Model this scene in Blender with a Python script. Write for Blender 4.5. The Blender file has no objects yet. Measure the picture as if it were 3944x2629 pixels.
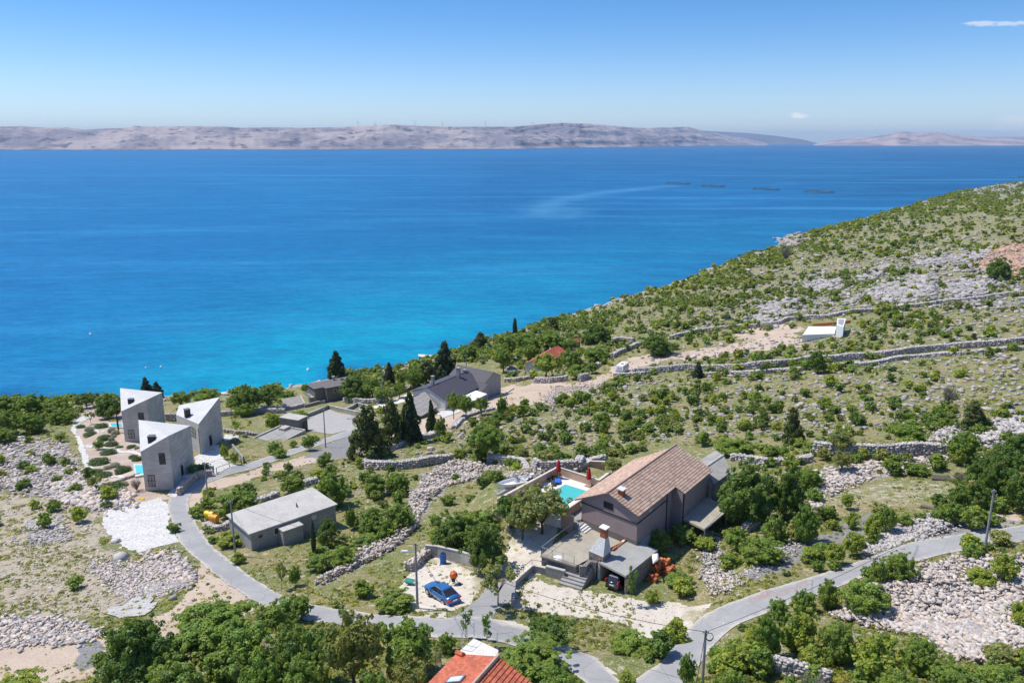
import bpy, math, random
import numpy as np
# ---------------------------------------------------------------- camera
FPX = 3944*28/36.0; CAMZ = 84.0; TILT = math.atan((1314.5-545)/FPX)
sc = bpy.context.scene
cam_d = bpy.data.cameras.new('camera'); cam = bpy.data.objects.new('camera', cam_d)
sc.collection.objects.link(cam); cam.location = (0, 0, CAMZ)
cam.rotation_euler = (math.pi/2-TILT, 0, 0)
cam_d.lens = 28; cam_d.sensor_width = 36; cam_d.clip_start = 0.5; cam_d.clip_end = 90000
sc.camera = cam
# ---------------------------------------------------------------- sky, sun, exposure
SUN_EL = math.radians(61); SUN_AZ = math.radians(-72)      # azimuth from +Y towards +X
world = bpy.data.worlds.new('World'); sc.world = world; world.use_nodes = True
wt = world.node_tree; wt.nodes.clear()
wo = wt.nodes.new('ShaderNodeOutputWorld'); wb = wt.nodes.new('ShaderNodeBackground')
sky = wt.nodes.new('ShaderNodeTexSky'); sky.sky_type = 'NISHITA'; sky.sun_disc = False
sky.sun_elevation = SUN_EL; sky.sun_rotation = SUN_AZ
sky.altitude = 0; sky.air_density = 1.0; sky.dust_density = 0.25; sky.ozone_density = 2.2
wb.inputs['Strength'].default_value = 0.088
wt.links.new(wb.outputs[0], wo.inputs[0])
tcw = wt.nodes.new('ShaderNodeTexCoord'); sxw = wt.nodes.new('ShaderNodeSeparateXYZ'); wt.links.new(tcw.outputs['Generated'], sxw.inputs[0])
rmp = wt.nodes.new('ShaderNodeValToRGB'); cr = rmp.color_ramp; cr.interpolation = 'EASE'    # clearer, bluer air with height
cr.elements[0].position = 0.0; cr.elements[0].color = (1.04, 1.23, 1.62, 1); cr.elements[1].position = .17; cr.elements[1].color = (.45, .85, 1.33, 1)
e_ = cr.elements.new(.5); e_.color = (1.0, 1.2, 1.6, 1)
mw = wt.nodes.new('ShaderNodeMix'); mw.data_type = 'RGBA'; mw.blend_type = 'MULTIPLY'; mw.inputs[0].default_value = 1; mw.clamp_result = False
wt.links.new(sxw.outputs[2], rmp.inputs[0]); wt.links.new(sky.outputs[0], mw.inputs[6]); wt.links.new(rmp.outputs[0], mw.inputs[7])
last = mw.outputs[2]                                        # a few thin clouds low in the clear sky
def wmath(op, a, b=None):
    nd = wt.nodes.new('ShaderNodeMath'); nd.operation = op
    for i, x in enumerate((a, b)):
        if x is None: continue
        if isinstance(x, (int, float)): nd.inputs[i].default_value = x
        else: wt.links.new(x, nd.inputs[i])
    return nd.outputs[0]
azw = wmath('DIVIDE', sxw.outputs[0], wmath('MAXIMUM', sxw.outputs[1], .01))
elw = wmath('DIVIDE', sxw.outputs[2], wmath('MAXIMUM', sxw.outputs[1], .01))
nzw = wt.nodes.new('ShaderNodeTexNoise'); nzw.inputs['Scale'].default_value = 1; nzw.inputs['Detail'].default_value = 7; nzw.inputs['Roughness'].default_value = .62
mpw = wt.nodes.new('ShaderNodeMapping'); mpw.inputs['Scale'].default_value = (38, 38, 130); wt.links.new(tcw.outputs['Generated'], mpw.inputs[0]); wt.links.new(mpw.outputs[0], nzw.inputs['Vector'])
for u_, v_, ru, rv, am in ((1835, 266, 30, 9, .95), (2300, 55, 95, 7, .5), (2370, 288, 110, 34, .30)):
    a_ = (u_-1176)/1829.; b_ = (v_-784)/1829.; den = math.cos(TILT)-b_*math.sin(TILT); ax = a_/den; ez = (-math.sin(TILT)-b_*math.cos(TILT))/den
    q = wmath('ADD', wmath('POWER', wmath('ABSOLUTE', wmath('DIVIDE', wmath('SUBTRACT', azw, ax), ru/1829.)), 2.0), wmath('POWER', wmath('ABSOLUTE', wmath('DIVIDE', wmath('SUBTRACT', elw, ez), rv/1829.)), 2.0))
    f = wmath('ADD', wmath('SUBTRACT', 1.0, q), wmath('MULTIPLY', wmath('SUBTRACT', nzw.outputs['Fac'], .5), 3.4))
    mr = wt.nodes.new('ShaderNodeMapRange'); mr.interpolation_type = 'SMOOTHSTEP'; wt.links.new(f, mr.inputs[0]); mr.inputs[1].default_value = .15; mr.inputs[2].default_value = .9; mr.inputs[4].default_value = am
    cm = wt.nodes.new('ShaderNodeMix'); cm.data_type = 'RGBA'; wt.links.new(mr.outputs[0], cm.inputs[0]); wt.links.new(last, cm.inputs[6]); cm.inputs[7].default_value = (9.2, 9.4, 9.8, 1); last = cm.outputs[2]
wt.links.new(last, wb.inputs[0])
sd_ = bpy.data.lights.new('sun', 'SUN'); sun = bpy.data.objects.new('sun', sd_)
sc.collection.objects.link(sun); sd_.energy = 4.2; sd_.angle = math.radians(0.5); sd_.color = (1, 0.95, 0.87)
from mathutils import Vector
sdir = Vector((math.sin(SUN_AZ)*math.cos(SUN_EL), math.cos(SUN_AZ)*math.cos(SUN_EL), math.sin(SUN_EL)))
sun.rotation_euler = sdir.to_track_quat('Z', 'Y').to_euler(); sun.location = (0, 0, 200)
sc.view_settings.view_transform = 'Standard'; sc.view_settings.look = 'None'
sc.view_settings.exposure = 0.26; sc.view_settings.gamma = 1.0
sc.render.engine = 'CYCLES'
random.seed(7); rng = np.random.default_rng(11)
HAZE = 3.0e-5
# ---------------------------------------------------------------- view geometry and terrain
ct_, st_ = math.cos(TILT), math.sin(TILT)
K = 3944/2352.0                                            # survey pixels of the overview -> photo pixels
def ray(u, v):
    a = (u-1972)/FPX; b = (v-1314.5)/FPX
    return np.array([a, ct_-b*st_, -st_-b*ct_])
def P(u, v, z):
    d = ray(u, v); t = (z-CAMZ)/d[2]
    return np.array([d[0]*t, d[1]*t, z])
def project(X, Y, Z):
    dz = Z-CAMZ; dep = Y*ct_-dz*st_; up = Y*st_+dz*ct_
    dep = np.maximum(dep, 1e-3)
    return 1972+FPX*X/dep, 1314.5-FPX*up/dep
def zat(v, Y):                                             # height seen at row v at ground distance Y
    d = ray(1972, v); return CAMZ+Y*d[2]/d[1]
cpx = [(-500,960),(0,925),(200,918),(400,912),(500,905),(640,895),(720,880),(800,864),(900,850),(960,835),(1050,806),(1150,775),(1300,725),(1420,690),(1520,662),(1620,620),(1700,592),(1795,566),(1790,552),(1812,543),(1850,536),(1990,503),(2100,470),(2200,440),(2352,418)]
coast = np.array([P(u*K, v*K, 0)[:2] for u, v in cpx])
coast = np.vstack([[-900, 150], coast, [coast[-1]+(coast[-1]-coast[-3])*3]])
def sdist(X, Y, poly=None, signed=True):
    poly = coast if poly is None else np.asarray(poly, float)
    X = np.asarray(X, float); Y = np.asarray(Y, float)
    best = np.full(X.shape, 1e18); sg = np.ones(X.shape)
    for a, b in zip(poly[:-1], poly[1:]):
        e = b-a; t = np.clip(((X-a[0])*e[0]+(Y-a[1])*e[1])/(e@e), 0, 1)
        dx = X-a[0]-t*e[0]; dy = Y-a[1]-t*e[1]; d = dx*dx+dy*dy
        m = d < best
        s = -np.sign(e[0]*(Y-a[1])-e[1]*(X-a[0]))
        best = np.where(m, d, best); sg = np.where(m, s, sg)
    d = np.sqrt(best)
    return d*sg if signed else d
def h2(ix, iy, s):
    v = np.sin(ix*127.1+iy*311.7+s*74.7)*43758.5453
    return v-np.floor(v)
def vn(x, y, s=0):
    ix = np.floor(x); iy = np.floor(y); fx = x-ix; fy = y-iy
    fx = fx*fx*(3-2*fx); fy = fy*fy*(3-2*fy)
    return ((h2(ix,iy,s)*(1-fx)+h2(ix+1,iy,s)*fx)*(1-fy)+(h2(ix,iy+1,s)*(1-fx)+h2(ix+1,iy+1,s)*fx)*fy)
def fbm(x, y, s=0, o=4):
    a = 0.; w = .5; t = 0.
    for i in range(o):
        a = a+w*vn(x, y, s+i*3.1); t += w; w *= .5; x = x*2.03+7.1; y = y*2.03+3.7
    return a/t
PADS = []                                                  # levelled yards: x, y, z, inner and outer radius
def T(X, Y):
    X = np.asarray(X, float); Y = np.asarray(Y, float)
    d = sdist(X, Y)
    dn = d+(fbm(X/14, Y/14, 5, 3)-.5)*5*np.clip((Y-150)/100, .3, 3)
    zl = 1.4*(1-np.exp(-np.maximum(dn, 0)/3))+.17*np.maximum(d, 0)
    far = np.clip((np.hypot(X, Y)-170)/150, 0, 1)
    und = (fbm(X/34, Y/34, 1, 3)-.5)*(1.2+4.5*far)*np.clip(d/30, 0, 1)
    z = np.where(dn > 0, zl+und, .25*dn)
    for px_, py_, pz_, r0_, r1_ in PADS:
        w = np.clip((r1_-np.hypot(X-px_, Y-py_))/(r1_-r0_), 0, 1); w = w*w*(3-2*w)
        z = z*(1-w)+pz_*w
    return np.maximum(z, -12)
def Tz(x, y): return float(T(x, y))
def G(u, v, dz=0.0):
    d = ray(u, v)
    t = 25*1.012**np.arange(450)
    X = d[0]*t; Y = d[1]*t; Z = CAMZ+d[2]*t
    below = Z < T(X, Y)+dz
    i = int(np.argmax(below)) if below.any() else len(t)-1
    lo, hi = t[max(i-1, 0)], t[i]
    for _ in range(14):
        m = (lo+hi)/2
        if CAMZ+d[2]*m < Tz(d[0]*m, d[1]*m)+dz: hi = m
        else: lo = m
    p = d*hi; return np.array([p[0], p[1], CAMZ+p[2]])
def GD(u, v, dz=0.0): return G(u*K, v*K, dz)
def pxm(p): return FPX/(p[1]*ct_+(CAMZ-p[2])*st_)
def inpoly(U, V, poly):
    c = np.zeros(U.shape, bool); n = len(poly); j = n-1
    for i in range(n):
        xi, yi = poly[i]; xj, yj = poly[j]
        if yi != yj:
            c ^= ((yi > V) != (yj > V)) & (U < (xj-xi)*(V-yi)/(yj-yi)+xi)
        j = i
    return c
# ---------------------------------------------------------------- levels of the yards (world heights)
def A_(x, y): return (1880+x/4, 1760+y/4)                  # close-up survey sheets -> photo pixels
def B_(x, y): return (2250+x/4, 1680+y/4)
def C_(x, y): return (2020+x/4, 1990+y/4)
def D_(x, y): return (200+x/2.613, 1400+y/2.613)
def E_(x, y): return (1350+x/4, 1330+y/4)
def F_(x, y): return (1000+x/4, 1380+y/4)
def G_(x, y): return (1900+x/4, 1250+y/4)
def H_(x, y): return (780+x/4, 1800+y/4)
def J_(x, y): return (1560+x/4, 2370+y/4)
def L_(x, y): return (1500+x/2.309, 1950+y/2.309)
def R_(x, y): return (2700+x/1.524, 1600+y/1.524)
ZT = 37.72; ZF = 38.27; ZY = 35.8
_dk = P(*A_(1150, 430), ZF)
PADS += [(9, 79, ZY, 9, 18), (16, 92, ZY-.3, 8, 16), (_dk[0], _dk[1], ZF-.9, 9, 17),
         (-62, 135, 24.4, 8, 15), (-90, 183, 15.8, 8, 16), (-70, 164, 19.8, 9, 16)]
# pixel -> ground lookup over the land
GU = np.arange(-160, 2520, 8.0)*K; GV = np.arange(405, 1640, 8.0)*K
UU, VV = np.meshgrid(GU, GV)
def marchv(U, V):
    a = (U-1972)/FPX; b = (V-1314.5)/FPX
    dy = ct_-b*st_; dz = -st_-b*ct_
    t = np.full(U.shape, 25.0); done = np.zeros(U.shape, bool); prev = t.copy()
    for i in range(330):
        X = a*t; Y = dy*t; Z = CAMZ+dz*t
        gap = Z-TL(X, Y)
        hit = gap < 0.0
        done |= hit
        step = np.maximum(gap*.55, .25+t*.0006)
        t = np.where(done, t, t+step); t = np.minimum(t, 4000)
        if done.all(): break
    return a*t, dy*t
# fast height lookup: log-polar table of T
PA = np.radians(np.linspace(-80, 80, 1100)); PR = 20*np.exp(np.linspace(0, math.log(4200/20), 1100))
_A, _R = np.meshgrid(PA, PR, indexing='ij')
TT = T(_R*np.sin(_A), _R*np.cos(_A))
def TL(X, Y):
    a = np.arctan2(X, Y); r = np.maximum(np.hypot(X, Y), 20.01)
    i = np.clip((a-PA[0])/(PA[1]-PA[0]), 0, 1098.999); j = np.clip(np.log(r/20)/math.log(4200/20)*1099, 0, 1098.999)
    i0 = i.astype(int); j0 = j.astype(int); fi = i-i0; fj = j-j0
    return (TT[i0,j0]*(1-fi)+TT[i0+1,j0]*fi)*(1-fj)+(TT[i0,j0+1]*(1-fi)+TT[i0+1,j0+1]*fi)*fj
GX, GY = marchv(UU, VV)
def GL(U, V):                                              # vectorised pixel -> ground point (approximate)
    i = np.clip((np.asarray(V)-GV[0])/(8*K), 0, len(GV)-1.001); j = np.clip((np.asarray(U)-GU[0])/(8*K), 0, len(GU)-1.001)
    i0 = i.astype(int); j0 = j.astype(int); fi = i-i0; fj = j-j0
    X = (GX[i0,j0]*(1-fi)+GX[i0+1,j0]*fi)*(1-fj)+(GX[i0,j0+1]*(1-fi)+GX[i0+1,j0+1]*fi)*fj
    Y = (GY[i0,j0]*(1-fi)+GY[i0+1,j0]*fi)*(1-fj)+(GY[i0,j0+1]*(1-fi)+GY[i0+1,j0+1]*fi)*fj
    return X, Y, TL(X, Y)
# ---------------------------------------------------------------- materials
def lin(c): return tuple(((x/255)/12.92 if x/255 <= .04045 else ((x/255+.055)/1.055)**2.4) for x in c)
class NT:
    def __init__(s, name):
        s.m = bpy.data.materials.new(name); s.m.use_nodes = True; s.t = s.m.node_tree; s.t.nodes.clear()
        s.out = s.n('ShaderNodeOutputMaterial')
    def n(s, typ, **kw):
        nd = s.t.nodes.new(typ)
        for k, v in kw.items(): setattr(nd, k, v)
        return nd
    def l(s, a, b): s.t.links.new(a, b)
    def co(s):
        if not hasattr(s, '_co'): s._co = s.n('ShaderNodeTexCoord').outputs['Object']
        return s._co
    def noise(s, scale, detail=4, rough=.55, vec=None, dist=0):
        nd = s.n('ShaderNodeTexNoise'); nd.inputs['Scale'].default_value = scale; nd.inputs['Detail'].default_value = detail
        nd.inputs['Roughness'].default_value = rough; nd.inputs['Distortion'].default_value = dist
        s.l(vec or s.co(), nd.inputs['Vector']); return nd.outputs['Fac']
    def vor(s, scale, out='Distance', feat='F1', vec=None, rnd=1):
        nd = s.n('ShaderNodeTexVoronoi'); nd.feature = feat; nd.inputs['Scale'].default_value = scale
        nd.inputs['Randomness'].default_value = rnd
        s.l(vec or s.co(), nd.inputs['Vector']); return nd.outputs[out]
    def step(s, x, lo, hi):
        nd = s.n('ShaderNodeMapRange'); nd.interpolation_type = 'SMOOTHSTEP'
        s.l(x, nd.inputs[0]); nd.inputs[1].default_value = lo; nd.inputs[2].default_value = hi; return nd.outputs[0]
    def math(s, op, a, b):
        nd = s.n('ShaderNodeMath', operation=op)
        for i, x in enumerate((a, b)):
            if isinstance(x, (int, float)): nd.inputs[i].default_value = x
            else: s.l(x, nd.inputs[i])
        return nd.outputs[0]
    def mix(s, f, a, b, mode='MIX'):
        nd = s.n('ShaderNodeMix', data_type='RGBA', blend_type=mode)
        for i, x in ((0, f), (6, a), (7, b)):
            if isinstance(x, (int, float)): nd.inputs[i].default_value = x
            elif isinstance(x, tuple): nd.inputs[i].default_value = (*x[:3], 1)
            else: s.l(x, nd.inputs[i])
        return nd.outputs[2]
    def attr(s, name):
        nd = s.n('ShaderNodeAttribute'); nd.attribute_name = name; return nd
    def pr(s, col, rough=.85, bump=None, bs=.3, bd=.05, metal=0, spec=.35):
        p = s.n('ShaderNodeBsdfPrincipled')
        if isinstance(col, tuple): p.inputs['Base Color'].default_value = (*col[:3], 1)
        else: s.l(col, p.inputs['Base Color'])
        if isinstance(rough, (int, float)): p.inputs['Roughness'].default_value = rough
        else: s.l(rough, p.inputs['Roughness'])
        p.inputs['Metallic'].default_value = metal; p.inputs['Specular IOR Level'].default_value = spec
        if bump is not None:
            b = s.n('ShaderNodeBump'); b.inputs['Strength'].default_value = bs; b.inputs['Distance'].default_value = bd
            s.l(bump, b.inputs['Height']); s.l(b.outputs[0], p.inputs['Normal'])
        s.l(p.outputs[0], s.out.inputs['Surface']); s.p = p; return p
def mk(name, c1, c2=None, scale=1.5, rough=.85, bump=0, bscale=12, metal=0, spec=.35, tint=False, lo=.3, hi=.7):
    t = NT(name)
    if c2 is None: c2 = tuple(x*.82 for x in c1)
    f = t.step(t.noise(scale, 6, .65), lo, hi); col = t.mix(f, c1, c2)
    if tint: col = t.mix(1.0, col, t.attr('tint').outputs['Color'], 'MULTIPLY')
    t.pr(col, rough, t.noise(bscale, 5) if bump else None, bump, .05, metal, spec)
    return t.m
M = {}
def weathered(name, c1, c2, c3, rough=.9):                 # concrete, render: broad stains + fine grain
    t = NT(name)
    a = t.mix(t.step(t.noise(.6, 6, .7), .35, .65), c1, c2)
    a = t.mix(t.step(t.noise(3.1, 6, .7), .5, .72), a, c3)
    a = t.mix(t.math('MULTIPLY', t.step(t.noise(26, 3), .35, .7), .25), a, tuple(x*.6 for x in c1))
    t.pr(a, rough, t.noise(9, 6), .25, .04); return t.m
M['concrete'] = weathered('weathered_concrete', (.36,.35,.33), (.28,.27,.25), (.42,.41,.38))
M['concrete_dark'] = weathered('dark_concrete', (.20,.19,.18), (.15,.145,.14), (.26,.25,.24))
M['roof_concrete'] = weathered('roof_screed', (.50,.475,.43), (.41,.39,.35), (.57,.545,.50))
M['carport_screed'] = weathered('carport_screed', (.36,.355,.33), (.30,.295,.275), (.42,.415,.39))
M['terrace'] = weathered('terrace_screed', (.42,.375,.29), (.33,.30,.24), (.50,.45,.36))
M['purple'] = weathered('mauve_render', (.34,.265,.255), (.305,.235,.225), (.37,.295,.28))
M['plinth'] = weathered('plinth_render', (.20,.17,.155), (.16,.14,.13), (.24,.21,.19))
M['peach'] = weathered('peach_render', (.55,.385,.27), (.50,.34,.235), (.58,.42,.30))
M['whitewall'] = weathered('white_render', (.66,.65,.62), (.55,.54,.51), (.72,.71,.68))
M['asbestos'] = weathered('fibre_cement', (.36,.34,.31), (.28,.265,.245), (.44,.42,.385))
M['white'] = mk('white_paint', (.80,.80,.78), (.72,.72,.70), rough=.5)
M['offwhite'] = mk('pale_coping', (.66,.60,.50), (.56,.51,.43))
M['black'] = mk('dark_metal', (.025,.024,.026), (.02,.02,.02), rough=.45)
M['steel'] = mk('galvanised_steel', (.52,.55,.58), (.42,.45,.48), rough=.4, metal=.3, spec=.5)
M['rail'] = mk('grey_rail', (.16,.17,.19), (.12,.13,.15), rough=.5, metal=.2)
M['pole'] = mk('pole_concrete', (.34,.335,.32), (.26,.255,.245), scale=1.2, bump=.2)
M['cable'] = mk('cable_rubber', (.03,.03,.035))
M['darkglass'] = mk('dark_glass', (.018,.02,.024), (.03,.034,.04), rough=.08, spec=.6)
M['brownframe'] = mk('brown_frame', (.035,.022,.018), (.05,.032,.026), rough=.5)
M['shutter'] = mk('brown_shutter', (.030,.016,.015), (.045,.025,.022), rough=.5, scale=8)
M['curtain'] = mk('pale_curtain', (.42,.40,.35), (.20,.19,.17), scale=3)
M['rubber'] = mk('tyre_rubber', (.02,.02,.021), rough=.8)
M['rim'] = mk('alloy', (.6,.6,.6), rough=.3, metal=.8)
M['bluepaint'] = mk('blue_car_paint', (.022,.125,.33), (.020,.118,.31), rough=.22, spec=.7)
M['blackpaint'] = mk('black_car_paint', (.008,.010,.02), (.007,.009,.018), rough=.14, spec=.8)
for k in ('bluepaint', 'blackpaint'):
    p = [n for n in M[k].node_tree.nodes if n.type == 'BSDF_PRINCIPLED'][0]; p.inputs['Coat Weight'].default_value = .7; p.inputs['Coat Roughness'].default_value = .05
M['redlens'] = mk('red_lens', (.5,.012,.012), rough=.2, spec=.6)
M['clearlens'] = mk('clear_lens', (.6,.62,.64), rough=.1, spec=.7)
M['plate'] = mk('number_plate', (.75,.76,.78), rough=.4)
M['red'] = mk('red_canvas', (.42,.012,.02), (.33,.010,.016), scale=4)
M['blue'] = mk('blue_plastic', (.02,.12,.42), (.018,.10,.36), rough=.5)
M['towel'] = mk('blue_towel', (.01,.16,.72), (.01,.13,.62))
M['orange'] = mk('orange_paint', (.62,.14,.04), (.5,.11,.03), rough=.5)
M['green'] = mk('green_paint', (.05,.26,.19), (.04,.2,.15), rough=.5)
M['yellow'] = mk('yellow_plastic', (.85,.60,.02), (.78,.54,.02), rough=.45)
M['orangeplastic'] = mk('orange_plastic', (.80,.36,.05), (.72,.31,.04), rough=.45)
M['lounger'] = mk('lounger_mesh', (.05,.05,.055), (.035,.035,.04))
M['brick'] = mk('red_brick', (.40,.13,.065), (.30,.09,.05), scale=7, bump=.4, bscale=25)
M['brickorange'] = mk('hollow_brick', (.56,.19,.07), (.42,.13,.05), scale=5, bump=.4, bscale=18, tint=True)
M['ridge'] = mk('ridge_mortar', (.52,.36,.27), (.42,.27,.19), scale=4)
M['bark'] = mk('bark', (.10,.08,.065), (.06,.048,.04), scale=6, bump=.5, bscale=14)
M['deadwood'] = mk('dead_twigs', (.24,.21,.18), (.17,.15,.13), scale=5)
M['wood'] = mk('weathered_boards', (.25,.21,.17), (.17,.14,.12), scale=5)
M['hull'] = mk('white_gelcoat', (.80,.80,.79), (.74,.74,.73), rough=.25, spec=.6)
M['hullgrey'] = mk('hull_lining', (.5,.5,.48), (.42,.42,.40), rough=.5)
M['palebrown'] = mk('stone_block', (.40,.27,.20), (.33,.22,.16))
M['float'] = mk('cage_float', (.09,.12,.13), (.07,.10,.11), rough=.5)
M['net'] = mk('cage_net', (.10,.20,.16), (.08,.16,.13))
M['tile'] = mk('roof_tile', (.40,.29,.22), (.335,.235,.18), scale=1.1, bump=.2, bscale=20, tint=True)
M['redtile'] = mk('red_roof_tile', (.50,.135,.065), (.43,.11,.055), scale=1.3, rough=.6, tint=True)
M['greyroof'] = mk('grey_sheet_roof', (.062,.055,.062), (.072,.064,.07), scale=.6, rough=.45, spec=.5)
M['slate'] = mk('grey_flat_roof', (.17,.155,.15), (.12,.11,.108), scale=1.3, bump=.3)
M['whiteblock'] = mk('white_block', (.72,.72,.70), (.64,.64,.62))
M['turbine'] = mk('turbine_white', (.7,.72,.74), rough=.5)
# board-marked concrete of the wedge houses
t = NT('board_marked_concrete'); sp = t.n('ShaderNodeSeparateXYZ'); t.l(t.co(), sp.inputs[0])
w = t.n('ShaderNodeTexNoise'); w.noise_dimensions = '3D'; mp = t.n('ShaderNodeMapping'); mp.inputs['Scale'].default_value = (.35,.35,5.5)
t.l(t.co(), mp.inputs[0]); w.inputs['Scale'].default_value = 1; w.inputs['Detail'].default_value = 5; t.l(mp.outputs[0], w.inputs['Vector'])
c = t.mix(t.step(w.outputs['Fac'], .35, .66), (.60,.565,.515), (.41,.385,.35))
c = t.mix(t.step(t.noise(.35, 5), .4, .65), c, (.42,.40,.365))
t.pr(c, .9, w.outputs['Fac'], .5, .05); M['board'] = t.m
M['wedgeroof'] = weathered('wedge_roof', (.60,.595,.565), (.52,.515,.49), (.64,.635,.605))
# corrugated dark sheet
# dry stone with tint per stone
t = NT('limestone'); c = t.mix(t.step(t.noise(2.2, 6, .7), .35, .7), (.50,.475,.45), (.37,.35,.33))
c = t.mix(1.0, c, t.attr('tint').outputs['Color'], 'MULTIPLY'); t.pr(c, .95, t.noise(7, 5), .5, .06); M['stone'] = t.m
# paving of broken white stone
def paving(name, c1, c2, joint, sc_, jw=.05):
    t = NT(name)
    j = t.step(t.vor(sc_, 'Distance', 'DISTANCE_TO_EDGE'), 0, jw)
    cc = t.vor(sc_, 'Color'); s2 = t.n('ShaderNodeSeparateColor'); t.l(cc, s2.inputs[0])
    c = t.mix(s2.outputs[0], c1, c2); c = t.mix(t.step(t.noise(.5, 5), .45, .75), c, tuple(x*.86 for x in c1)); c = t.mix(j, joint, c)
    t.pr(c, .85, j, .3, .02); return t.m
M['paving'] = paving('white_stone_paving', (.66,.64,.595), (.56,.54,.50), (.36,.335,.295), 1.5, .08)
M['paving2'] = paving('cream_stone_paving', (.74,.71,.63), (.62,.58,.50), (.66,.64,.58), 1.5, .05)
M['deck'] = paving('pool_deck_paving', (.74,.70,.64), (.66,.62,.56), (.56,.53,.48), 2.2, .03)
M['gravelyard'] = paving('court_gravel', (.45,.43,.39), (.37,.355,.32), (.27,.26,.235), 2.4, .10)
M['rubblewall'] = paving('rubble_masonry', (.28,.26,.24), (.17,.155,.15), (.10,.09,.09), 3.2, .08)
M['marble'] = paving('pale_stone_cladding', (.60,.60,.59), (.50,.50,.50), (.40,.40,.40), 4, .08)
# asphalt
t = NT('asphalt')
c = t.mix(t.step(t.noise(.22, 6, .7), .38, .64), (.285,.282,.278), (.35,.342,.33))
c = t.mix(t.step(t.noise(1.7, 5, .7), .55, .75), c, (.24,.237,.235))
c = t.mix(t.math('MULTIPLY', t.step(t.noise(14, 3), .3, .7), .35), c, (.36,.35,.33))
e = t.attr('edge').outputs['Fac']
c = t.mix(t.math('MULTIPLY', t.step(t.noise(.33, 6, .75), .62, .70), .55), c, (.46,.44,.40))
c = t.mix(t.math('MULTIPLY', t.math('SUBTRACT', 1.0, t.step(t.vor(.28, 'Distance', 'DISTANCE_TO_EDGE'), .0, .012)), .5), c, (.12,.12,.12))
dust = t.step(t.math('ADD', e, t.math('MULTIPLY', t.math('SUBTRACT', t.noise(.6, 7, .75), .5), 1.5)), .66, 1.05)
c = t.mix(dust, c, (.48,.44,.38))
t.pr(c, .9, t.noise(22, 3), .3, .02); M['asphalt'] = t.m
# pool water
t = NT('pool_water')
c = t.mix(t.noise(.8, 4), (.05,.42,.40), (.10,.52,.48)); t.pr(c, .06, t.noise(2.2, 3), .15, .05, spec=.5); M['pool'] = t.m
t = NT('bright_pool_water')
c = t.mix(t.noise(1.2, 4), (.06,.50,.62), (.12,.60,.70)); t.pr(c, .06, t.noise(2.2, 3), .15, .05, spec=.5); M['pool2'] = t.m
# ground
t = NT('ground_cover')
a1 = t.attr('cov'); s1 = t.n('ShaderNodeSeparateColor'); t.l(a1.outputs['Color'], s1.inputs[0])
a2 = t.attr('cov2'); s2 = t.n('ShaderNodeSeparateColor'); t.l(a2.outputs['Color'], s2.inputs[0])
n1 = t.noise(.16, 7, .68); n2 = t.noise(.9, 7, .72); n3 = t.noise(4.5, 5, .7); nb = t.noise(.035, 6, .6)
def ragged(x, n, amp=.9, lo=.42, hi=.58): return t.step(t.math('ADD', x, t.math('MULTIPLY', t.math('SUBTRACT', n, .5), amp)), lo, hi)
grass = t.mix(t.step(n2, .35, .65), (.125,.160,.038), (.20,.205,.070))
grass = t.mix(t.step(n1, .42, .62), grass, (.255,.215,.095))
grass = t.mix(t.step(t.noise(2.1, 6, .75), .56, .70), grass, (.075,.10,.024))
dry = t.mix(t.step(n2, .35, .65), (.44,.375,.28), (.34,.29,.205))
base = t.mix(ragged(s1.outputs[1], n2, 1.3), dry, grass)
# loose pale stones showing through
vd = t.vor(1.5, 'Distance'); vd2 = t.vor(4.2, 'Distance')
vcol = t.n('ShaderNodeSeparateColor'); t.l(t.vor(1.5, 'Color'), vcol.inputs[0])
st_gate = t.step(t.math('ADD', n2, t.math('MULTIPLY', s1.outputs[0], .5)), .58, .66)
stn = t.math('MULTIPLY', t.math('SUBTRACT', 1.0, t.step(vd, .25, .36)), st_gate)
stn2 = t.math('MULTIPLY', t.math('SUBTRACT', 1.0, t.step(vd2, .24, .36)), t.step(t.noise(.7, 6, .7), .43, .54))
stonec = t.mix(vcol.outputs[0], (.52,.49,.45), (.36,.34,.32))
base = t.mix(t.math('MULTIPLY', stn2, .75), base, (.50,.46,.40))
base = t.mix(stn, base, stonec)
rock = t.mix(t.step(n3, .3, .7), (.36,.35,.34), (.25,.24,.235))
rock = t.mix(t.step(n1, .4, .7), rock, (.47,.43,.39))
rock = t.mix(t.math('SUBTRACT', 1.0, t.step(t.vor(2.2, 'Distance', 'DISTANCE_TO_EDGE'), .0, .09)), rock, (.16,.145,.13))
base = t.mix(ragged(s1.outputs[0], n2, 1.2), base, rock)
dirt = t.mix(t.step(n1, .38, .66), (.52,.41,.31), (.43,.33,.245)); dirt = t.mix(t.step(n3, .45, .7), dirt, (.58,.49,.40))
dirt = t.mix(t.math('MULTIPLY', t.step(t.noise(1.6, 6, .75), .60, .68), .8), dirt, (.20,.19,.08))
base = t.mix(ragged(s1.outputs[2], n2, .8), base, dirt)
chalk = t.mix(t.step(n2, .35, .7), (.66,.60,.51), (.53,.465,.38)); chalk = t.mix(t.step(t.noise(2.3, 6, .8), .61, .66), chalk, (.21,.20,.08))
chalk = t.mix(t.math('MULTIPLY', t.step(n1, .55, .68), .75), chalk, (.30,.27,.13))
base = t.mix(ragged(s2.outputs[0], n2, .7), base, chalk)
garden = t.mix(t.step(n3, .3, .7), (.47,.37,.30), (.38,.295,.235)); garden = t.mix(t.step(n1, .4, .7), garden, (.52,.43,.36))
base = t.mix(ragged(s2.outputs[1], n2, .25), base, garden)
gray = t.mix(t.step(n3, .3, .7), (.27,.265,.26), (.20,.195,.19)); gray = t.mix(t.step(n2, .5, .75), gray, (.34,.32,.29))
base = t.mix(ragged(s2.outputs[2], n2, .7), base, gray)
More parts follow.
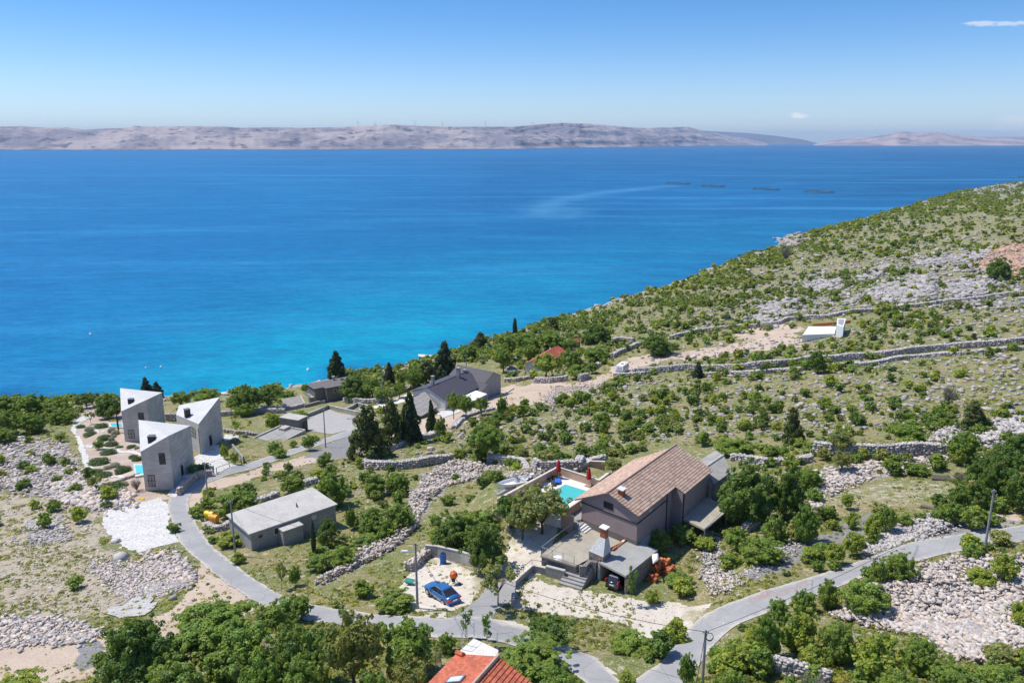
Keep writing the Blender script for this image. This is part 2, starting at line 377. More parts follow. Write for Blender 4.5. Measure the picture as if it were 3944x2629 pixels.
t.pr(base, .95, t.math('ADD', t.math('MULTIPLY', n2, 1.2), t.math('ADD', t.math('MULTIPLY', n3, .5), t.math('MULTIPLY', stn, .3))), .7, .22, spec=.15)
M['ground'] = t.m
# sea
t = NT('sea_water')
a = t.attr('sea'); s = t.n('ShaderNodeSeparateColor'); t.l(a.outputs['Color'], s.inputs[0])
deep = t.mix(s.outputs[1], (.006,.150,.355), (.006,.098,.245))
c = t.mix(s.outputs[0], deep, (.002,.29,.43))
mp = t.n('ShaderNodeMapping'); mp.inputs['Scale'].default_value = (.0016,.011,1); mp.inputs['Rotation'].default_value = (0,0,math.radians(8)); t.l(t.co(), mp.inputs[0])
streak = t.step(t.noise(1.0, 7, .6, mp.outputs[0], .6), .52, .74)
mp2 = t.n('ShaderNodeMapping'); mp2.inputs['Scale'].default_value = (.0045,.016,1); mp2.inputs['Rotation'].default_value = (0,0,math.radians(-20)); t.l(t.co(), mp2.inputs[0])
streak2 = t.step(t.noise(1.0, 6, .6, mp2.outputs[0], .8), .46, .70)
c = t.mix(t.math('MULTIPLY', streak, .42), c, (.035,.27,.50))
c = t.mix(t.math('MULTIPLY', streak2, .30), c, (.03,.25,.47))
mp3 = t.n('ShaderNodeMapping'); mp3.inputs['Scale'].default_value = (.0005,.0075,1); t.l(t.co(), mp3.inputs[0])
c = t.mix(t.math('MULTIPLY', t.step(t.noise(1.0, 5, .6, mp3.outputs[0], .2), .57, .66), .40), c, (.06,.31,.55))
c = t.mix(t.math('MULTIPLY', s.outputs[2], .42), c, (.10,.33,.52))
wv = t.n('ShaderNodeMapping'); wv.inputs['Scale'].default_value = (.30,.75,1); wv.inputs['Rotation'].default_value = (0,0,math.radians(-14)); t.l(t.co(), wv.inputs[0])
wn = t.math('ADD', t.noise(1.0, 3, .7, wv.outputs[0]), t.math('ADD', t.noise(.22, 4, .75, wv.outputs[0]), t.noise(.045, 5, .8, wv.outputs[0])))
c = t.mix(t.step(wn, 1.18, 1.82), t.mix(1.0, c, (.60,.72,.78), 'MULTIPLY'), t.mix(1.0, c, (1.2,1.12,1.08), 'MULTIPLY'))  # light and dark of the wave faces put into the water colour
rp = t.n('ShaderNodeMapping'); rp.inputs['Scale'].default_value = (.35,.95,1); rp.inputs['Rotation'].default_value = (0,0,math.radians(-14)); t.l(t.co(), rp.inputs[0])
r1 = t.noise(1.0, 4, .6, rp.outputs[0]); r2 = t.noise(.16, 5, .65, rp.outputs[0]); r3 = t.noise(.035, 5, .65, rp.outputs[0])
bh = t.math('ADD', t.math('MULTIPLY', r1, .6), t.math('ADD', t.math('MULTIPLY', r2, 1.6), t.math('MULTIPLY', r3, 5.0)))
b = t.n('ShaderNodeBump'); b.inputs['Strength'].default_value = .9; b.inputs['Distance'].default_value = .55; t.l(bh, b.inputs['Height'])
d = t.n('ShaderNodeBsdfDiffuse'); g = t.n('ShaderNodeBsdfGlossy'); g.inputs['Roughness'].default_value = .22; t.l(c, d.inputs[0]); t.l(b.outputs[0], d.inputs['Normal']); t.l(b.outputs[0], g.inputs['Normal'])
fz = t.n('ShaderNodeFresnel'); fz.inputs['IOR'].default_value = 1.33; t.l(b.outputs[0], fz.inputs['Normal'])
mx = t.n('ShaderNodeMixShader'); t.l(t.math('ADD', .015, t.math('MULTIPLY', fz.outputs[0], .20)), mx.inputs[0]); t.l(d.outputs[0], mx.inputs[1]); t.l(g.outputs[0], mx.inputs[2]); t.l(mx.outputs[0], t.out.inputs['Surface'])
M['sea'] = t.m
# far hills
t = NT('far_hills')
n = t.noise(.0011, 7, .62); nn = t.noise(.006, 7, .66)
c = t.mix(t.step(n, .42, .58), (.41,.35,.33), (.235,.215,.235)); c = t.mix(t.step(nn, .50, .66), c, (.095,.10,.125)); c = t.mix(t.math('MULTIPLY', t.step(t.noise(.0023, 6, .7), .58, .68), .6), c, (.42,.34,.28))
g = t.attr('shoreband').outputs['Fac']
c = t.mix(t.step(t.math('ADD', g, t.math('MULTIPLY', t.math('SUBTRACT', nn, .5), .8)), .5, .8), c, (.12,.115,.11))
t.pr(c, .95, t.math('ADD', nn, t.math('MULTIPLY', t.noise(.02, 6, .7), .35)), .9, 22, spec=.1); M['hills'] = t.m
t = NT('distant_headland'); n = t.noise(.002, 7, .65); t.pr(t.mix(t.step(n, .4, .62), (.15,.16,.17), (.10,.115,.13)), .95, spec=.1); M['hills2'] = t.m
t = NT('pale_island'); n = t.noise(.0016, 8, .66); t.pr(t.mix(t.step(n, .42, .6), (.50,.40,.36), (.26,.22,.225)), .95, t.noise(.006, 8, .75), 1.0, 60, spec=.1); M['hills3'] = t.m
# foliage
def leafmat(name, c1, c2):
    t = NT(name); oi = t.n('ShaderNodeObjectInfo')
    c = t.mix(oi.outputs['Random'], c1, c2)
    c = t.mix(1.0, c, t.attr('tint').outputs['Color'], 'MULTIPLY')
    d = t.n('ShaderNodeBsdfDiffuse'); tr = t.n('ShaderNodeBsdfTranslucent'); g = t.n('ShaderNodeBsdfGlossy'); g.inputs['Roughness'].default_value = .5
    t.l(c, d.inputs[0]); t.l(t.mix(1.0, c, (1.3,1.4,.7), 'MULTIPLY'), tr.inputs[0]); g.inputs[0].default_value = (.5,.55,.45,1)
    m1 = t.n('ShaderNodeMixShader'); m1.inputs[0].default_value = .38; t.l(d.outputs[0], m1.inputs[1]); t.l(tr.outputs[0], m1.inputs[2])
    m2 = t.n('ShaderNodeMixShader'); m2.inputs[0].default_value = .04; t.l(m1.outputs[0], m2.inputs[1]); t.l(g.outputs[0], m2.inputs[2])
    t.l(m2.outputs[0], t.out.inputs[0]); return t.m
M['leaf'] = leafmat('green_leaves', (0.147,0.267,0.058), (0.186,0.293,0.072))
M['leafdark'] = leafmat('dark_leaves', (0.100,0.195,0.048), (0.122,0.215,0.054))
M['leafyel'] = leafmat('yellow_green_leaves', (.205,.310,.062), (.245,.345,.072))
M['leafolive'] = leafmat('olive_leaves', (0.218,0.280,0.114), (0.192,0.254,0.098))
M['leafbrown'] = leafmat('brownish_leaves', (0.224,0.273,0.090), (0.198,0.254,0.082))
M['conifer'] = leafmat('conifer_needles', (0.051,0.086,0.041), (0.064,0.101,0.048))
M['pine'] = leafmat('pine_needles', (0.109,0.156,0.062), (0.092,0.137,0.055))
M['cushion'] = leafmat('cushion_leaves', (0.060,0.128,0.033), (0.075,0.135,0.039))
M['lavender'] = leafmat('grey_leaves', (0.285,0.315,0.285), (0.255,0.285,0.255))
M['flower'] = leafmat('yellow_flowers', (0.825,0.750,0.045), (0.750,0.675,0.045))
# ---------------------------------------------------------------- mesh helpers
SC = sc.collection
def npobj(name, V, F, mat, tint=None, smooth=False, attrs=None):
    me = bpy.data.meshes.new(name); V = np.asarray(V, np.float32); F = np.asarray(F, np.int32); k = F.shape[1]
    me.vertices.add(len(V)); me.vertices.foreach_set('co', V.ravel())
    me.loops.add(F.size); me.loops.foreach_set('vertex_index', F.ravel())
    me.polygons.add(len(F)); me.polygons.foreach_set('loop_start', np.arange(0, F.size, k, dtype=np.int32))
    try: me.polygons.foreach_set('loop_total', np.full(len(F), k, np.int32))
    except Exception: pass
    if smooth: me.polygons.foreach_set('use_smooth', np.ones(len(F), bool))
    me.update(calc_edges=True)
    if tint is not None:
        a = me.color_attributes.new('tint', 'FLOAT_COLOR', 'POINT')
        c = np.ones((len(V), 4), np.float32); c[:, :3] = tint; a.data.foreach_set('color', c.ravel())
    for an, av in (attrs or {}).items():
        if av.ndim == 1:
            a = me.attributes.new(an, 'FLOAT', 'POINT'); a.data.foreach_set('value', av.astype(np.float32))
        else:
            a = me.color_attributes.new(an, 'FLOAT_COLOR', 'POINT')
            c = np.ones((len(V), 4), np.float32); c[:, :3] = av; a.data.foreach_set('color', c.ravel())
    if mat: me.materials.append(mat)
    o = bpy.data.objects.new(name, me); SC.objects.link(o); return o
def tag(o, label=None, cat=None, group=None, kind=None):
    if label: o['label'] = label
    if cat: o['category'] = cat
    if group: o['group'] = group
    if kind: o['kind'] = kind
    return o
class Fr:                                                  # plan frame: origin + two plan directions
    def __init__(s, O, U=(1,0), V=(0,1)): s.O = np.array(O[:2], float); s.U = np.array(U[:2], float); s.V = np.array(V[:2], float)
    def __call__(s, a, b, z=0.0):
        q = s.O+a*s.U+b*s.V; return (q[0], q[1], z)
WF = Fr((0,0))
def frpts(A, B, perp=True, C=None):                        # A->B is U, V points away (to C)
    A = np.array(A[:2]); B = np.array(B[:2]); w = np.linalg.norm(B-A); U = (B-A)/w
    if C is not None:
        V = np.array(C[:2])-A; d = np.linalg.norm(V); V = V/d
    else: V = np.array([-U[1], U[0]]); d = 0
    return Fr(A, U, V), w, d
class MB:
    def __init__(s): s.v = []; s.f = []; s.t = []
    def add(s, vs, fs, tint=(1,1,1)):
        k = len(s.v); s.v += [tuple(map(float, p)) for p in vs]; s.f += [tuple(i+k for i in f) for f in fs]; s.t += [tint]*len(vs); return s
    def hull(s, bot, top, tint=(1,1,1)):
        n = len(bot); fs = [tuple(range(n))[::-1], tuple(range(n, 2*n))]+[(i, (i+1) % n, n+(i+1) % n, n+i) for i in range(n)]
        return s.add(list(bot)+list(top), fs, tint)
    def box(s, fr, a0, a1, b0, b1, z0, z1, tint=(1,1,1)):
        return s.hull([fr(a0,b0,z0), fr(a1,b0,z0), fr(a1,b1,z0), fr(a0,b1,z0)], [fr(a0,b0,z1), fr(a1,b0,z1), fr(a1,b1,z1), fr(a0,b1,z1)], tint)
    def prism(s, pts, z0, z1, tint=(1,1,1)):
        g = lambda z, i: z[i] if hasattr(z, '__len__') else z
        return s.hull([(p[0], p[1], g(z0,i)) for i, p in enumerate(pts)], [(p[0], p[1], g(z1,i)) for i, p in enumerate(pts)], tint)
    def slab(s, pts, th):                                  # sloping plate: top face given by 3-D points
        return s.hull([(p[0], p[1], p[2]-th) for p in pts], pts)
    def wall(s, pts, th, z0, z1):                          # wall along a plan polyline; z values may be lists
        g = lambda z, i: z[i] if hasattr(z, '__len__') else z
        P_ = [np.array(p[:2], float) for p in pts]; n = len(P_); offs = []
        for i in range(n):
            d = P_[min(i+1, n-1)]-P_[max(i-1, 0)]; d = d/np.linalg.norm(d); offs.append(np.array([-d[1], d[0]])*th/2)
        vs = []
        for i in range(n):
            a = P_[i]+offs[i]; b = P_[i]-offs[i]
            vs += [(*a, g(z0,i)), (*b, g(z0,i)), (*b, g(z1,i)), (*a, g(z1,i))]
        fs = [(0,1,2,3), tuple(4*(n-1)+k for k in (3,2,1,0))]
        for i in range(n-1):
            for k in range(4): fs.append((4*i+k, 4*i+4+k, 4*i+4+(k+1) % 4, 4*i+(k+1) % 4))
        return s.add(vs, fs)
    def tube(s, pts, r, n=6, tint=(1,1,1)):
        P_ = [np.array(p, float) for p in pts]; m = len(P_); vs = []
        for i in range(m):
            d = P_[min(i+1, m-1)]-P_[max(i-1, 0)]; d /= np.linalg.norm(d)+1e-9
            u = np.cross(d, [0,0,1]) if abs(d[2]) < .9 else np.cross(d, [1,0,0]); u /= np.linalg.norm(u); w = np.cross(d, u)
            rr = r[i] if hasattr(r, '__len__') else r
            for k in range(n): vs.append(P_[i]+rr*(u*math.cos(2*math.pi*k/n)+w*math.sin(2*math.pi*k/n)))
        fs = [tuple(range(n)), tuple(range((m-1)*n, m*n))[::-1]]
        for i in range(m-1):
            for k in range(n): fs.append((i*n+k, (i+1)*n+k, (i+1)*n+(k+1) % n, i*n+(k+1) % n))
        return s.add(vs, fs, tint)
    def cyl(s, c, r, z0, z1, n=14, r1=None):
        r1 = r if r1 is None else r1
        return s.hull([(c[0]+r*math.cos(2*math.pi*k/n), c[1]+r*math.sin(2*math.pi*k/n), z0) for k in range(n)],
                      [(c[0]+r1*math.cos(2*math.pi*k/n), c[1]+r1*math.sin(2*math.pi*k/n), z1) for k in range(n)])
    def obj(s, name, mat, parent=None, label=None, base=None, smooth=False, bevel=0):
        base = np.zeros(3) if base is None else np.array(base, float)
        r = parent
        while r is not None and base is not None and r.parent is not None: r = r.parent
        if r is not None: base = np.array(r.get('_b', (0,0,0)))
        me = bpy.data.meshes.new(name)
        me.from_pydata([tuple(np.array(p)-base) for p in s.v], [], s.f); me.update()
        import bmesh
        bm = bmesh.new(); bm.from_mesh(me); bmesh.ops.recalc_face_normals(bm, faces=bm.faces)
        if bevel: bmesh.ops.bevel(bm, geom=[e for e in bm.edges if len(e.link_faces) == 2 and e.calc_face_angle(0) > .5], offset=bevel, segments=1, affect='EDGES')
        bm.to_mesh(me); bm.free()
        if any(t != (1,1,1) for t in s.t) and not bevel:
            a = me.color_attributes.new('tint', 'FLOAT_COLOR', 'POINT')
            for i, t_ in enumerate(s.t): a.data[i].color = (*t_, 1)
        elif mat and 'tint' in [n.attribute_name for n in mat.node_tree.nodes if n.type == 'ATTRIBUTE']:
            a = me.color_attributes.new('tint', 'FLOAT_COLOR', 'POINT')
            for d_ in a.data: d_.color = (1,1,1,1)
        if smooth:
            for p in me.polygons: p.use_smooth = True
        me.materials.append(mat)
        o = bpy.data.objects.new(name, me); SC.objects.link(o)
        if parent is not None: o.parent = parent
        else: o.location = base
        if label: o['label'] = label
        return o
def thing(name, label, cat, base, group=None):
    o = bpy.data.objects.new(name, None); SC.objects.link(o); o.empty_display_size = .5
    o.location = base; o['_b'] = tuple(map(float, base)); return tag(o, label, cat, group)
def solo(mb, name, mat, label, cat, base, group=None, **k):
    return tag(mb.obj(name, mat, base=base, **k), label, cat, group)
def dup(root, loc, rotz=None, scale=None, label=None, group=None):
    r = root.copy(); SC.objects.link(r); r.location = loc
    if rotz is not None: r.rotation_euler = (0, 0, rotz)
    if scale is not None: r.scale = scale
    if label: r['label'] = label
    if group: r['group'] = group
    for ch in list(root.children):
        c = ch.copy(); SC.objects.link(c); c.parent = r
        for g in list(ch.children):
            d = g.copy(); SC.objects.link(d); d.parent = c
    return r
def local(name, label, cat, group=None): return thing(name, label, cat, (0,0,0), group)
def sheet_poly(name, polyD, mat, dz=.05, step=1.0, ztop=None, jit=0.0, photo=False):
    """flat paving draped on the ground: world grid clipped to the outline, then snapped to it"""
    pts = [(P(u, v, ztop) if ztop is not None else G(u, v)) if photo else (P(u*K, v*K, ztop) if ztop is not None else GD(u, v)) for u, v in polyD]
    poly = [(p[0], p[1]) for p in pts]
    import bmesh
    bm = bmesh.new()
    dense = []
    for a, b in zip(poly, poly[1:]+poly[:1]):
        n = max(1, int(math.dist(a, b)/step))
        for i in range(n):
            x = a[0]+(b[0]-a[0])*i/n; y = a[1]+(b[1]-a[1])*i/n
            if jit: x += (float(vn(x*1.3, y*1.3, 3))-.5)*jit; y += (float(vn(x*1.3, y*1.3, 9))-.5)*jit
            dense.append((x, y))
    vs = [bm.verts.new((x, y, 0)) for x, y in dense]; bm.faces.new(vs)
    xs = [p[0] for p in dense]; ys = [p[1] for p in dense]
    x = math.floor(min(xs))+step
    while x < max(xs):
        bmesh.ops.bisect_plane(bm, geom=bm.verts[:]+bm.edges[:]+bm.faces[:], plane_co=(x,0,0), plane_no=(1,0,0)); x += step
    y = math.floor(min(ys))+step
    while y < max(ys):
        bmesh.ops.bisect_plane(bm, geom=bm.verts[:]+bm.edges[:]+bm.faces[:], plane_co=(0,y,0), plane_no=(0,1,0)); y += step
    bmesh.ops.triangulate(bm, faces=bm.faces[:])
    bmesh.ops.recalc_face_normals(bm, faces=bm.faces[:])
    co = np.array([v.co[:] for v in bm.verts]); z = T(co[:,0], co[:,1])+dz if ztop is None else np.full(len(co), ztop)
    for v, zz in zip(bm.verts, z): v.co.z = zz
    if bm.faces and sum(f.normal.z for f in bm.faces) < 0: bmesh.ops.reverse_faces(bm, faces=bm.faces[:])
    me = bpy.data.meshes.new(name); bm.to_mesh(me); bm.free(); me.materials.append(mat)
    o = bpy.data.objects.new(name, me); SC.objects.link(o); return o
def scatter(name, protos, pos, scl, rot, tint, mat, tilt=0.0):
    """one merged mesh of many scattered pieces"""
    n = len(pos); which = rng.integers(0, len(protos), n); Vs = []; Fs = []; Ts = []; off = 0
    for k, (pv, pf, pt) in enumerate(protos):
        idx = np.where(which == k)[0]
        if not len(idx): continue
        c = np.cos(rot[idx])[:, None]; s = np.sin(rot[idx])[:, None]
        v = pv[None]*scl[idx][:, None, :]
        if tilt:
            ta = (rng.random(len(idx))-.5)[:, None]*2*tilt; tc = np.cos(ta); ts = np.sin(ta)
            y = v[..., 1]*tc-v[..., 2]*ts; z = v[..., 1]*ts+v[..., 2]*tc; v = np.stack([v[..., 0], y, z], -1)
        x = v[..., 0]*c-v[..., 1]*s; y = v[..., 0]*s+v[..., 1]*c
        w = np.stack([x, y, v[..., 2]], -1)+pos[idx][:, None, :]
        Vs.append(w.reshape(-1, 3)); m = len(pv)
        Fs.append((pf[None]+(np.arange(len(idx))*m)[:, None, None]+off).reshape(-1, pf.shape[1]))
        tt = np.repeat(tint[idx][:, None, :], m, 1)*(pt[None] if pt is not None else 1); Ts.append(tt.reshape(-1, 3)); off += len(idx)*m
    return npobj(name, np.vstack(Vs), np.vstack(Fs), mat, np.vstack(Ts))
# ---- stones
def ico_stone(seed, rough=.42):
    r = np.random.default_rng(seed); t_ = (1+5**.5)/2
    v = np.array([(-1,t_,0),(1,t_,0),(-1,-t_,0),(1,-t_,0),(0,-1,t_),(0,1,t_),(0,-1,-t_),(0,1,-t_),(t_,0,-1),(t_,0,1),(-t_,0,-1),(-t_,0,1)], float)
    v /= np.linalg.norm(v, axis=1)[:, None]
    v *= (1+(r.random((12,1))-.5)*2*rough)*.55; v += (r.random((12,3))-.5)*.30
    v = np.sign(v)*np.minimum(np.abs(v), .40)
    f = np.array([(0,11,5),(0,5,1),(0,1,7),(0,7,10),(0,10,11),(1,5,9),(5,11,4),(11,10,2),(10,7,6),(7,1,8),(3,9,4),(3,4,2),(3,2,6),(3,6,8),(3,8,9),(4,9,5),(2,4,11),(6,2,10),(8,6,7),(9,8,1)])
    # split vertices so faces shade flat per stone without smoothing
    return v, f, None
STONES = [ico_stone(i) for i in range(10)]
def stonetint(n, kind='grey'):
    g = .80+.45*rng.random(n)
    if kind == 'grey': w = rng.random(n)*.06; return np.stack([g*(1+w), g, g*(1-w*.6)], 1)
    if kind == 'earth': return np.stack([g*1.2, g*.84, g*.62], 1)
    w = .04+.26*rng.random(n)**1.6; g = g*1.06; return np.stack([g*(1+w*.5), g*(1-w*.12), g*(1-w*.7)], 1)
# ---- foliage
def leafcloud(r, n, blobs, leaf, flat=.35, droop=0, hue=.12, vert=.0):
    B = np.array(blobs, float); w = B[:, 3]**2; w /= w.sum()
    k = r.choice(len(B), n, p=w); d = r.normal(size=(n,3)); d /= np.linalg.norm(d, axis=1)[:, None]
    d[:, 2] = np.where((d[:, 2] < -.3) & (r.random(n) < .5), -d[:, 2], d[:, 2])
    rad = B[k, 3]*(.62+.5*r.random(n)**.7)
    c = B[k, :3]+d*rad[:, None]
    nrm = d*.9+r.normal(size=(n,3))*.42+np.array([0,0,flat]); nrm /= np.linalg.norm(nrm, axis=1)[:, None]
    a = np.cross(nrm, r.normal(size=(n,3))); a /= np.linalg.norm(a, axis=1)[:, None]+1e-9; b = np.cross(nrm, a)
    s = leaf*(.6+.9*r.random(n))[:, None]; a = a*s; b = b*s*(.55+.3*r.random((n,1)))
    V = np.stack([c-a, c-b*.9, c+a, c+b*.9], 1).reshape(-1, 3); F = np.arange(4*n).reshape(n, 4)
    bt = 1+(r.random(len(B))-.5)*.30; by = (r.random(len(B)))*hue
    g = bt[k]*(.86+.28*r.random(n)); y = by[k]+r.random(n)*hue*.5
    tint = np.stack([g*(1+y*1.9), g*(1+y*.5), g*(1-y)], 1); V[:, 2] = np.maximum(V[:, 2], 0.0)
    return V, F, np.repeat(tint, 4, 0)
def blobs_ellip(r, n, cx, cz, rx, rz, br, top=.0):
    out = []
    for i in range(n):
        d = r.normal(size=3); d /= np.linalg.norm(d); d[2] = d[2] if d[2] > -.45 else -d[2]*.5
        q = .62+.38*r.random(); out.append((cx+d[0]*rx*q, d[1]*rx*q, cz+d[2]*rz*q, br*(.6+.8*r.random())))
    for i in range(int(n*.7)):                              # ragged shoots beyond the main clumps
        d = r.normal(size=3); d /= np.linalg.norm(d); d[2] = abs(d[2]); q = 1.05+.30*r.random(); out.append((cx+d[0]*rx*q, d[1]*rx*q, cz+d[2]*rz*q, br*(.28+.32*r.random())))
    return out
PROTO = {}
def limbs(r, h, rad, n, top, spread):
    mb = MB(); mb.tube([(0,0,-.05), (.01,.0,h*.5), (0,.01,h)], [rad, rad*.8, rad*.6], 7)
    for i in range(n):
        an = i*2.4+r.random(); e = (math.cos(an)*spread*(.6+.5*r.random()), math.sin(an)*spread*(.6+.5*r.random()), top*(.75+.3*r.random()))
        mb.tube([(0,0,h*.8), (e[0]*.5, e[1]*.5, h+(e[2]-h)*.55), e], [rad*.55, rad*.33, rad*.12], 5)
    return mb
def mk_tree(key, seed, n, leaf, crown='ball', mat='leaf', trunk=True):
    r = np.random.default_rng(seed)
    if crown == 'ball':   bl = blobs_ellip(r, 46, 0, .56, .38, .34, .095)+[(0,0,.55,.25)]; tr = limbs(r, .3, .035, 8, .8, .3)
    elif crown == 'wide': bl = blobs_ellip(r, 52, 0, .60, .41, .28, .092)+[(0,0,.58,.22),(.15,.1,.55,.2)]; tr = limbs(r, .28, .03, 9, .8, .34)
    elif crown == 'bush': bl = blobs_ellip(r, 36, 0, .45, .38, .41, .11)+[(0,0,.42,.27)]; tr = limbs(r, .15, .02, 5, .6, .25)
    elif crown == 'mound': bl = blobs_ellip(r, 75, 0, .38, .41, .47, .082)+[(0,0,.32,.30)]; tr = limbs(r, .12, .015, 4, .5, .25)
    elif crown == 'sparse': bl = blobs_ellip(r, 20, 0, .62, .38, .33, .075); tr = limbs(r, .38, .018, 13, .85, .36)
    elif crown == 'sapling': bl = [(math.cos(i*2.4)*.22*r.random(), math.sin(i*2.4)*.22*r.random(), .4+.55*i/9, .085) for i in range(9)]; tr = limbs(r, .9, .014, 5, .85, .2)
    elif crown == 'cone':
        bl = []
        for i in range(46):
            h = .08+.88*(i/46.); rr = (.46*(1-h)**.85+.02)*(.75+.4*r.random()); an = i*2.399
            q = rr*(.55+.45*r.random()); bl.append((math.cos(an)*q, math.sin(an)*q, h, .035+.10*(1-h)))
        bl.append((0,0,.4,.15)); tr = limbs(r, .92, .03, 6, .6, .25)
    elif crown == 'pine':
        bl = []
        for i in range(60):
            h = .10+.84*(i/60.); rr = (.62*(1-h)**.70+.03)*(.5+.6*r.random()); an = i*2.399
            q = rr*(.4+.6*r.random()); bl.append((math.cos(an)*q, math.sin(an)*q, h+.03*r.normal(), .045+.075*(1-h)))
        bl.append((0,0,.45,.13))
        tr = limbs(r, .85, .03, 12, .7, .36)
    elif crown == 'cypress':
        bl = [(.02*math.cos(i), .02*math.sin(i), .06+.88*i/16, .30*(math.sin(math.pi*(.12+.84*i/16)))**.7*.55+.03) for i in range(17)]; tr = limbs(r, .3, .03, 0, 0, 0)
    V, F, Tn = leafcloud(r, n, bl, leaf, hue=.22 if mat not in ('conifer','lavender') else .06)
    root = local('tree', 't', 'tree')
    c = npobj('crown', V, F, M[mat], Tn); c.parent = root
    if trunk: tr.obj('trunk', M['bark'], root)
    PROTO[key] = root; return root
# ---------------------------------------------------------------- ground cover zones (overview survey pixels)
def R2(*pts): return [((x/1.524+2700)/K, (y/1.524+1600)/K) for x, y in pts]
def R3(*pts): return [((x/1.4313+2300)/K, (y/1.4313+650)/K) for x, y in pts]
def LB(*pts): return [((x/1.8918)/K, (y/1.8918+1800)/K) for x, y in pts]
ROADS = {
 'a': ([(2420,1190),(2352,1205),(2197,1228),(2099,1244),(2001,1279),(1925,1305),(1845,1330),(1728,1365),(1649,1396),(1600,1425),(1560,1470),(1525,1512),(1480,1545),(1420,1590)],
       [(2420,1228),(2352,1243),(2197,1267),(2099,1291),(2005,1318),(1925,1348),(1845,1377),(1750,1412),(1690,1437),(1650,1470),(1628,1496),(1600,1535),(1570,1575),(1520,1640)]),
 'b': ([(1490,1620),(1440,1575),(1400,1545),(1310,1488),(1225,1450),(1180,1437),(1130,1420),(1075,1416),(1010,1420),(930,1413),(860,1410),(760,1396),(680,1380),(620,1352),(560,1312),(500,1265),(465,1225),(442,1185),(432,1150),(447,1126),(500,1100),(560,1082),(600,1070),(700,1034),(760,1014),(820,996),(872,978)],
       [(1420,1640),(1370,1590),(1310,1545),(1240,1505),(1170,1480),(1110,1468),(1060,1465),(990,1463),(910,1448),(840,1440),(740,1432),(670,1416),(610,1392),(560,1365),(500,1325),(450,1282),(415,1248),(396,1200),(386,1165),(392,1140),(432,1114),(480,1090),(560,1067),(640,1040),(720,1016),(800,987),(860,964)]),
}
RP = [L+Rr[::-1] for L, Rr in ROADS.values()]
RP.append([(1040,1420),(1100,1372),(1122,1340),(1190,1330),(1180,1375),(1140,1400),(1130,1425)])
PARK = LB((750,325),(900,270),(1170,215),(1225,265),(1232,330),(1232,400),(1265,470),(1302,545),(1100,590),(1000,622),(940,600),(860,545),(790,480),(748,420))
PATH = ([(186,955),(196,985),(205,1000),(218,1040),(222,1060),(200,1000)],)
YARD = [(1148,1370),(1190,1330),(1215,1310),(1290,1345),(1420,1365),(1500,1385),(1640,1375),(1625,1410),(1560,1460),(1500,1490),(1420,1430),(1330,1420),(1240,1400),(1190,1400)]
COURT = [(1150,1330),(1112,1310),(1150,1260),(1180,1205),(1250,1170),(1290,1190),(1240,1290),(1245,1310),(1200,1335),(1180,1350)]
CARLOT = [(905,1352),(955,1310),(995,1275),(1110,1320),(1118,1345),(1095,1372),(1050,1398),(960,1400),(935,1375)]
GARDEN = [(195,925),(260,945),(290,945),(330,980),(345,1060),(340,1128),(405,1142),(305,1160),(255,1125),(213,1100),(186,1040),(170,985)]
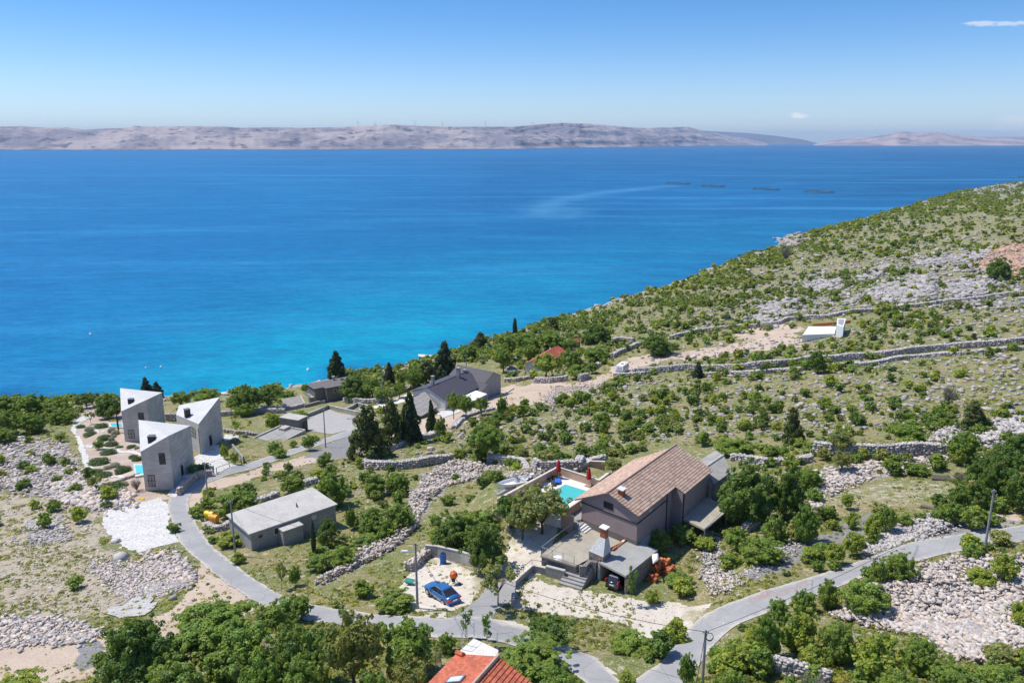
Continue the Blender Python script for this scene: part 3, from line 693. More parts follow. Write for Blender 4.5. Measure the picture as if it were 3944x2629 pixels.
ZONES = [
 ('grass', [(-9000,300),(9000,300),(9000,9000),(-9000,9000)], .62),
 ('grass', [(0,1130),(235,1160),(245,1250),(330,1290),(300,1400),(0,1440)], .40),
 ('rock', [(-300,1010),(60,1005),(150,1020),(190,1090),(260,1120),(300,1155),(250,1175),(190,1165),(120,1140),(0,1120),(-300,1120)], .62),
 ('rock', [(60,1200),(140,1185),(165,1240),(70,1255)], .6), ('rock', LB((640,690),(1040,700),(1300,640),(1440,800),(1200,940),(900,960),(700,780)), .75),
 ('rock', [(-200,1420),(150,1420),(240,1455),(190,1480),(-200,1500)], .65),
 ('dirt', [(-300,1490),(150,1485),(300,1440),(400,1400),(470,1290),(560,1370),(600,1400),(500,1440),(330,1480),(230,1560),(-300,1620)], .8),
 ('gray', LB((600,1280),(760,1270),(720,1480),(540,1500),(520,1430)), .6),
 ('dirt', [(420,1145),(475,1102),(560,1085),(700,1046),(760,1050),(700,1070),(600,1090),(495,1125),(462,1175),(475,1215),(510,1270),(440,1185)], .95),
 ('gray', [(690,1052),(720,1030),(820,997),(830,1040),(760,1055)], .95),
 ('dirt', [(830,1000),(985,960),(1095,915),(1150,895),(1165,885),(1275,872),(1330,880),(1395,853),(1440,822),(1500,815),(1600,805),(1700,785),(1830,768),(1860,790),(1740,805),(1600,822),(1500,832),(1430,862),(1330,900),(1270,925),(1170,935),(1100,950),(1035,985),(960,1010),(850,1030)], .75),
 ('dirt', R3((770,920),(820,880),(1000,850),(1130,870),(1100,920),(900,940),(800,945)), .8),
 ('garden', GARDEN, 1.0),
 ('dirt', [(120,1005),(170,985),(195,1050),(215,1100),(160,1080)], .35),
 ('chalk', CARLOT, .95), ('chalk', YARD, .60), ('chalk', COURT, .95),
 ('chalk', [(1165,1440),(1130,1418),(1190,1425),(1240,1450),(1330,1500),(1420,1555),(1390,1555),(1310,1495)], .9),
 ('chalk', [(680,1383),(760,1400),(930,1412),(1030,1400),(1030,1420),(930,1418),(700,1400)], .55),
 ('rock', [(720,1345),(860,1255),(930,1195),(945,1150),(970,1090),(1060,1062),(1140,1080),(1180,1090),(1120,1105),(1050,1105),(990,1150),(955,1215),(900,1262),(745,1342)], .55),
 ('chalk', R2((640,480),(720,430),(900,400),(1100,380),(1480,400),(1450,470),(1200,520),(900,560),(700,600)), .45),
 ('gray', R2((480,760),(700,700),(780,620),(900,600),(1000,560),(940,680),(700,800),(560,890),(330,960),(250,920),(440,860)), .75),
 ('rock', R2((950,820),(1120,640),(1400,590),(1500,640),(1560,600),(1896,560),(1896,640),(1500,690),(1200,740),(1000,820)), .75),
 ('rock', R2((690,330),(880,290),(1100,235),(1440,230),(1440,290),(1200,320),(900,400),(700,430)), .6),
 ('rock', R2((1320,150),(1480,70),(1896,0),(1896,180),(1480,170)), .85),
 ('rock', R2((780,1160),(1100,980),(1290,890),(1600,860),(1896,830),(1896,1500),(1500,1430),(1300,1290),(950,1230)), .95),
 ('rock', R2((1700,700),(1896,560),(1896,640)), .8),
 ('dirt', R2((1650,560),(1896,560),(1896,620),(1700,640)), .7),
 ('rock', [(1700,600),(1850,545),(2100,480),(2352,415),(2600,400),(2600,760),(2352,720),(2050,700),(1850,720),(1700,760)], .22),
 ('rock', [(1540,775),(1720,735),(1860,720),(2130,700),(2352,675),(2600,660),(2600,560),(2100,560),(1850,640),(1600,740)], .16),
 ('rock', R3((840,830),(960,740),(1110,730),(1080,790),(900,860)), .85), ('rock', R3((1140,650),(1290,595),(1330,640),(1240,700)), .85),
 ('rock', R3((1450,600),(1600,530),(1640,560),(1500,610)), .9), ('rock', R3((1480,690),(1680,600),(1860,580),(1850,700),(1620,740)), .8),
 ('rock', R3((1740,510),(1960,490),(2180,450),(2100,500),(1800,530)), .85), ('rock', R3((1930,650),(2080,620),(2200,620),(2100,690),(1950,700)), .8),
 ('rock', R3((1960,120),(2100,80),(2353,68),(2353,130),(2150,160)), .95),
 ('dirt', R3((2080,530),(2230,440),(2353,400),(2353,560),(2200,590)), .9),
 ('rock', [(1780,566),(1790,540),(1830,535),(1850,550)], 1.0),
]
NOSHRUB = RP+[PARK, YARD, COURT, CARLOT, GARDEN,
 [(270,880),(380,885),(520,900),(545,1060),(470,1130),(330,1150)], [(500,1100),(775,1110),(780,1200),(600,1290),(520,1280)],
 [(560,985),(650,940),(700,940),(840,925),(870,960),(830,1045),(740,1060),(600,1055)],
 [(640,895),(760,855),(830,880),(810,930),(700,950)], [(870,920),(1040,830),(1165,850),(1165,930),(1100,960),(960,1000)],
 [(1150,880),(1330,870),(1440,825),(1700,785),(1860,760),(1960,730),(1960,775),(1740,810),(1500,835),(1440,865),(1270,930),(1170,940),(1030,990),(850,1040),(820,990),(1000,950)],
 [(1140,1140),(1280,1070),(1440,1060),(1530,1015),(1700,1045),(1700,1120),(1640,1200),(1530,1290),(1430,1370),(1230,1330),(1150,1180)],
 [(700,1350),(960,1190),(1010,1130),(940,1140),(970,1070),(1060,1055),(1180,1085),(1050,1120),(960,1250),(740,1360)],
 R2((1100,1000),(1290,890),(1896,860),(1896,1450),(1500,1430),(1300,1290),(950,1230)), [(230,1180),(560,1300),(700,1380),(600,1420),(450,1420),(330,1480),(-200,1620),(-200,1440),(240,1350)],
 R3((1130,860),(1400,820),(1400,920),(1130,920)), [(970,1440),(1330,1440),(1330,1600),(960,1600)],
 [(850,1240),(1000,1240),(990,1290),(900,1350),(700,1390),(560,1300),(600,1290),(780,1260)]]
NOSHRUB.append([(1130,1400),(1640,1370),(1570,1465),(1420,1560),(1300,1490),(1130,1430)]); NOSHRUB.append(R2((700,430),(1000,390),(1440,330),(1380,520),(1230,600),(1060,590),(860,600),(720,560))); NOSHRUB.append(R2((260,930),(480,740),(700,700),(560,880)))
NOSHRUB.append([(480,1000),(560,985),(660,1000),(640,1035),(600,1075),(500,1095)]); NOSHRUB.append(R3((2080,530),(2230,440),(2400,400),(2400,560),(2200,590)))
NOSHRUB.append([(395,1085),(460,1070),(470,1150),(420,1160),(330,1180),(300,1150)])
NOSHRUB.append([(880,1290),(1130,1300),(1130,1425),(860,1418)]); NOSHRUB.append([(1560,1380),(1660,1380),(1640,1480),(1560,1500)])
COVC = {'rock': (0,0), 'grass': (0,1), 'dirt': (0,2), 'chalk': (1,0), 'garden': (1,1), 'gray': (1,2)}
def covers(X, Y, Z, warp=True):
    j = np.clip(np.hypot(X, Y)/90, .6, 6)*2.6
    wx = (fbm(X/4, Y/4, 21, 3)-.5)*j if warp else 0; wy = (fbm(X/4, Y/4, 22, 3)-.5)*j if warp else 0
    U, V = project(X+wx, Y+wy, Z); U = U/K; V = V/K
    U0, V0 = project(X, Y, Z); U0 = U0/K; V0 = V0/K
    c = np.zeros((2, 3)+X.shape); c[0, 1] = .6
    for kind, poly, s in ZONES:
        i, k = COVC[kind]; uu, vv = (U0, V0) if kind == 'garden' else (U, V)
        x0 = min(p[0] for p in poly); x1 = max(p[0] for p in poly); y0 = min(p[1] for p in poly); y1 = max(p[1] for p in poly)
        m = (uu >= x0) & (uu <= x1) & (vv >= y0) & (vv <= y1)
        if not m.any(): continue
        q = np.zeros(X.shape, bool); q[m] = inpoly(uu[m], vv[m], poly)
        c[i, k] = np.where(q, np.maximum(c[i, k], s) if kind != 'grass' else s, c[i, k])
    return c, U0, V0
# ---- terrain sheet
na, nr = 760, 1150
ang = np.concatenate([np.radians(np.linspace(-88, -39, 40, endpoint=False)), np.radians(np.linspace(-39, 39, na-80)), np.radians(np.linspace(39, 88, 41)[1:])])
rad = 14*np.exp(np.linspace(0, math.log(3600/14), nr)); rad = np.where(rad < 45, rad, rad)
na = len(ang)
AA, RR = np.meshgrid(ang, rad, indexing='ij'); X = RR*np.sin(AA); Y = RR*np.cos(AA)
Zb = T(X, Y); cv, U0, V0 = covers(X, Y, Zb)
rough = np.ones(X.shape)
for poly in RP+[PARK]:
    cx_ = sum(p[0] for p in poly)/len(poly); cy_ = sum(p[1] for p in poly)/len(poly)
    for dx, dy in ((0,0),(7,0),(-7,0),(0,5),(0,-5)): rough[inpoly(U0+dx, V0+dy, poly)] = 0
sdd = sdist(X, Y)
rough *= 1-.8*np.clip(cv[1].max(0)+cv[0][2], 0, 1); rough *= np.clip(sdd/4, 0, 1)
fr_ = np.clip(RR/200, .5, 3)
amp = (.10+.45*cv[0][0])*rough
Z = Zb+amp*((fbm(X/1.6, Y/1.6, 31, 4)-.5)*1.0+(fbm(X/7, Y/7, 33, 3)-.5)*1.6*fr_)
shore = np.clip(1-np.abs(sdd-4)/5, 0, 1)*(RR > 150)
Z += shore*(fbm(X/3, Y/3, 35, 3)-.4)*1.5
cv[0][0] = np.maximum(cv[0][0], shore*1.1); cv[0][1] = cv[0][1]*(1-shore)
i = np.arange(na-1)[:, None]*nr+np.arange(nr-1)[None]; F = np.stack([i, i+1, i+nr+1, i+nr], -1).reshape(-1, 4)
V = np.stack([X, Y, Z], -1).reshape(-1, 3)
keep = (V[F][:, :, 2].max(1) > -2.0); F = F[keep]
used = np.zeros(len(V), bool); used[F.ravel()] = True; remap = np.cumsum(used)-1
ground = npobj('ground', V[used], remap[F][:, ::-1], M['ground'], smooth=True,
               attrs={'cov': np.moveaxis(cv[0], 0, -1).reshape(-1, 3)[used], 'cov2': np.moveaxis(cv[1], 0, -1).reshape(-1, 3)[used]})
tag(ground, kind='structure')
del V, F, X, Y, Z, Zb, cv, AA, RR
# ---- roads
def catmull(pts, n):
    out = []; m = len(pts)
    for i in range(m-1):
        p0, p1, p2, p3 = pts[max(i-1,0)], pts[i], pts[i+1], pts[min(i+2,m-1)]
        for k in range(n):
            t = k/n; out.append(.5*((2*p1)+(-p0+p2)*t+(2*p0-5*p1+4*p2-p3)*t*t+(-p0+3*p1-3*p2+p3)*t**3))
    out.append(pts[-1]); return np.array(out)
def ribbon(name, L, Rr, mat, dz, nseg=14, ncol=9, jag=.12, kind='structure'):
    a = catmull([GD(*p)[:2] for p in L], nseg); b = catmull([GD(*p)[:2] for p in Rr], nseg)
    a = a+((vn(a[:,0]*1.6, a[:,1]*1.6, 4)-.5)*jag*2)[:, None]; b = b+((vn(b[:,0]*1.6, b[:,1]*1.6, 6)-.5)*jag*2)[:, None]
    s = np.linspace(0, 1, ncol)[None, :, None]; Q = a[:, None]*(1-s)+b[:, None]*s
    X = Q[..., 0]; Y = Q[..., 1]; Z = T(X, Y)+dz
    n = len(a); i = np.arange(n-1)[:, None]*ncol+np.arange(ncol-1)[None]; F = np.stack([i, i+1, i+ncol+1, i+ncol], -1).reshape(-1, 4)
    ed = np.repeat(np.abs(np.linspace(-1, 1, ncol))[None], n, 0).ravel()
    o = npobj(name, np.stack([X, Y, Z], -1).reshape(-1, 3), F, mat, smooth=True, attrs={'edge': ed})
    me = o.data
    if sum(p.normal.z for p in list(me.polygons)[:50]) < 0: me.flip_normals()
    return tag(o, kind=kind)
ribbon('road', *ROADS['a'], M['asphalt'], .060)
ribbon('village_road', *ROADS['b'], M['asphalt'], .068)
o = sheet_poly('driveway', RP[2], M['asphalt'], .052, .8); tag(o, kind='structure')
o = sheet_poly('stone_parking_area', PARK, M['paving'], .058, .7, jit=.5); tag(o, kind='structure')
pl = [(205,952),(178,962),(163,985),(172,1000),(183,1035),(192,1070),(205,1100)]; pr_ = [(215,958),(192,968),(176,988),(186,1006),(198,1035),(208,1062),(226,1093)]
ribbon('garden_path', pl, pr_, M['paving'], .08, jag=.25)
def gp(*pts): return [(119.3+.2282*x, 835+.2282*y) for x, y in pts]
for nm, L, Rr in (('garden_path', gp((345,815),(420,825),(560,845),(700,870),(900,905)), gp((350,850),(430,850),(560,875),(700,900),(900,935))),
                  ('garden_path', gp((500,1090),(600,1110),(760,1150)), gp((510,1115),(620,1145),(740,1170))),
                  ('garden_path', gp((330,640),(450,665),(520,680)), gp((330,655),(440,685),(510,700)))):
    ribbon(nm, L, Rr, M['paving'], .07, jag=.2)
o = sheet_poly('stone_forecourt', gp((1430,940),(1500,915),(1690,900),(1790,1000),(1890,1030),(1640,1120),(1560,1090),(1450,1010)), M['paving'], .07, .7, jit=.3); tag(o, kind='structure')
o = sheet_poly('stone_forecourt', gp((1505,905),(1590,820),(1690,840),(1700,925),(1500,945),(1430,940)), M['paving'], .064, .7, jit=.2); tag(o, kind='structure')
o = sheet_poly('stone_forecourt', gp((1730,745),(1740,710),(1890,730),(1850,760),(1740,780)), M['paving'], .064, .7, jit=.2); tag(o, kind='structure')
o = sheet_poly('stone_walkway', gp((1160,1330),(1310,1130),(1400,1100),(1420,1130),(1330,1260),(1240,1350)), M['paving'], .10, .7, jit=.2); tag(o, kind='structure')
# ---- sea sheet
na, nr = 420, 620
ang = np.radians(np.linspace(-89, 89, na)); rad = 120*np.exp(np.linspace(0, math.log(37000/120), nr))
AA, RR = np.meshgrid(ang, rad, indexing='ij'); X = RR*np.sin(AA); Y = RR*np.cos(AA); d = -sdist(X, Y)
sh = np.zeros(X.shape)
for u, v, r_, s_ in [(600,892,28,.7),(680,860,34,.85),(760,835,36,.8),(840,815,34,.95),(900,800,30,.8),(980,740,40,.32),(940,770,34,.5),(1050,700,48,.2),(1150,680,60,.26),(1280,650,80,.2),(1450,605,100,.14),(560,880,30,.55),(780,780,50,.3),(600,820,60,.2),(1000,620,130,.14),(700,700,110,.14),(330,800,90,.12),(1650,560,120,.18),(1800,520,120,.12)]:
    c_ = P(u*K, v*K, 0); sh = 1-(1-sh)*(1-s_*np.exp(-((X-c_[0])**2+(Y-c_[1])**2)/(r_*r_*1.6)))
sh = sh+(fbm(X/28, Y/28, 41, 4)-.5)*.35*np.exp(-np.maximum(d, 0)/110)
weed = np.clip(fbm(X/22, Y/22, 44, 4)-.52, 0, 1)*3.2*np.exp(-np.maximum(d, 0)/35)
sh = np.clip(sh*(1-np.clip(weed, 0, .75)), 0, 1)
deepv = np.clip(.42+.9*X/np.maximum(Y, 50)+(fbm(X/420, Y/800, 45, 4)-.5)*.8, 0, 1)
near_l = np.exp(-((X+150)**2/70**2+(Y-235)**2/40**2)); deepv = np.clip(deepv+near_l*.8, 0, 1)
wake = [P(u*K, v*K, 0)[:2] for u, v in [(1535,427),(1450,436),(1380,443),(1320,452),(1275,463),(1255,478),(1240,495)]]
wd = sdist(X, Y, wake, False); slick = np.exp(-(wd/ (14+fbm(X/40, Y/40, 3)*22))**2)*.9
wake2 = [P(u*K, v*K, 0)[:2] for u, v in [(1300,500),(1330,490),(1318,478)]]; slick += .5*np.exp(-(sdist(X, Y, wake2, False)/18)**2)
i = np.arange(na-1)[:, None]*nr+np.arange(nr-1)[None]; F = np.stack([i, i+nr, i+nr+1, i+1], -1).reshape(-1, 4)
sea = npobj('sea', np.stack([X, Y, X*0], -1).reshape(-1, 3), F, M['sea'], attrs={'sea': np.stack([sh, deepv, np.clip(slick, 0, 1)], -1).reshape(-1, 3)})
tag(sea, kind='structure')
if sea.data.polygons[0].normal.z < 0: sea.data.flip_normals()
# ---- far islands: shoreline row and skyline row per column (overview pixels)
def island(name, sky_, shore_, depthf, seed, mat='hills'):
    us = np.arange(sky_[0][0], sky_[-1][0]+.1, 2.2)
    sv = np.interp(us, [p[0] for p in sky_], [p[1] for p in sky_]); hv = np.interp(us, [p[0] for p in shore_], [p[1] for p in shore_])
    n = len(us); m = 90; V = []; band = []
    for k in range(n):
        s0 = P(us[k]*K, hv[k]*K, 0); dirn = s0[:2]/np.linalg.norm(s0[:2]); D0 = np.linalg.norm(s0[:2])
        jag = (float(fbm(us[k]/45, 0., seed, 3))-.5)*.03*D0
        D0 += jag; dep = D0*depthf
        el = (CAMZ-0)/1.0
        r = ray(us[k]*K, sv[k]*K); slope = r[2]/np.hypot(r[0], r[1])
        top = CAMZ+slope*(D0+dep)
        for q in range(m):
            f = (q/(m-1.0))**1.5; Dq = D0+dep*f
            V.append((dirn[0]*Dq, dirn[1]*Dq, f, top, D0))
    V = np.array(V).reshape(n, m, 5); X = V[..., 0]; Y = V[..., 1]; f = V[..., 2]; top = V[..., 3]; D0 = V[..., 4]
    s = D0/7500.
    rg = lambda sc_, sd, o: 1-np.abs(fbm(X/(sc_*s)+3, Y/(sc_*s), sd, o)*2-1)
    rid = rg(2300, seed+1, 2); gul = rg(900, seed+5, 3); fine = rg(260, seed+9, 3)
    prof = np.where(f < .10, f/.10*.13, .13+.87*(np.maximum(f-.10, 0)/.90)**.62)
    h = top*prof*(.62+.38*rid)+top*.46*(gul-.7)*np.clip(f*4, 0, 1)+top*.20*(fine-.7)*np.clip(f*5, 0, 1)
    h = np.minimum(h, CAMZ+(top-CAMZ)*(D0*(1+depthf*f))/(D0*(1+depthf))); h = np.maximum(h, 1+np.maximum(top, 0)*.25*f); h[:, 0] = -3
    h[:, -1] = top[:, -1]*.995
    Z = h; i = np.arange(n-1)[:, None]*m+np.arange(m-1)[None]; F = np.stack([i, i+m, i+m+1, i+1], -1).reshape(-1, 4)
    nv = n*m; back = np.stack([X[:, -1]*1.02, Y[:, -1]*1.02, X[:, -1]*0-3], -1)
    Vv = np.vstack([np.stack([X, Y, Z], -1).reshape(-1, 3), back]); ii = np.arange(n-1); Fb = np.stack([ii*m+m-1, (ii+1)*m+m-1, nv+ii+1, nv+ii], -1)
    bnd = np.concatenate([(1-np.clip(f*22, 0, 1)).ravel()*.9, np.zeros(n)])
    o = npobj(name, Vv, np.vstack([F, Fb]), M[mat], attrs={'shoreband': bnd}, smooth=True); tag(o, kind='structure')
    return o
hill1 = island('far_island', [(-420,292),(-200,290),(0,291),(60,290),(120,294),(160,293),(200,298),(250,295),(300,294),(315,289),(340,291),(400,291),(450,290),(520,291),(560,294),(620,292),(700,294),(780,292),(830,290),(870,288),(900,286),(960,289),(1020,291),(1110,291),(1180,291),(1225,287),(1260,284),(1300,282),(1350,284),(1400,288),(1440,292),(1490,294),(1540,292),(1580,291),(1610,300),(1660,310),(1710,318),(1750,326),(1765,331)],
       [(-420,346),(0,345),(300,345),(700,344),(1180,342.5),(1260,341),(1420,338.5),(1600,336),(1765,334)], .22, 61)
hill2 = island('far_headland', [(1590,299),(1640,302),(1720,306),(1780,312),(1840,320),(1885,331)], [(1590,331.5),(1885,332)], .2, 71, 'hills2')
hill3 = island('far_island', [(1868,332),(1900,324),(1960,318),(2010,313),(2045,308),(2058,303),(2075,302),(2098,305),(2130,303),(2160,305),(2200,310),(2250,315),(2300,317),(2352,319),(2500,318),(2700,322)], [(1868,334),(2000,335),(2352,334.5),(2700,334)], .2, 81, 'hills3')
hill4 = island('far_mountain', [(2200,322),(2270,314),(2340,314),(2420,311),(2560,318)], [(2200,330.5),(2560,330.5)], .15, 91)
# small islets at the channel
for u, v, w_ in ((1385,336,14),(1424,337,16)):
    c_ = P(u*K, v*K, 0); pv, pf, _ = STONES[int(u) % 10]
    o = npobj('islet', pv*np.array([w_*6.0, 90, 22])+np.array([c_[0], c_[1], 0]), pf, M['hills'], attrs={'shoreband': np.ones(12)}); tag(o, kind='structure')
# ---- stones
def zone_px(poly, n):
    x0 = min(p[0] for p in poly); x1 = max(p[0] for p in poly); y0 = min(p[1] for p in poly); y1 = max(p[1] for p in poly)
    u = rng.uniform(x0, x1, n*3); v = rng.uniform(y0, y1, n*3); m = inpoly(u, v, poly); return u[m][:n], v[m][:n]
def stones_on(name, sets, mat, label=None, cat=None, kind='stuff'):
    Ps = []; Ss = []; Ts = []
    for poly, n, s0, s1, tk, pile in sets:
        u, v = zone_px(poly, n); sp = np.where(rng.random(len(u)) < .35, 13., 3.); u = u+rng.normal(size=len(u))*sp*(1 if pile < 1 else .25); v = v+rng.normal(size=len(v))*sp*.6*(1 if pile < 1 else .25); x, y, z = GL(u*K, v*K); m = len(u)
        s = s0+(s1-s0)*rng.random(m)**3.0; s *= np.clip(np.hypot(x, y)/110, .8, 3)**.7
        hgt = pile*np.clip(fbm(x/4, y/4, 51, 2)*1.6-.3, 0, 1.3)*rng.random(m) if pile else 0
        Ps.append(np.stack([x, y, z+s*.12+hgt], 1)); Ss.append(np.stack([s*(.8+1.0*rng.random(m)), s*(.6+.5*rng.random(m)), s*(.35+.45*rng.random(m))], 1)); Ts.append(stonetint(m, tk)*(.80 if name == 'hillside_rocks' else 1))
    Ps = np.vstack(Ps); Ss = np.vstack(Ss); Ts = np.vstack(Ts)
    o = scatter(name, STONES, Ps, Ss, rng.random(len(Ps))*6.28, Ts, mat, tilt=.5)
    return tag(o, label, cat, None, kind)
stones_on('rubble_stones', [
 (ZONES[2][1], 8000, .16, .8, 'warm', .3), (ZONES[3][1], 630, 0.16, 0.61, 'grey', 0), (ZONES[4][1], 5200, .10, .55, 'warm', .2), (LB((1040,640),(1260,590),(1440,790),(1400,880),(1190,780)), 390, 0.32, 1.02, 'warm', .25),
 (ZONES[5][1], 3300, 0.18, 0.82, 'warm', .2), (LB((380,150),(560,100),(940,190),(950,280),(640,300),(420,240)), 2250, 0.24, 1.16, 'warm', .5),
 ([(720,1345),(860,1255),(930,1195),(965,1185),(958,1215),(900,1265),(745,1340)], 3900, 0.20, 0.68, 'warm', 1.1), ([(925,1180),(960,1120),(1000,1080),(1060,1062),(1110,1070),(1090,1100),(1020,1120),(985,1150),(955,1200)], 4200, 0.20, 0.68, 'warm', 1.2),
 ([(1060,1060),(1140,1070),(1240,1080),(1290,1085),(1200,1100),(1100,1100)], 1350, 0.16, 0.54, 'warm', .4),
 (R2((1000,1010),(1130,960),(1290,890),(1600,860),(1896,840),(1896,1500),(1500,1430),(1300,1290),(950,1230),(780,1190)), 10500, 0.18, 0.85, 'warm', .9),
 (R2((1120,650),(1400,600),(1500,640),(1420,690),(1200,740),(1000,820),(950,800)), 3600, 0.16, 0.68, 'grey', .7),
 (R2((690,330),(880,300),(1100,245),(1440,240),(1440,290),(1200,310),(900,400),(720,500),(690,600),(640,560)), 3000, 0.20, 0.75, 'warm', .5),
 (R2((1320,150),(1480,70),(1896,10),(1896,180),(1480,160)), 2850, 0.24, 0.88, 'grey', .8),
 (R2((30,980),(100,910),(220,930),(240,1000),(60,1060)), 630, 0.16, 0.54, 'warm', .8), (R2((480,740),(600,740),(560,820),(300,960),(230,940)), 900, 0.12, 0.41, 'grey', .2), (R2((0,700),(100,700),(140,850),(60,960),(0,960)), 600, 0.20, 0.68, 'grey', .4),
 ([(1270,893),(1310,885),(1395,880),(1400,900),(1330,915),(1280,925),(1235,935)], 900, 0.16, 0.54, 'warm', .5),
 ([(1165,935),(1330,935),(1330,990),(1165,990)], 240, 0.12, 0.34, 'grey', 0),
 ([(1660,1400),(1690,1435),(1640,1490),(1615,1480)], 90, 0.08, 0.27, 'warm', 0), (YARD, 390, 0.06, 0.24, 'warm', 0),
 ([(600,1060),(760,1060),(900,1100),(820,1180),(780,1120),(560,1100)], 495, 0.10, 0.41, 'grey', 0), ([(0,1130),(235,1160),(245,1250),(330,1290),(300,1400),(0,1440)], 2300, .10, .5, 'warm', 0)], M['stone'])
hz = [(ZONES[k][1], n, .4, 1.5, 'grey', 0) for k, n in ((28,3000),(29,1300),(30,1100),(31,600),(32,500),(33,1500),(34,1000),(35,700),(36,1500))]
stones_on('hillside_rocks', [(z_[0], z_[1], z_[2], z_[3], z_[4], .3) for z_ in hz]+[
 ([(1330,880),(1480,870),(2352,810),(2352,980),(1700,1000),(1000,1060),(870,1060),(1000,1000),(1170,940)], 3600, .2, 1.1, 'grey', 0),
 ([(1500,700),(1850,570),(2300,440),(2352,700),(1500,760),(1200,780)], 3200, .3, 1.0, 'grey', 0),
 ([(0,925),(200,918),(400,912),(640,898),(800,866),(800,872),(400,925),(0,935)], 500, .4, 1.3, 'warm', .2),
 ([(800,862),(960,832),(1150,775),(1300,725),(1520,662),(1790,566),(1790,575),(1520,672),(1300,735),(1150,790),(960,850),(800,875)], 1500, .5, 1.6, 'warm', .3),
 (R3((2090,530),(2230,440),(2400,395),(2400,560),(2200,585)), 3200, .4, 1.3, 'earth', .4),
 ([(1785,566),(1788,542),(1825,534),(1845,545),(1830,566)], 500, .8, 2.4, 'warm', .6),
 ([(1500,810),(1860,760),(2352,690),(2352,780),(1700,840),(1480,850)], 1500, .2, .9, 'grey', 0)], M['stone'])
# ---- dry stone walls
def dwall(label, pathD, h=1.2, th=.7, st=.38, tk='grey', mat='stone', group=None, cap=True):
    pts = np.array([GD(*p)[:2] for p in pathD]); seg = np.linalg.norm(np.diff(pts, axis=0), axis=1); L = seg.sum(); cum = np.concatenate([[0], np.cumsum(seg)])
    n = int(L/(st*.8)); rows = max(2, int(round(h/(st*.62)))); ps = []; ss = []; rr = []
    t_ = np.linspace(0, L, max(n, 3)); cx = np.interp(t_, cum, pts[:,0]); cy = np.interp(t_, cum, pts[:,1])
    cx += (vn(t_/6, t_*0, 2)-.5)*.5; cy += (vn(t_/6, t_*0, 7)-.5)*.5
    dx = np.gradient(cx); dy = np.gradient(cy); q = np.hypot(dx, dy)+1e-9; nx = -dy/q; ny = dx/q; an = np.arctan2(dy, dx)
    zz = TL(cx, cy); hh = h*(.82+.3*vn(t_/5, t_*0, 13))
    for side in (-1, 0, 1):
        for k in range(rows):
            f = (k+.35)/rows
            if side == 0 and k < rows-1: continue
            o_ = side*(th/2)*(1-.3*f)+rng.normal(0, .04, len(t_)); m = len(t_)
            ps.append(np.stack([cx+nx*o_+rng.normal(0,.06,m), cy+ny*o_+rng.normal(0,.06,m), zz+f*hh], 1))
            s = st*(.85+.5*rng.random(m)); ss.append(np.stack([s*1.25, s*.9, s*.78], 1)); rr.append(an+rng.normal(0,.25,m))
    ps = np.vstack(ps); ss = np.vstack(ss); rr = np.concatenate(rr)
    b = np.array([pts[0][0], pts[0][1], Tz(*pts[0])])
    o = scatter('dry_stone_wall', STONES, ps-b, ss, rr, stonetint(len(ps), tk), M[mat], tilt=.3); o.location = b
    # rubble core so no light passes through
    core = MB(); keep = np.linspace(0, len(t_)-1, max(3, len(t_)//4)).astype(int)
    core.wall([(cx[i], cy[i]) for i in keep], th*.55, [zz[i]-.3 for i in keep], [zz[i]+hh[i]*.82 for i in keep])
    k_ = core.obj('core', M['stone']); 
    me = k_.data; co = np.array([v.co[:] for v in me.vertices])-b
    for v, c_ in zip(me.vertices, co): v.co = c_
    k_.parent = o
    return tag(o, label, 'stone wall', group)
dwall('long grey dry stone wall above the caravan track, nearly straight across the hillside', [(1452,861),(1500,857),(1580,850),(1705,848),(1788,842),(1872,831),(1955,826),(2022,820),(2122,808),(2230,798),(2352,790),(2430,784)], 1.9, .9, .55)
dwall('low second dry stone wall running just below the long hillside wall', [(1622,864),(1726,860),(1830,851),(1905,842),(1988,840),(2080,823),(2205,815),(2352,803),(2430,798)], 1.1, 1.1, .55)
dwall('dry stone wall across the slope above the dirt track and white shed', [(1540,780),(1605,762),(1697,753),(1788,745),(1809,736),(1892,731),(1955,719),(2030,713),(2142,701),(2247,689),(2352,677),(2430,670)], 1.5, 1.0, .6)
dwall('grey dry stone wall between the conifers and the rubble heap', [(826,1073),(850,1077),(888,1078),(925,1076),(959,1072),(1000,1065),(1027,1061),(1040,1058)], 1.7, .9, .5)
dwall('dark faced dry stone wall directly behind the pool terrace', [(1121,1062),(1160,1066),(1200,1069),(1235,1074),(1285,1079),(1330,1079),(1352,1070),(1390,1064)], 1.6, .9, .5)
dwall('grey dry stone wall behind the big bushes right of the tiled house', [(1680,1058),(1774,1068),(1820,1066),(1862,1060)], 1.2, .9, .5)
dwall('tall dry stone wall above the pale rubble clearing', [(1870,1046),(1908,1050),(1954,1050),(2040,1050),(2100,1048),(2173,1046)], 2.3, .9, .5)
dwall('loose stone wall heaped at the foot of the conifer group', [(855,1056),(880,1042),(900,1032),(936,1018),(977,1008),(1005,1000)], 1.3, 1.5, .7)
dwall('rough stone wall beside the pink track near the two small trees', [(1040,985),(1070,958),(1105,947),(1135,940)], .9, 1.2, .6)
dwall('low masonry wall with pale top at the bottom edge among yellow-green bushes', [(1755,1538),(1800,1546),(1845,1556),(1905,1572)], 1.3, .6, .35)
dwall('short stone wall between the two dark bushes below the tiled house', [(1708,1226),(1735,1208),(1763,1190)], 1.2, .7, .4)
dwall('shaded dry stone wall in front of the red-tiled cottage', [(1228,880),(1264,879),(1302,874)], 1.7, .9, .55)
dwall('stub of dry stone wall at the far side of the cottage gate', [(1330,876),(1349,871)], 2.0, 1.2, .6)
dwall('low broken stone wall at the left of the cottage yard', [(1158,877),(1185,876),(1225,868)], 1.2, .8, .5, 'warm')
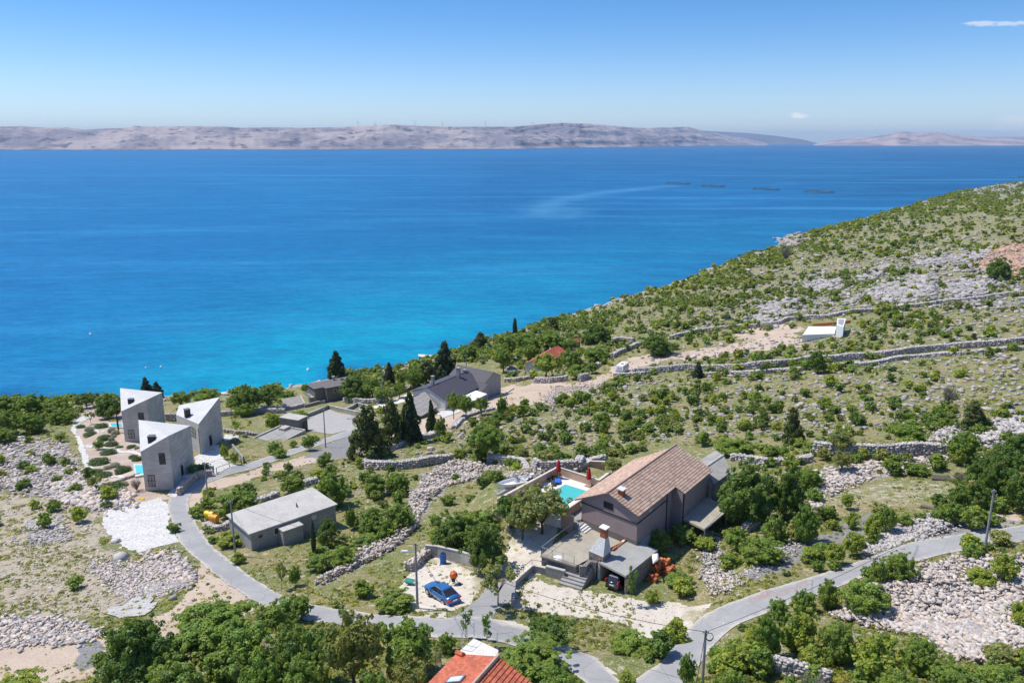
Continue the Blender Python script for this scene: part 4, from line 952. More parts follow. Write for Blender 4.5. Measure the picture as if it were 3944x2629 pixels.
dwall('low stone wall beside the bend of the dirt track, before the caravan', [(1352,853),(1377,840)], 1.3, 1.2, .6)
dwall('curved stone wall round the little clearing above the caravan', [(1406,822),(1425,812),(1453,800),(1470,793)], 1.5, 1.0, .6)
dwall('jumbled stone wall at the top of the little clearing', [(1408,787),(1425,782),(1455,785)], 1.6, 1.2, .6)
dwall('low stone wall directly below the parked caravan', [(1410,864),(1443,864),(1480,860)], 1.1, .9, .55)
dwall('short wall of grey boulders behind the long concrete building, right', [(696,1118),(712,1112),(726,1109)], 1.1, 1.0, .55)
dwall('low line of grey boulders behind the long concrete building, left', [(590,1155),(610,1149),(637,1139)], .8, .8, .5)
dwall('dry stone wall in the shade of the shoreline trees', [(596,945),(671,941),(700,934)], 1.3, .8, .5)
dwall('dry stone wall under the large round bush near the sea', [(790,924),(830,926),(873,926)], 1.4, .8, .5)
dwall('dark stone wall between the two rear wedge houses', [(380,965),(402,966)], 1.8, .8, .5)
dwall('pale low terrace wall right of the wedge houses', [(505,990),(545,996),(592,1001)], .8, .6, .4, 'warm')
dwall('dry stone wall in the tree shade behind the wedge houses', [(505,956),(560,951),(655,948)], 1.4, .8, .5)
dwall('curving stone retaining wall beside the front wedge house driveway', [(408,1138),(430,1118),(446,1104),(466,1095),(487,1093)], 1.3, .5, .3, 'warm')
dwall('thin pale stone edging wall below the turquoise garden pool', [(236,1122),(261,1111),(290,1100),(322,1090)], .5, .35, .3, 'warm')
dwall('pale stone wall beside the car lot under the lamp pole', [(935,1312),(955,1300),(975,1283),(995,1270)], 1.1, .9, .4, 'warm')
dwall('small stone enclosure wall round the yellow bins', [(472,1212),(490,1220),(512,1218),(532,1207)], .9, .6, .4)
# ---------------------------------------------------------------- buildings
def v3(p, z): return (p[0], p[1], z)
def window(par, fr, a0, a1, z0, z1, b=0.0, out=.05, fmat='brownframe', pmat='darkglass', bars=1, name='window', axis='a', cross=False):
    """frame proud of a wall face at depth b of plan frame fr (axis 'a': wall runs along U)"""
    g = (lambda a, bb, z: fr(a, bb, z)) if axis == 'a' else (lambda a, bb, z: fr(bb, a, z))
    def bx(mb, x0, x1, y0, y1, zz0, zz1):
        mb.hull([g(x0,y0,zz0), g(x1,y0,zz0), g(x1,y1,zz0), g(x0,y1,zz0)], [g(x0,y0,zz1), g(x1,y0,zz1), g(x1,y1,zz1), g(x0,y1,zz1)])
    w = .09; m = MB(); b0, b1 = sorted((b+np.sign(out)*-.05, b+out))
    bx(m, a0, a0+w, b0, b1, z0, z1); bx(m, a1-w, a1, b0, b1, z0, z1); bx(m, a0+w, a1-w, b0, b1, z0, z0+w); bx(m, a0+w, a1-w, b0, b1, z1-w, z1)
    if bars: 
        mid = z0+(z1-z0)*(.45 if not cross else .5); bx(m, a0+w, a1-w, b0, b1, mid-.035, mid+.035)
    if cross: bx(m, (a0+a1)/2-.035, (a0+a1)/2+.035, b0, b1, z0+w, mid-.036); bx(m, (a0+a1)/2-.035, (a0+a1)/2+.035, b0, b1, mid+.036, z1-w)
    f = m.obj(name, M[fmat], par)
    p = MB(); c0, c1 = sorted((b+np.sign(out)*-.04, b+out*.4)); bx(p, a0+w, a1-w, c0, c1, z0+w, z1-w); p.obj('pane', M[pmat], f)
    return f
def tiles(mb, e0, e1, r1, r0, rows, cols, lift=.05, tints=None, skip=None):
    """courses of tiles on a roof plane: eave e0->e1, ridge r0->r1"""
    e0, e1, r1, r0 = (np.array(q, float) for q in (e0, e1, r1, r0)); nrm = np.cross(e1-e0, r0-e0); nrm /= np.linalg.norm(nrm)
    if nrm[2] < 0: nrm = -nrm
    pt = lambda s, t: (e0*(1-s)+e1*s)*(1-t)+(r0*(1-s)+r1*s)*t
    for i in range(rows):
        for j in range(cols):
            s0, s1, t0, t1 = j/cols, (j+1)/cols, i/rows, (i+1)/rows; sm = (s0+s1)/2; u = lift*.45
            if skip and skip(sm, (t0+t1)/2): continue
            a, am, b_ = pt(s0,t0)+nrm*lift, pt(sm,t0)+nrm*(lift+u), pt(s1,t0)+nrm*lift
            c_, cm, d = pt(s1,t1), pt(sm,t1)+nrm*u, pt(s0,t1)
            g = .78+.44*random.random(); k = random.random()
            tn = (g, g*(1+.12*(k-.5)), g*(1+.25*(k-.5))) if tints is None else tints(g, k)
            lo0, lo1 = pt(s0,t0), pt(s1,t0)
            mb.add([a, am, b_, c_, cm, d, lo0, lo1], [(0,1,4,5), (1,2,3,4), (6,7,2,1,0)], tn)
def ridge_caps(mb, a, b, n, r=.13):
    a = np.array(a, float); b = np.array(b, float)
    for i in range(n):
        p = a+(b-a)*i/n; q = a+(b-a)*(i+.96)/n; g = .85+.3*random.random(); mb.tube([p, q], [r, r*.86], 6, (g,g,g))
# ======== the three wedge-shaped concrete houses
def wedge(label, A, B, C, D, zb, zA, zB, zC, zD, wins, chim, doorpos, extra=None):
    t = thing('wedge_house', label, 'house', (A[0], A[1], zb), 'three wedge-shaped concrete houses')
    pts = [A, B, C, D]; zt = [zA, zB, zC, zD]
    m = MB(); m.prism([p[:2] for p in pts], zb-2.2, [z-.10 for z in zt]); m.obj('wall', M['board'], t)
    c = sum(np.array(p[:2]) for p in pts)/4; ring = [c+(np.array(p[:2])-c)*1.012 for p in pts]
    tri = [(0,1,3), (1,2,3)]; r_ = MB(); th = .14
    up = [(ring[i][0], ring[i][1], zt[i]+.04) for i in range(4)]; dn = [(x, y, z-th) for x, y, z in up]
    r_.add(dn+up, [(4,5,7), (5,6,7), (1,0,3), (2,1,3)]+[(i, (i+1) % 4, 4+(i+1) % 4, 4+i) for i in range(4)]); roof = r_.obj('roof', M['wedgeroof'], t)
    cx, cy, cz = chim; fr, w_, _ = frpts(A, B); k = MB(); k.box(Fr((cx,cy), fr.U, fr.V), -.55, .55, -.5, .5, cz-.9, cz+1.35); ch = k.obj('chimney', M['black'], roof)
    k = MB(); k.box(Fr((cx,cy), fr.U, fr.V), -.62, .62, -.57, .57, cz+1.352, cz+1.46); k.obj('chimney_cap', M['rail'], ch)
    for fa, fb, a0, a1, z0, z1 in wins:
        f, w_, _ = frpts(fa, fb); window(t, f, a0*w_, a1*w_, z0, z1, 0, -.06, 'brownframe', 'curtain' if z0 < zb+3 else 'darkglass', 1, cross=z0 < zb+3)
    f, w_, _ = frpts(B, C)
    a0 = doorpos*w_; d = MB(); d.box(f, a0, a0+1.0, -.07, .05, zb+.35, zb+2.65); dr = d.obj('door', M['darkglass'], t)
    s_ = MB(); s_.box(f, a0-.15, a0+1.15, -1.5, -.002, zb-.3, zb+.2); s_.box(f, a0-.4, a0+1.4, -2.1, -1.503, zb-.4, zb+.02); s_.obj('doorstep', M['paving'], t)
    return t
z = 24.6
A = P(*D_(940,1268), z); B = P(*D_(1228,1255), z); C = P(*D_(1432,1000), z); Dd = P(*D_(873,568), 33.0)
wedge('nearest pale concrete wedge house, its slanted roof in full sun beside the village road', A, B, C, Dd, z, 31.75, 34.45, 32.1, 33.0,
      [(A, B, .60, .82, z+4.65, z+6.75), (A, B, .14, .38, z+.55, z+2.75)], P(*D_(1010,800), 32.6)[:2].tolist()+[32.6], .38)
z = 16.0
A = P(*D_(735,775), z); B = P(*D_(950,366), 25.9); C = np.array([-86.4, 187.7, z]); Dd = P(*D_(688,248), 25.2)
wedge('rear left concrete wedge house, closest to the sea with a small pool on its left', A, B, C, Dd, z, 23.25, 25.95, 23.9, 25.2,
      [(A, B, .62, .84, z+4.75, z+6.85), (A, B, .16, .40, z+.55, z+2.75)], P(*D_(800,410), 24.2)[:2].tolist()+[24.2], .5)
z = 20.0
Lp = P(*D_(1275,760), z); Mp = P(*D_(1505,905), z); Rp = P(*D_(1725,745), z); Kp = P(*D_(1280,420), 26.6)
t = thing('wedge_house', 'rear right concrete wedge house with a folded roof and dark corner downpipe', 'house', (Mp[0], Mp[1], z), 'three wedge-shaped concrete houses')
zt = [25.77, 26.6, 29.46, 26.6]; pts = [Lp, Mp, Rp, Kp]
m = MB(); m.prism([p[:2] for p in pts], z-2.2, [q-.1 for q in zt]); m.obj('wall', M['board'], t)
up = [(p[0], p[1], q+.04) for p, q in zip(pts, zt)]; dn = [(x, y, q-.14) for x, y, q in up]
r_ = MB(); r_.add(dn+up, [(4,5,7), (5,6,7), (1,0,3), (2,1,3)]+[(i, (i+1) % 4, 4+(i+1) % 4, 4+i) for i in range(4)]); roof = r_.obj('roof', M['wedgeroof'], t)
f, w_, _ = frpts(Lp, Mp); cpt = P(*D_(1365,520), 26.7); k = MB(); k.box(Fr(cpt, f.U, f.V), -.5, .5, -.5, .5, 25.9, 28.1); ch = k.obj('chimney', M['black'], roof)
k = MB(); k.box(Fr(cpt, f.U, f.V), -.57, .57, -.57, .57, 28.102, 28.2); k.obj('chimney_cap', M['rail'], ch)
window(t, f, .62*w_, .84*w_, z+2.9, z+5.0, 0, -.06, 'brownframe', 'curtain', 1, cross=True)
k = MB(); k.tube([(*f(w_*.985, -.09)[:2], z-.2), (*f(w_*.985, -.09)[:2], 25.7)], .06); k.obj('downpipe', M['black'], t)
f, w_, _ = frpts(Mp, Rp); k = MB(); k.box(f, .38*w_, .38*w_+1.0, -.07, .05, z+.3, z+2.6); k.obj('door', M['darkglass'], t)
k = MB(); k.box(f, .36*w_, .36*w_+1.5, -1.4, -.003, z-.4, z+.12); k.obj('doorstep', M['paving'], t)
# garden pools
def pool(label, corners, zw, mat, dz=.12, rim=.35):
    pts = [P(c[0]*K, c[1]*K, zw) for c in corners]; zc = zw; t = thing('swimming_pool', label, 'pool', v3(pts[0], zc))
    c = sum(np.array(p[:2]) for p in pts)/len(pts); out = [c+(np.array(p[:2])-c)*(1+rim) for p in pts]
    m = MB(); m.prism(out, zc-.9, zc); m.obj('rim', M['paving'], t); m = MB(); m.prism([p[:2] for p in pts], zc-1.2, zc+.02); m.obj('water', M[mat], t)
pool('small bright turquoise garden pool against the nearest wedge house', gp((835,1020),(925,1018),(925,1100),(850,1115)), 24.75, 'pool2')
pool('small teal garden pool left of the rear wedge house', gp((588,598),(700,602),(710,635),(600,628)), 16.1, 'pool')
# ======== long flat concrete building
ze = 34.24; Lc = P(*H_(400,715), ze); Fc = P(*H_(738,1005), ze); Rc = P(*H_(2045,560), ze); Bc = Lc+Rc-Fc
t = thing('flat_roof_house', 'long low grey concrete building with a flat overhanging roof beside the road bend', 'house', v3(Fc, ze-2.7))
m = MB(); m.prism([Fc[:2], Rc[:2], Bc[:2], Lc[:2]], ze-5.5, ze-.2); m.obj('wall', M['concrete'], t)
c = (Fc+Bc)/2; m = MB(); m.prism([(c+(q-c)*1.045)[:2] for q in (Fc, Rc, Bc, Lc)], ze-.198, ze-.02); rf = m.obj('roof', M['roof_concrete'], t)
f, w_, _ = frpts(Fc, Rc)
q = P(*H_(1450,600), ze); m = MB(); m.tube([(q[0],q[1],ze-.05),(q[0],q[1],ze+.55)], .07); m.tube([(q[0]+.12,q[1]-.1,ze-.05),(q[0]+.12,q[1]-.1,ze+.3)], .08); m.obj('vent_pipe', M['brownframe'], rf)
window(t, f, .075*w_, .075*w_+.75, ze-1.25, ze-.65, 0, -.05, 'concrete', 'darkglass', 0)
window(t, f, .255*w_, .255*w_+.85, ze-1.45, ze-.45, 0, -.05, 'offwhite', 'darkglass', 0)
m = MB(); m.box(f, .30*w_, .53*w_, -1.5, -.003, ze-5, ze-.62); m.obj('porch', M['concrete'], t)
m = MB(); m.box(f, .295*w_, .535*w_, -1.65, -.004, ze-.618, ze-.5); m.obj('porch_roof', M['roof_concrete'], t)
m = MB(); m.box(f, .70*w_, .76*w_, -.04, .02, ze-1.2, ze-.5); m.obj('blocked_window', M['whitewall'], t)
# ======== small hut, slab roofs and walled gravel court
ze = 17.67+3.5; a = P(*F_(305,903), ze); b = P(*F_(590,948), ze); c = P(*F_(732,882), ze); d = a+c-b
t = thing('concrete_hut', 'small square flat-roofed concrete hut with a dark doorway at the corner of the gravel court', 'hut', v3(b, ze-3.4))
m = MB(); m.prism([q[:2] for q in (b, c, d, a)], ze-5.5, ze-.14); m.obj('wall', M['concrete_dark'], t)
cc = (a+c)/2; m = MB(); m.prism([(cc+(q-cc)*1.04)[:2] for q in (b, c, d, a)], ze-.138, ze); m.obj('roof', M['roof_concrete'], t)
f, w_, _ = frpts(b, c); m = MB(); m.box(f, w_*.42, w_*.92, -.05, .03, ze-3.6, ze-1.0); m.obj('doorway', M['black'], t)
zs = 19.0
sl = [P(*F_(-260,1310), zs), P(*F_(320,1045), zs), P(*F_(700,1110), zs), P(*F_(70,1440), zs)]
t = thing('slab_roof', 'sunken building with flat concrete slab roof and raised edges beside the road', 'roof slab', v3(sl[3], zs))
m = MB(); m.prism([q[:2] for q in sl[::-1]], zs-4, zs-.05); m.obj('slab', M['concrete'], t)
for i, j in ((0,1), (1,2), (2,3)):
    m = MB(); m.wall([sl[i], sl[j]], .35, zs-3.5, zs+.28); m.obj('parapet', M['roof_concrete'], t)
q = P(*F_(385,1085), zs); m = MB(); m.box(Fr(q, f.U, f.V), -1.1, 1.1, -.8, .8, zs-.1, zs+.5); m.obj('vent_box', M['roof_concrete'], t)
q = [P(*F_(150,1400), zs-1.6), P(*F_(600,1200), zs-1.6), P(*F_(680,1160), zs-1.6), P(*F_(640,1130), zs-1.6), P(*F_(80,1420), zs-1.6)]
m = MB(); m.wall([P(*F_(560,1300), zs-1.4), P(*F_(700,1190), zs-1.4)], .35, zs-4, zs-1.4); solo(m, 'concrete_wall', M['concrete'], 'low concrete kerb wall below the slab roof by the road verge', 'wall', v3(q[0], zs-1.5))
def wallthing(name, label, pts, h, th, mat, cope=None, base_dz=-.8, zs=None, group=None):
    zb = [q[2] for q in pts]; t = thing(name, label, 'wall', v3(pts[0], zb[0]), group)
    m = MB(); m.wall(pts, th, [z_+base_dz for z_ in zb], [z_+h for z_ in zb]); m.obj('wall', M[mat], t)
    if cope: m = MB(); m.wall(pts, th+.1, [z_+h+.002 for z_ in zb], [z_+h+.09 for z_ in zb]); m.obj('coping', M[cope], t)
    return t
wl = lambda *pp: [G(*F_(*q)) for q in pp]
wallthing('court_wall', 'concrete parapet wall enclosing the far sides of the grey gravel court', wl((740,905),(900,840),(1070,775),(1330,835),(1490,870),(1640,890)), 1.0, .4, 'concrete', 'roof_concrete')
wallthing('court_wall', 'concrete wall of the small cistern yard behind the gravel court', wl((1330,825),(1420,785),(1510,735),(1620,765),(1720,790)), 1.0, .35, 'concrete', 'roof_concrete')
o = sheet_poly('gravel_court', [((1000+x/4)/K, (1380+y/4)/K) for x, y in ((735,920),(1070,790),(1490,895),(1480,1010),(1440,1085),(1110,1170),(860,1130),(740,1110))], M['gravelyard'], .07, .9, jit=.3); tag(o, kind='structure')
q = G(*F_(1590,845)); t = thing('cistern', 'round concrete cistern with a pale lid in the small walled yard', 'cistern', tuple(q)); m = MB(); m.cyl(q, .95, q[2]-.5, q[2]+1.15, 18); m.obj('drum', M['concrete'], t); m = MB(); m.cyl(q, 1.0, q[2]+1.152, q[2]+1.26, 18); m.obj('lid', M['whitewall'], t)
q = G(*F_(1420,925)); m = MB(); m.box(Fr(q, f.U, f.V), -1.1, 1.1, -.7, .7, q[2]-.4, q[2]+.35); m.box(Fr(q, f.U, f.V), -1.3, -.5, -.9, -.1, q[2]+.352, q[2]+.4); solo(m, 'concrete_block', M['concrete'], 'low grey concrete box standing on the gravel court', 'concrete box', tuple(q))
# ======== grey house by the sea
ze = 8.68+4.9; L0 = P(*F_(735,392), ze); M0 = P(*F_(845,463), ze); N0 = P(*F_(985,478), ze); 
U0_ = P(*F_(1440,265), ze)-L0; U0_ = U0_[:2]/np.linalg.norm(U0_[:2]); W0 = (M0-L0)[:2]; W0 /= np.linalg.norm(W0)
fr = Fr(M0, U0_, -W0); ln = 15.0; dp = np.linalg.norm((M0-L0)[:2])
t = thing('grey_house', 'two-storey dark grey house with a flat dark roof at the water edge', 'house', v3(M0, ze-4.9))
m = MB(); m.hull([fr(0,0,ze-8), fr(2.9,0,ze-8), fr(2.9,-1.4,ze-8), fr(ln,-1.4,ze-8), fr(ln,dp,ze-8), fr(0,dp,ze-8)], [fr(0,0,ze-.2), fr(2.9,0,ze-.2), fr(2.9,-1.4,ze-.2), fr(ln,-1.4,ze-.2), fr(ln,dp,ze-.2), fr(0,dp,ze-.2)]); m.obj('wall', M['concrete_dark'], t)
m = MB(); m.hull([fr(-.3,-.3,ze-.198), fr(2.7,-.3,ze-.198), fr(2.7,-1.75,ze-.198), fr(ln+.2,-1.75,ze-.198), fr(ln+.2,dp+.3,ze-.198), fr(-.3,dp+.3,ze-.198)], [fr(-.3,-.3,ze), fr(2.7,-.3,ze), fr(2.7,-1.75,ze), fr(ln+.2,-1.75,ze), fr(ln+.2,dp+.3,ze), fr(-.3,dp+.3,ze)]); rf = m.obj('roof', M['slate'], t)
q = P(*F_(1138,330), ze); m = MB(); m.box(Fr(q, U0_, -W0), -.25, .25, -.25, .25, ze-.05, ze+1.0); m.box(Fr(q, U0_, -W0), -.45, .45, -.45, .45, ze+1.002, ze+1.14); m.obj('chimney', M['concrete'], rf)
window(t, fr, 5.2, 6.3, ze-1.9, ze-.9, -1.4, -.06, 'white', 'darkglass', 0)
m = MB(); m.tube([fr(3.1,-1.55,ze-4.4), fr(3.1,-1.55,ze-.3)], .06); m.obj('downpipe', M['steel'], t)
m = MB(); m.box(fr, -1.4, -.02, .5, dp-.3, ze-2.9, ze-2.75); m.box(fr, -1.4, -1.3, .5, dp-.3, ze-2.748, ze-1.9); m.obj('balcony', M['concrete'], t)
# low shed roof left of it
a, b, c, d = G(*F_(330,640), ) , G(*F_(610,575)), G(*F_(695,695)), G(*F_(440,730)); zt_ = max(a[2], b[2], c[2], d[2])
a, b, c, d = (P(*F_(*q), h_) for q, h_ in (((330,625),12.2), ((632,572),12.2), ((695,692),10.9), ((400,760),10.9)))
t = thing('low_shed', 'low shed with a pale pitched sheet roof left of the grey sea house', 'shed', v3(c, 9)); m = MB(); m.slab([a, d, c, b], .1); m.obj('roof', M['asbestos'], t)
m = MB(); cc = (a+c)/2; m.prism([(cc+(q-cc)*.94)[:2] for q in (d, c, b, a)], 5, [10.75, 10.75, 12.05, 12.05]); m.obj('wall', M['concrete_dark'], t)
m = MB(); m.wall([b, c], .25, [8, 8], [b[2]+.1, c[2]+.1]); m.obj('gable_wall', M['offwhite'], t)
wallthing('garden_wall', 'low concrete wall stepping down in front of the grey sea house', wl((690,760),(790,735),(900,705),(1010,690)), .9, .3, 'concrete', 'roof_concrete')
# ======== dark sheet-roof house
zg = 18.33; zev = zg+2.9
A0 = P(*E_(1470,858), zev); Rr_ = P(*E_(1910,665), zev)                     # front eave of the long wing
rz = zev+2.2; R0 = P(*E_(1190,650), rz); R1 = P(*E_(1860,380), rz)
off = 2*(R0-A0); A2 = A0+off; A2[2] = zev; fd = (Rr_-A0)[:2]; fd /= np.linalg.norm(fd); 
t = thing('sheet_roof_house', 'L-shaped white house with a dark grey corrugated roof and several chimneys', 'house', v3(A0, zg))
ln = np.linalg.norm((Rr_-A0)[:2])+5.5; U = np.array([*fd, 0])
def Q(s, w, zz): p = A0+U*s+(A2-A0)*w; return (p[0], p[1], zz)
m = MB(); m.hull([Q(.3,.05,zg-2), Q(ln,.05,zg-2), Q(ln,.95,zg-2), Q(.3,.95,zg-2)], [Q(.3,.05,zev-.02), Q(ln,.05,zev-.02), Q(ln,.95,zev-.02), Q(.3,.95,zev-.02)]); m.obj('wall', M['whitewall'], t)
m = MB(); m.add([Q(.3,.05,zev-.02), Q(.3,.95,zev-.02), Q(.3,.5,rz-.15), Q(.55,.05,zev-.02), Q(.55,.95,zev-.02), Q(.55,.5,rz-.15)], [(0,1,2), (3,4,5), (0,2,5,3), (1,2,5,4), (0,1,4,3)]); m.obj('gable', M['whitewall'], t)
def corrug(mb, e0, e1, r1, r0, n, amp=.05):
    e0, e1, r1, r0 = (np.array(q, float) for q in (e0, e1, r1, r0)); vs = []; fs = []; up = np.array([0,0,amp])
    for k in range(2*n+1):
        s = k/(2*n); o_ = up*(k % 2); vs += [e0*(1-s)+e1*s+o_, r0*(1-s)+r1*s+o_]
    for k in range(2*n): fs.append((2*k, 2*k+2, 2*k+3, 2*k+1))
    b = len(vs); vs += [v-np.array([0,0,.12]) for v in vs]; fs += [tuple(i+b for i in f_[::-1]) for f_ in fs[:2*n]]
    fs += [(0,1,b+1,b), (4*n,4*n+1,b+4*n+1,b+4*n)]
    mb.add(vs, fs)
m = MB(); corrug(m, Q(0,-.03,zev-.05), Q(ln,-.03,zev-.05), Q(ln,.5,rz), Q(0,.5,rz), 46, .035); corrug(m, Q(0,1.03,zev-.05), Q(ln,1.03,zev-.05), Q(ln,.5,rz), Q(0,.5,rz), 46, .035)
m.tube([Q(0,.5,rz+.04), Q(ln,.5,rz+.04)], .12); rf = m.obj('roof', M['greyroof'], t)
for u_, v_, h_, s_ in ((1663,490,2.6,.42), (1760,430,1.0,.33), (1268,600,2.2,.33)):
    q = P(*E_(u_, v_), rz-.3); m = MB(); m.box(Fr(q, fd, (-fd[1], fd[0])), -s_, s_, -s_, s_, rz-1.2, rz-.3+h_); m.box(Fr(q, fd, (-fd[1], fd[0])), -s_-.12, s_+.12, -s_-.12, s_+.12, rz-.298+h_, rz-.18+h_); m.obj('chimney', M['concrete'], rf)
# cross wing to the right, ridge running right-down
rz2 = rz+.5; S0 = P(*E_(1650,295), rz2); S1 = P(*E_(2205,410), rz2); e1 = P(*E_(2070,578), rz2-1.9); dv = e1-S1; dv[2] = 0; dv *= 1.0
def X(s, w, zz): p = S0+(S1-S0)*s+dv*w; return (p[0], p[1], zz)
m = MB(); m.hull([X(.05,-.9,zg-2.5), X(.985,-.9,zg-2.5), X(.985,1,zg-2.5), X(.05,1,zg-2.5)], [X(.05,-.9,rz2-1.95), X(.985,-.9,rz2-1.95), X(.985,1,rz2-1.95), X(.05,1,rz2-1.95)]); m.obj('wing_wall', M['concrete'], t)
m = MB(); m.add([X(.97,-.9,rz2-1.95), X(.97,1,rz2-1.95), X(.97,0,rz2-.12), X(.985,-.9,rz2-1.95), X(.985,1,rz2-1.95), X(.985,0,rz2-.12)], [(0,1,2), (3,4,5), (0,2,5,3), (1,2,5,4)]); m.obj('wing_gable', M['concrete'], t)
m = MB(); corrug(m, X(0,1.02,rz2-2.0), X(1,1.02,rz2-2.0), X(1,0,rz2), X(0,0,rz2), 24, .05); corrug(m, X(0,-.95,rz2-2.0), X(1,-.95,rz2-2.0), X(1,0,rz2), X(0,0,rz2), 24, .05)
corrug(m, X(.74,1.72,rz2-3.3), X(1.09,1.72,rz2-3.3), X(1.09,1.03,rz2-2.02), X(.74,1.03,rz2-2.02), 10, .05); m.obj('wing_roof', M['greyroof'], t)
m = MB(); m.hull([X(.76,1.03,zg-2.5), X(1.06,1.03,zg-2.5), X(1.06,1.66,zg-2.5), X(.76,1.66,zg-2.5)], [X(.76,1.03,rz2-2.3), X(1.06,1.03,rz2-2.3), X(1.06,1.66,rz2-3.4), X(.76,1.66,rz2-3.4)]); m.obj('annex_wall', M['concrete'], t)
za = zev-.35; a, b, c, d = (P(*E_(*q), za) for q in ((1700,790),(1915,685),(2105,745),(1870,862)))
m = MB(); m.prism([q[:2] for q in (a, d, c, b)], za-.14, za); aw = m.obj('awning', M['white'], t)
for q in (d, c): m = MB(); m.tube([(q[0], q[1], zg-1), (q[0], q[1], za-.15)], .07); m.obj('post', M['steel'], aw)
fw, w_, _ = frpts(P(*E_(1450,990), zg), P(*E_(1520,960), zg)); 
m = MB(); m.box(Fr(A0, fd, (-fd[1], fd[0])), 1.6, 2.7, -.12, .3, zg, zg+2.1); m.obj('door', M['darkglass'], t)
# old fibre-cement shed in front of it
zr = zg+3.2; a, b, c, d = (P(*E_(*q), h_) for q, h_ in (((950,805), zr+.4), ((1150,712), zr+.4), ((1340,945), zr-1.5), ((1050,1110), zr-1.5)))
t = thing('old_shed', 'old shed with a stained grey corrugated roof against the white gable', 'shed', v3(c, zg)); m = MB()
n_ = 5
for k in range(n_):
    f0, f1 = k/n_, (k+1)/n_+.02; lf = .03*(n_-k)
    e0_, e1_ = a+(d-a)*f0, b+(c-b)*f0; g0_, g1_ = a+(d-a)*min(f1,1), b+(c-b)*min(f1,1); up_ = np.array([0,0,lf])
    m.hull([g0_+up_-[0,0,.05], g1_+up_-[0,0,.05], e1_+up_-[0,0,.05], e0_+up_-[0,0,.05]], [g0_+up_, g1_+up_, e1_+up_, e0_+up_])
m.tube([a+[0,0,.25], a+(b-a)*.5+[0,0,.25]], .14); m.obj('roof', M['asbestos'], t)
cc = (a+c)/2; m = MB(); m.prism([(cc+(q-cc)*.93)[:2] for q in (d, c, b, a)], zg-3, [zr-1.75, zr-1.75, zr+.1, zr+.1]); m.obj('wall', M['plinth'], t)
o = sheet_poly('white_terrace', [((1350+x/4)/K, (1330+y/4)/K) for x, y in ((1325,1010),(1640,985),(1700,1020),(1420,1120),(1380,1105),(1340,1060))], M['paving'], .10, .8); tag(o, kind='structure')
m = MB(); q0, q1 = G(*E_(1335,1015)), G(*E_(1645,985)); m.wall([q0, q1], .25, [q0[2]-.5, q1[2]-.5], [q0[2]+.45, q1[2]+.45]); solo(m, 'terrace_wall', M['white'], 'thin white edging wall along the small white terrace', 'wall', tuple(q0))
o = sheet_poly('stone_forecourt', [((1350+x/4)/K, (1330+y/4)/K) for x, y in ((350,940),(480,890),(620,850),(900,740),(960,760),(950,830),(720,900),(520,1000),(380,980))], M['paving2'], .08, .9, jit=.4); tag(o, kind='structure')
pts = [G(*E_(*q)) for q in ((600,800),(720,760),(840,715),(940,670),(1040,640))]; t = wallthing('garden_wall', 'concrete garden wall with a row of small lamp pillars leading to the white house', pts, .9, .3, 'concrete', 'roof_concrete')
for i_, (x_, y_) in enumerate(((600,800),(665,780),(750,750),(838,715),(925,680),(1003,650))):
    q = G(*E_(x_, y_)); m = MB(); m.box(Fr(q), -.18, .18, -.18, .18, q[2]-.3, q[2]+1.45); pk = m.obj('pillar', M['concrete'], t); m = MB(); m.cyl(q, .26, q[2]+1.452, q[2]+1.7, 10, .1); m.obj('lamp_cap', M['white'], pk)
# ======== red-tiled cottage and little tiled house beside it
zc_ = 12.86; zev = zc_+2.5; e0 = P(*G_(440,645), zev); rz = zev+1.7; r0 = P(*G_(625,540), rz); r1 = P(*G_(1000,322), rz); dd = (r1-r0)[:2]; ln = np.linalg.norm(dd)+3.0; dd /= np.linalg.norm(dd)
half = 3.4; nn_ = np.array([-dd[1], dd[0]]); gg = Fr(r0, dd, nn_)
t = thing('tiled_cottage', 'white cottage with an orange-red tiled gable roof half hidden by trees', 'cottage', v3(r0, zc_))
m = MB(); m.hull([gg(.2,-half+.3,zc_-2), gg(ln-3.2,-half+.3,zc_-2), gg(ln-3.2,half-.3,zc_-2), gg(.2,half-.3,zc_-2)], [gg(.2,-half+.3,zev-.05), gg(ln-3.2,-half+.3,zev-.05), gg(ln-3.2,half-.3,zev-.05), gg(.2,half-.3,zev-.05)]); m.obj('wall', M['whitewall'], t)
m = MB(); m.add([gg(.2,-half+.3,zev-.05), gg(.2,half-.3,zev-.05), gg(.2,0,rz-.15), gg(.45,-half+.3,zev-.05), gg(.45,half-.3,zev-.05), gg(.45,0,rz-.15)], [(0,1,2), (3,4,5), (0,2,5,3), (1,2,5,4)]); m.obj('gable', M['whitewall'], t)
m = MB(); tiles(m, gg(-.2,-half,zev-.1), gg(ln-3,-half,zev-.1), gg(ln-3,0,rz), gg(-.2,0,rz), 9, 26, .07); tiles(m, gg(-.2,half,zev-.1), gg(ln-3,half,zev-.1), gg(ln-3,0,rz), gg(-.2,0,rz), 9, 26, .07); ridge_caps(m, gg(-.2,0,rz+.05), gg(ln-3,0,rz+.05), 26, .14); rf = m.obj('roof', M['redtile'], t)
q = P(*G_(897,440), rz-.6); m = MB(); m.tube([(q[0],q[1],rz-1.6),(q[0],q[1],rz+.9)], .16); m.cyl(q, .22, rz+.902, rz+1.05, 8); m.obj('flue', M['steel'], rf)
window(t, Fr(gg(.2,0), nn_, dd), -1.1, -.3, zev-1.0, zev+.1, 0, -.06, 'offwhite', 'darkglass', 0)
ze = 11+4.6; a = P(*G_(1195,235), ze+1.0); b = P(*G_(1305,200), ze+1.0); c = P(*G_(1340,255), ze); d = P(*G_(1262,305), ze)
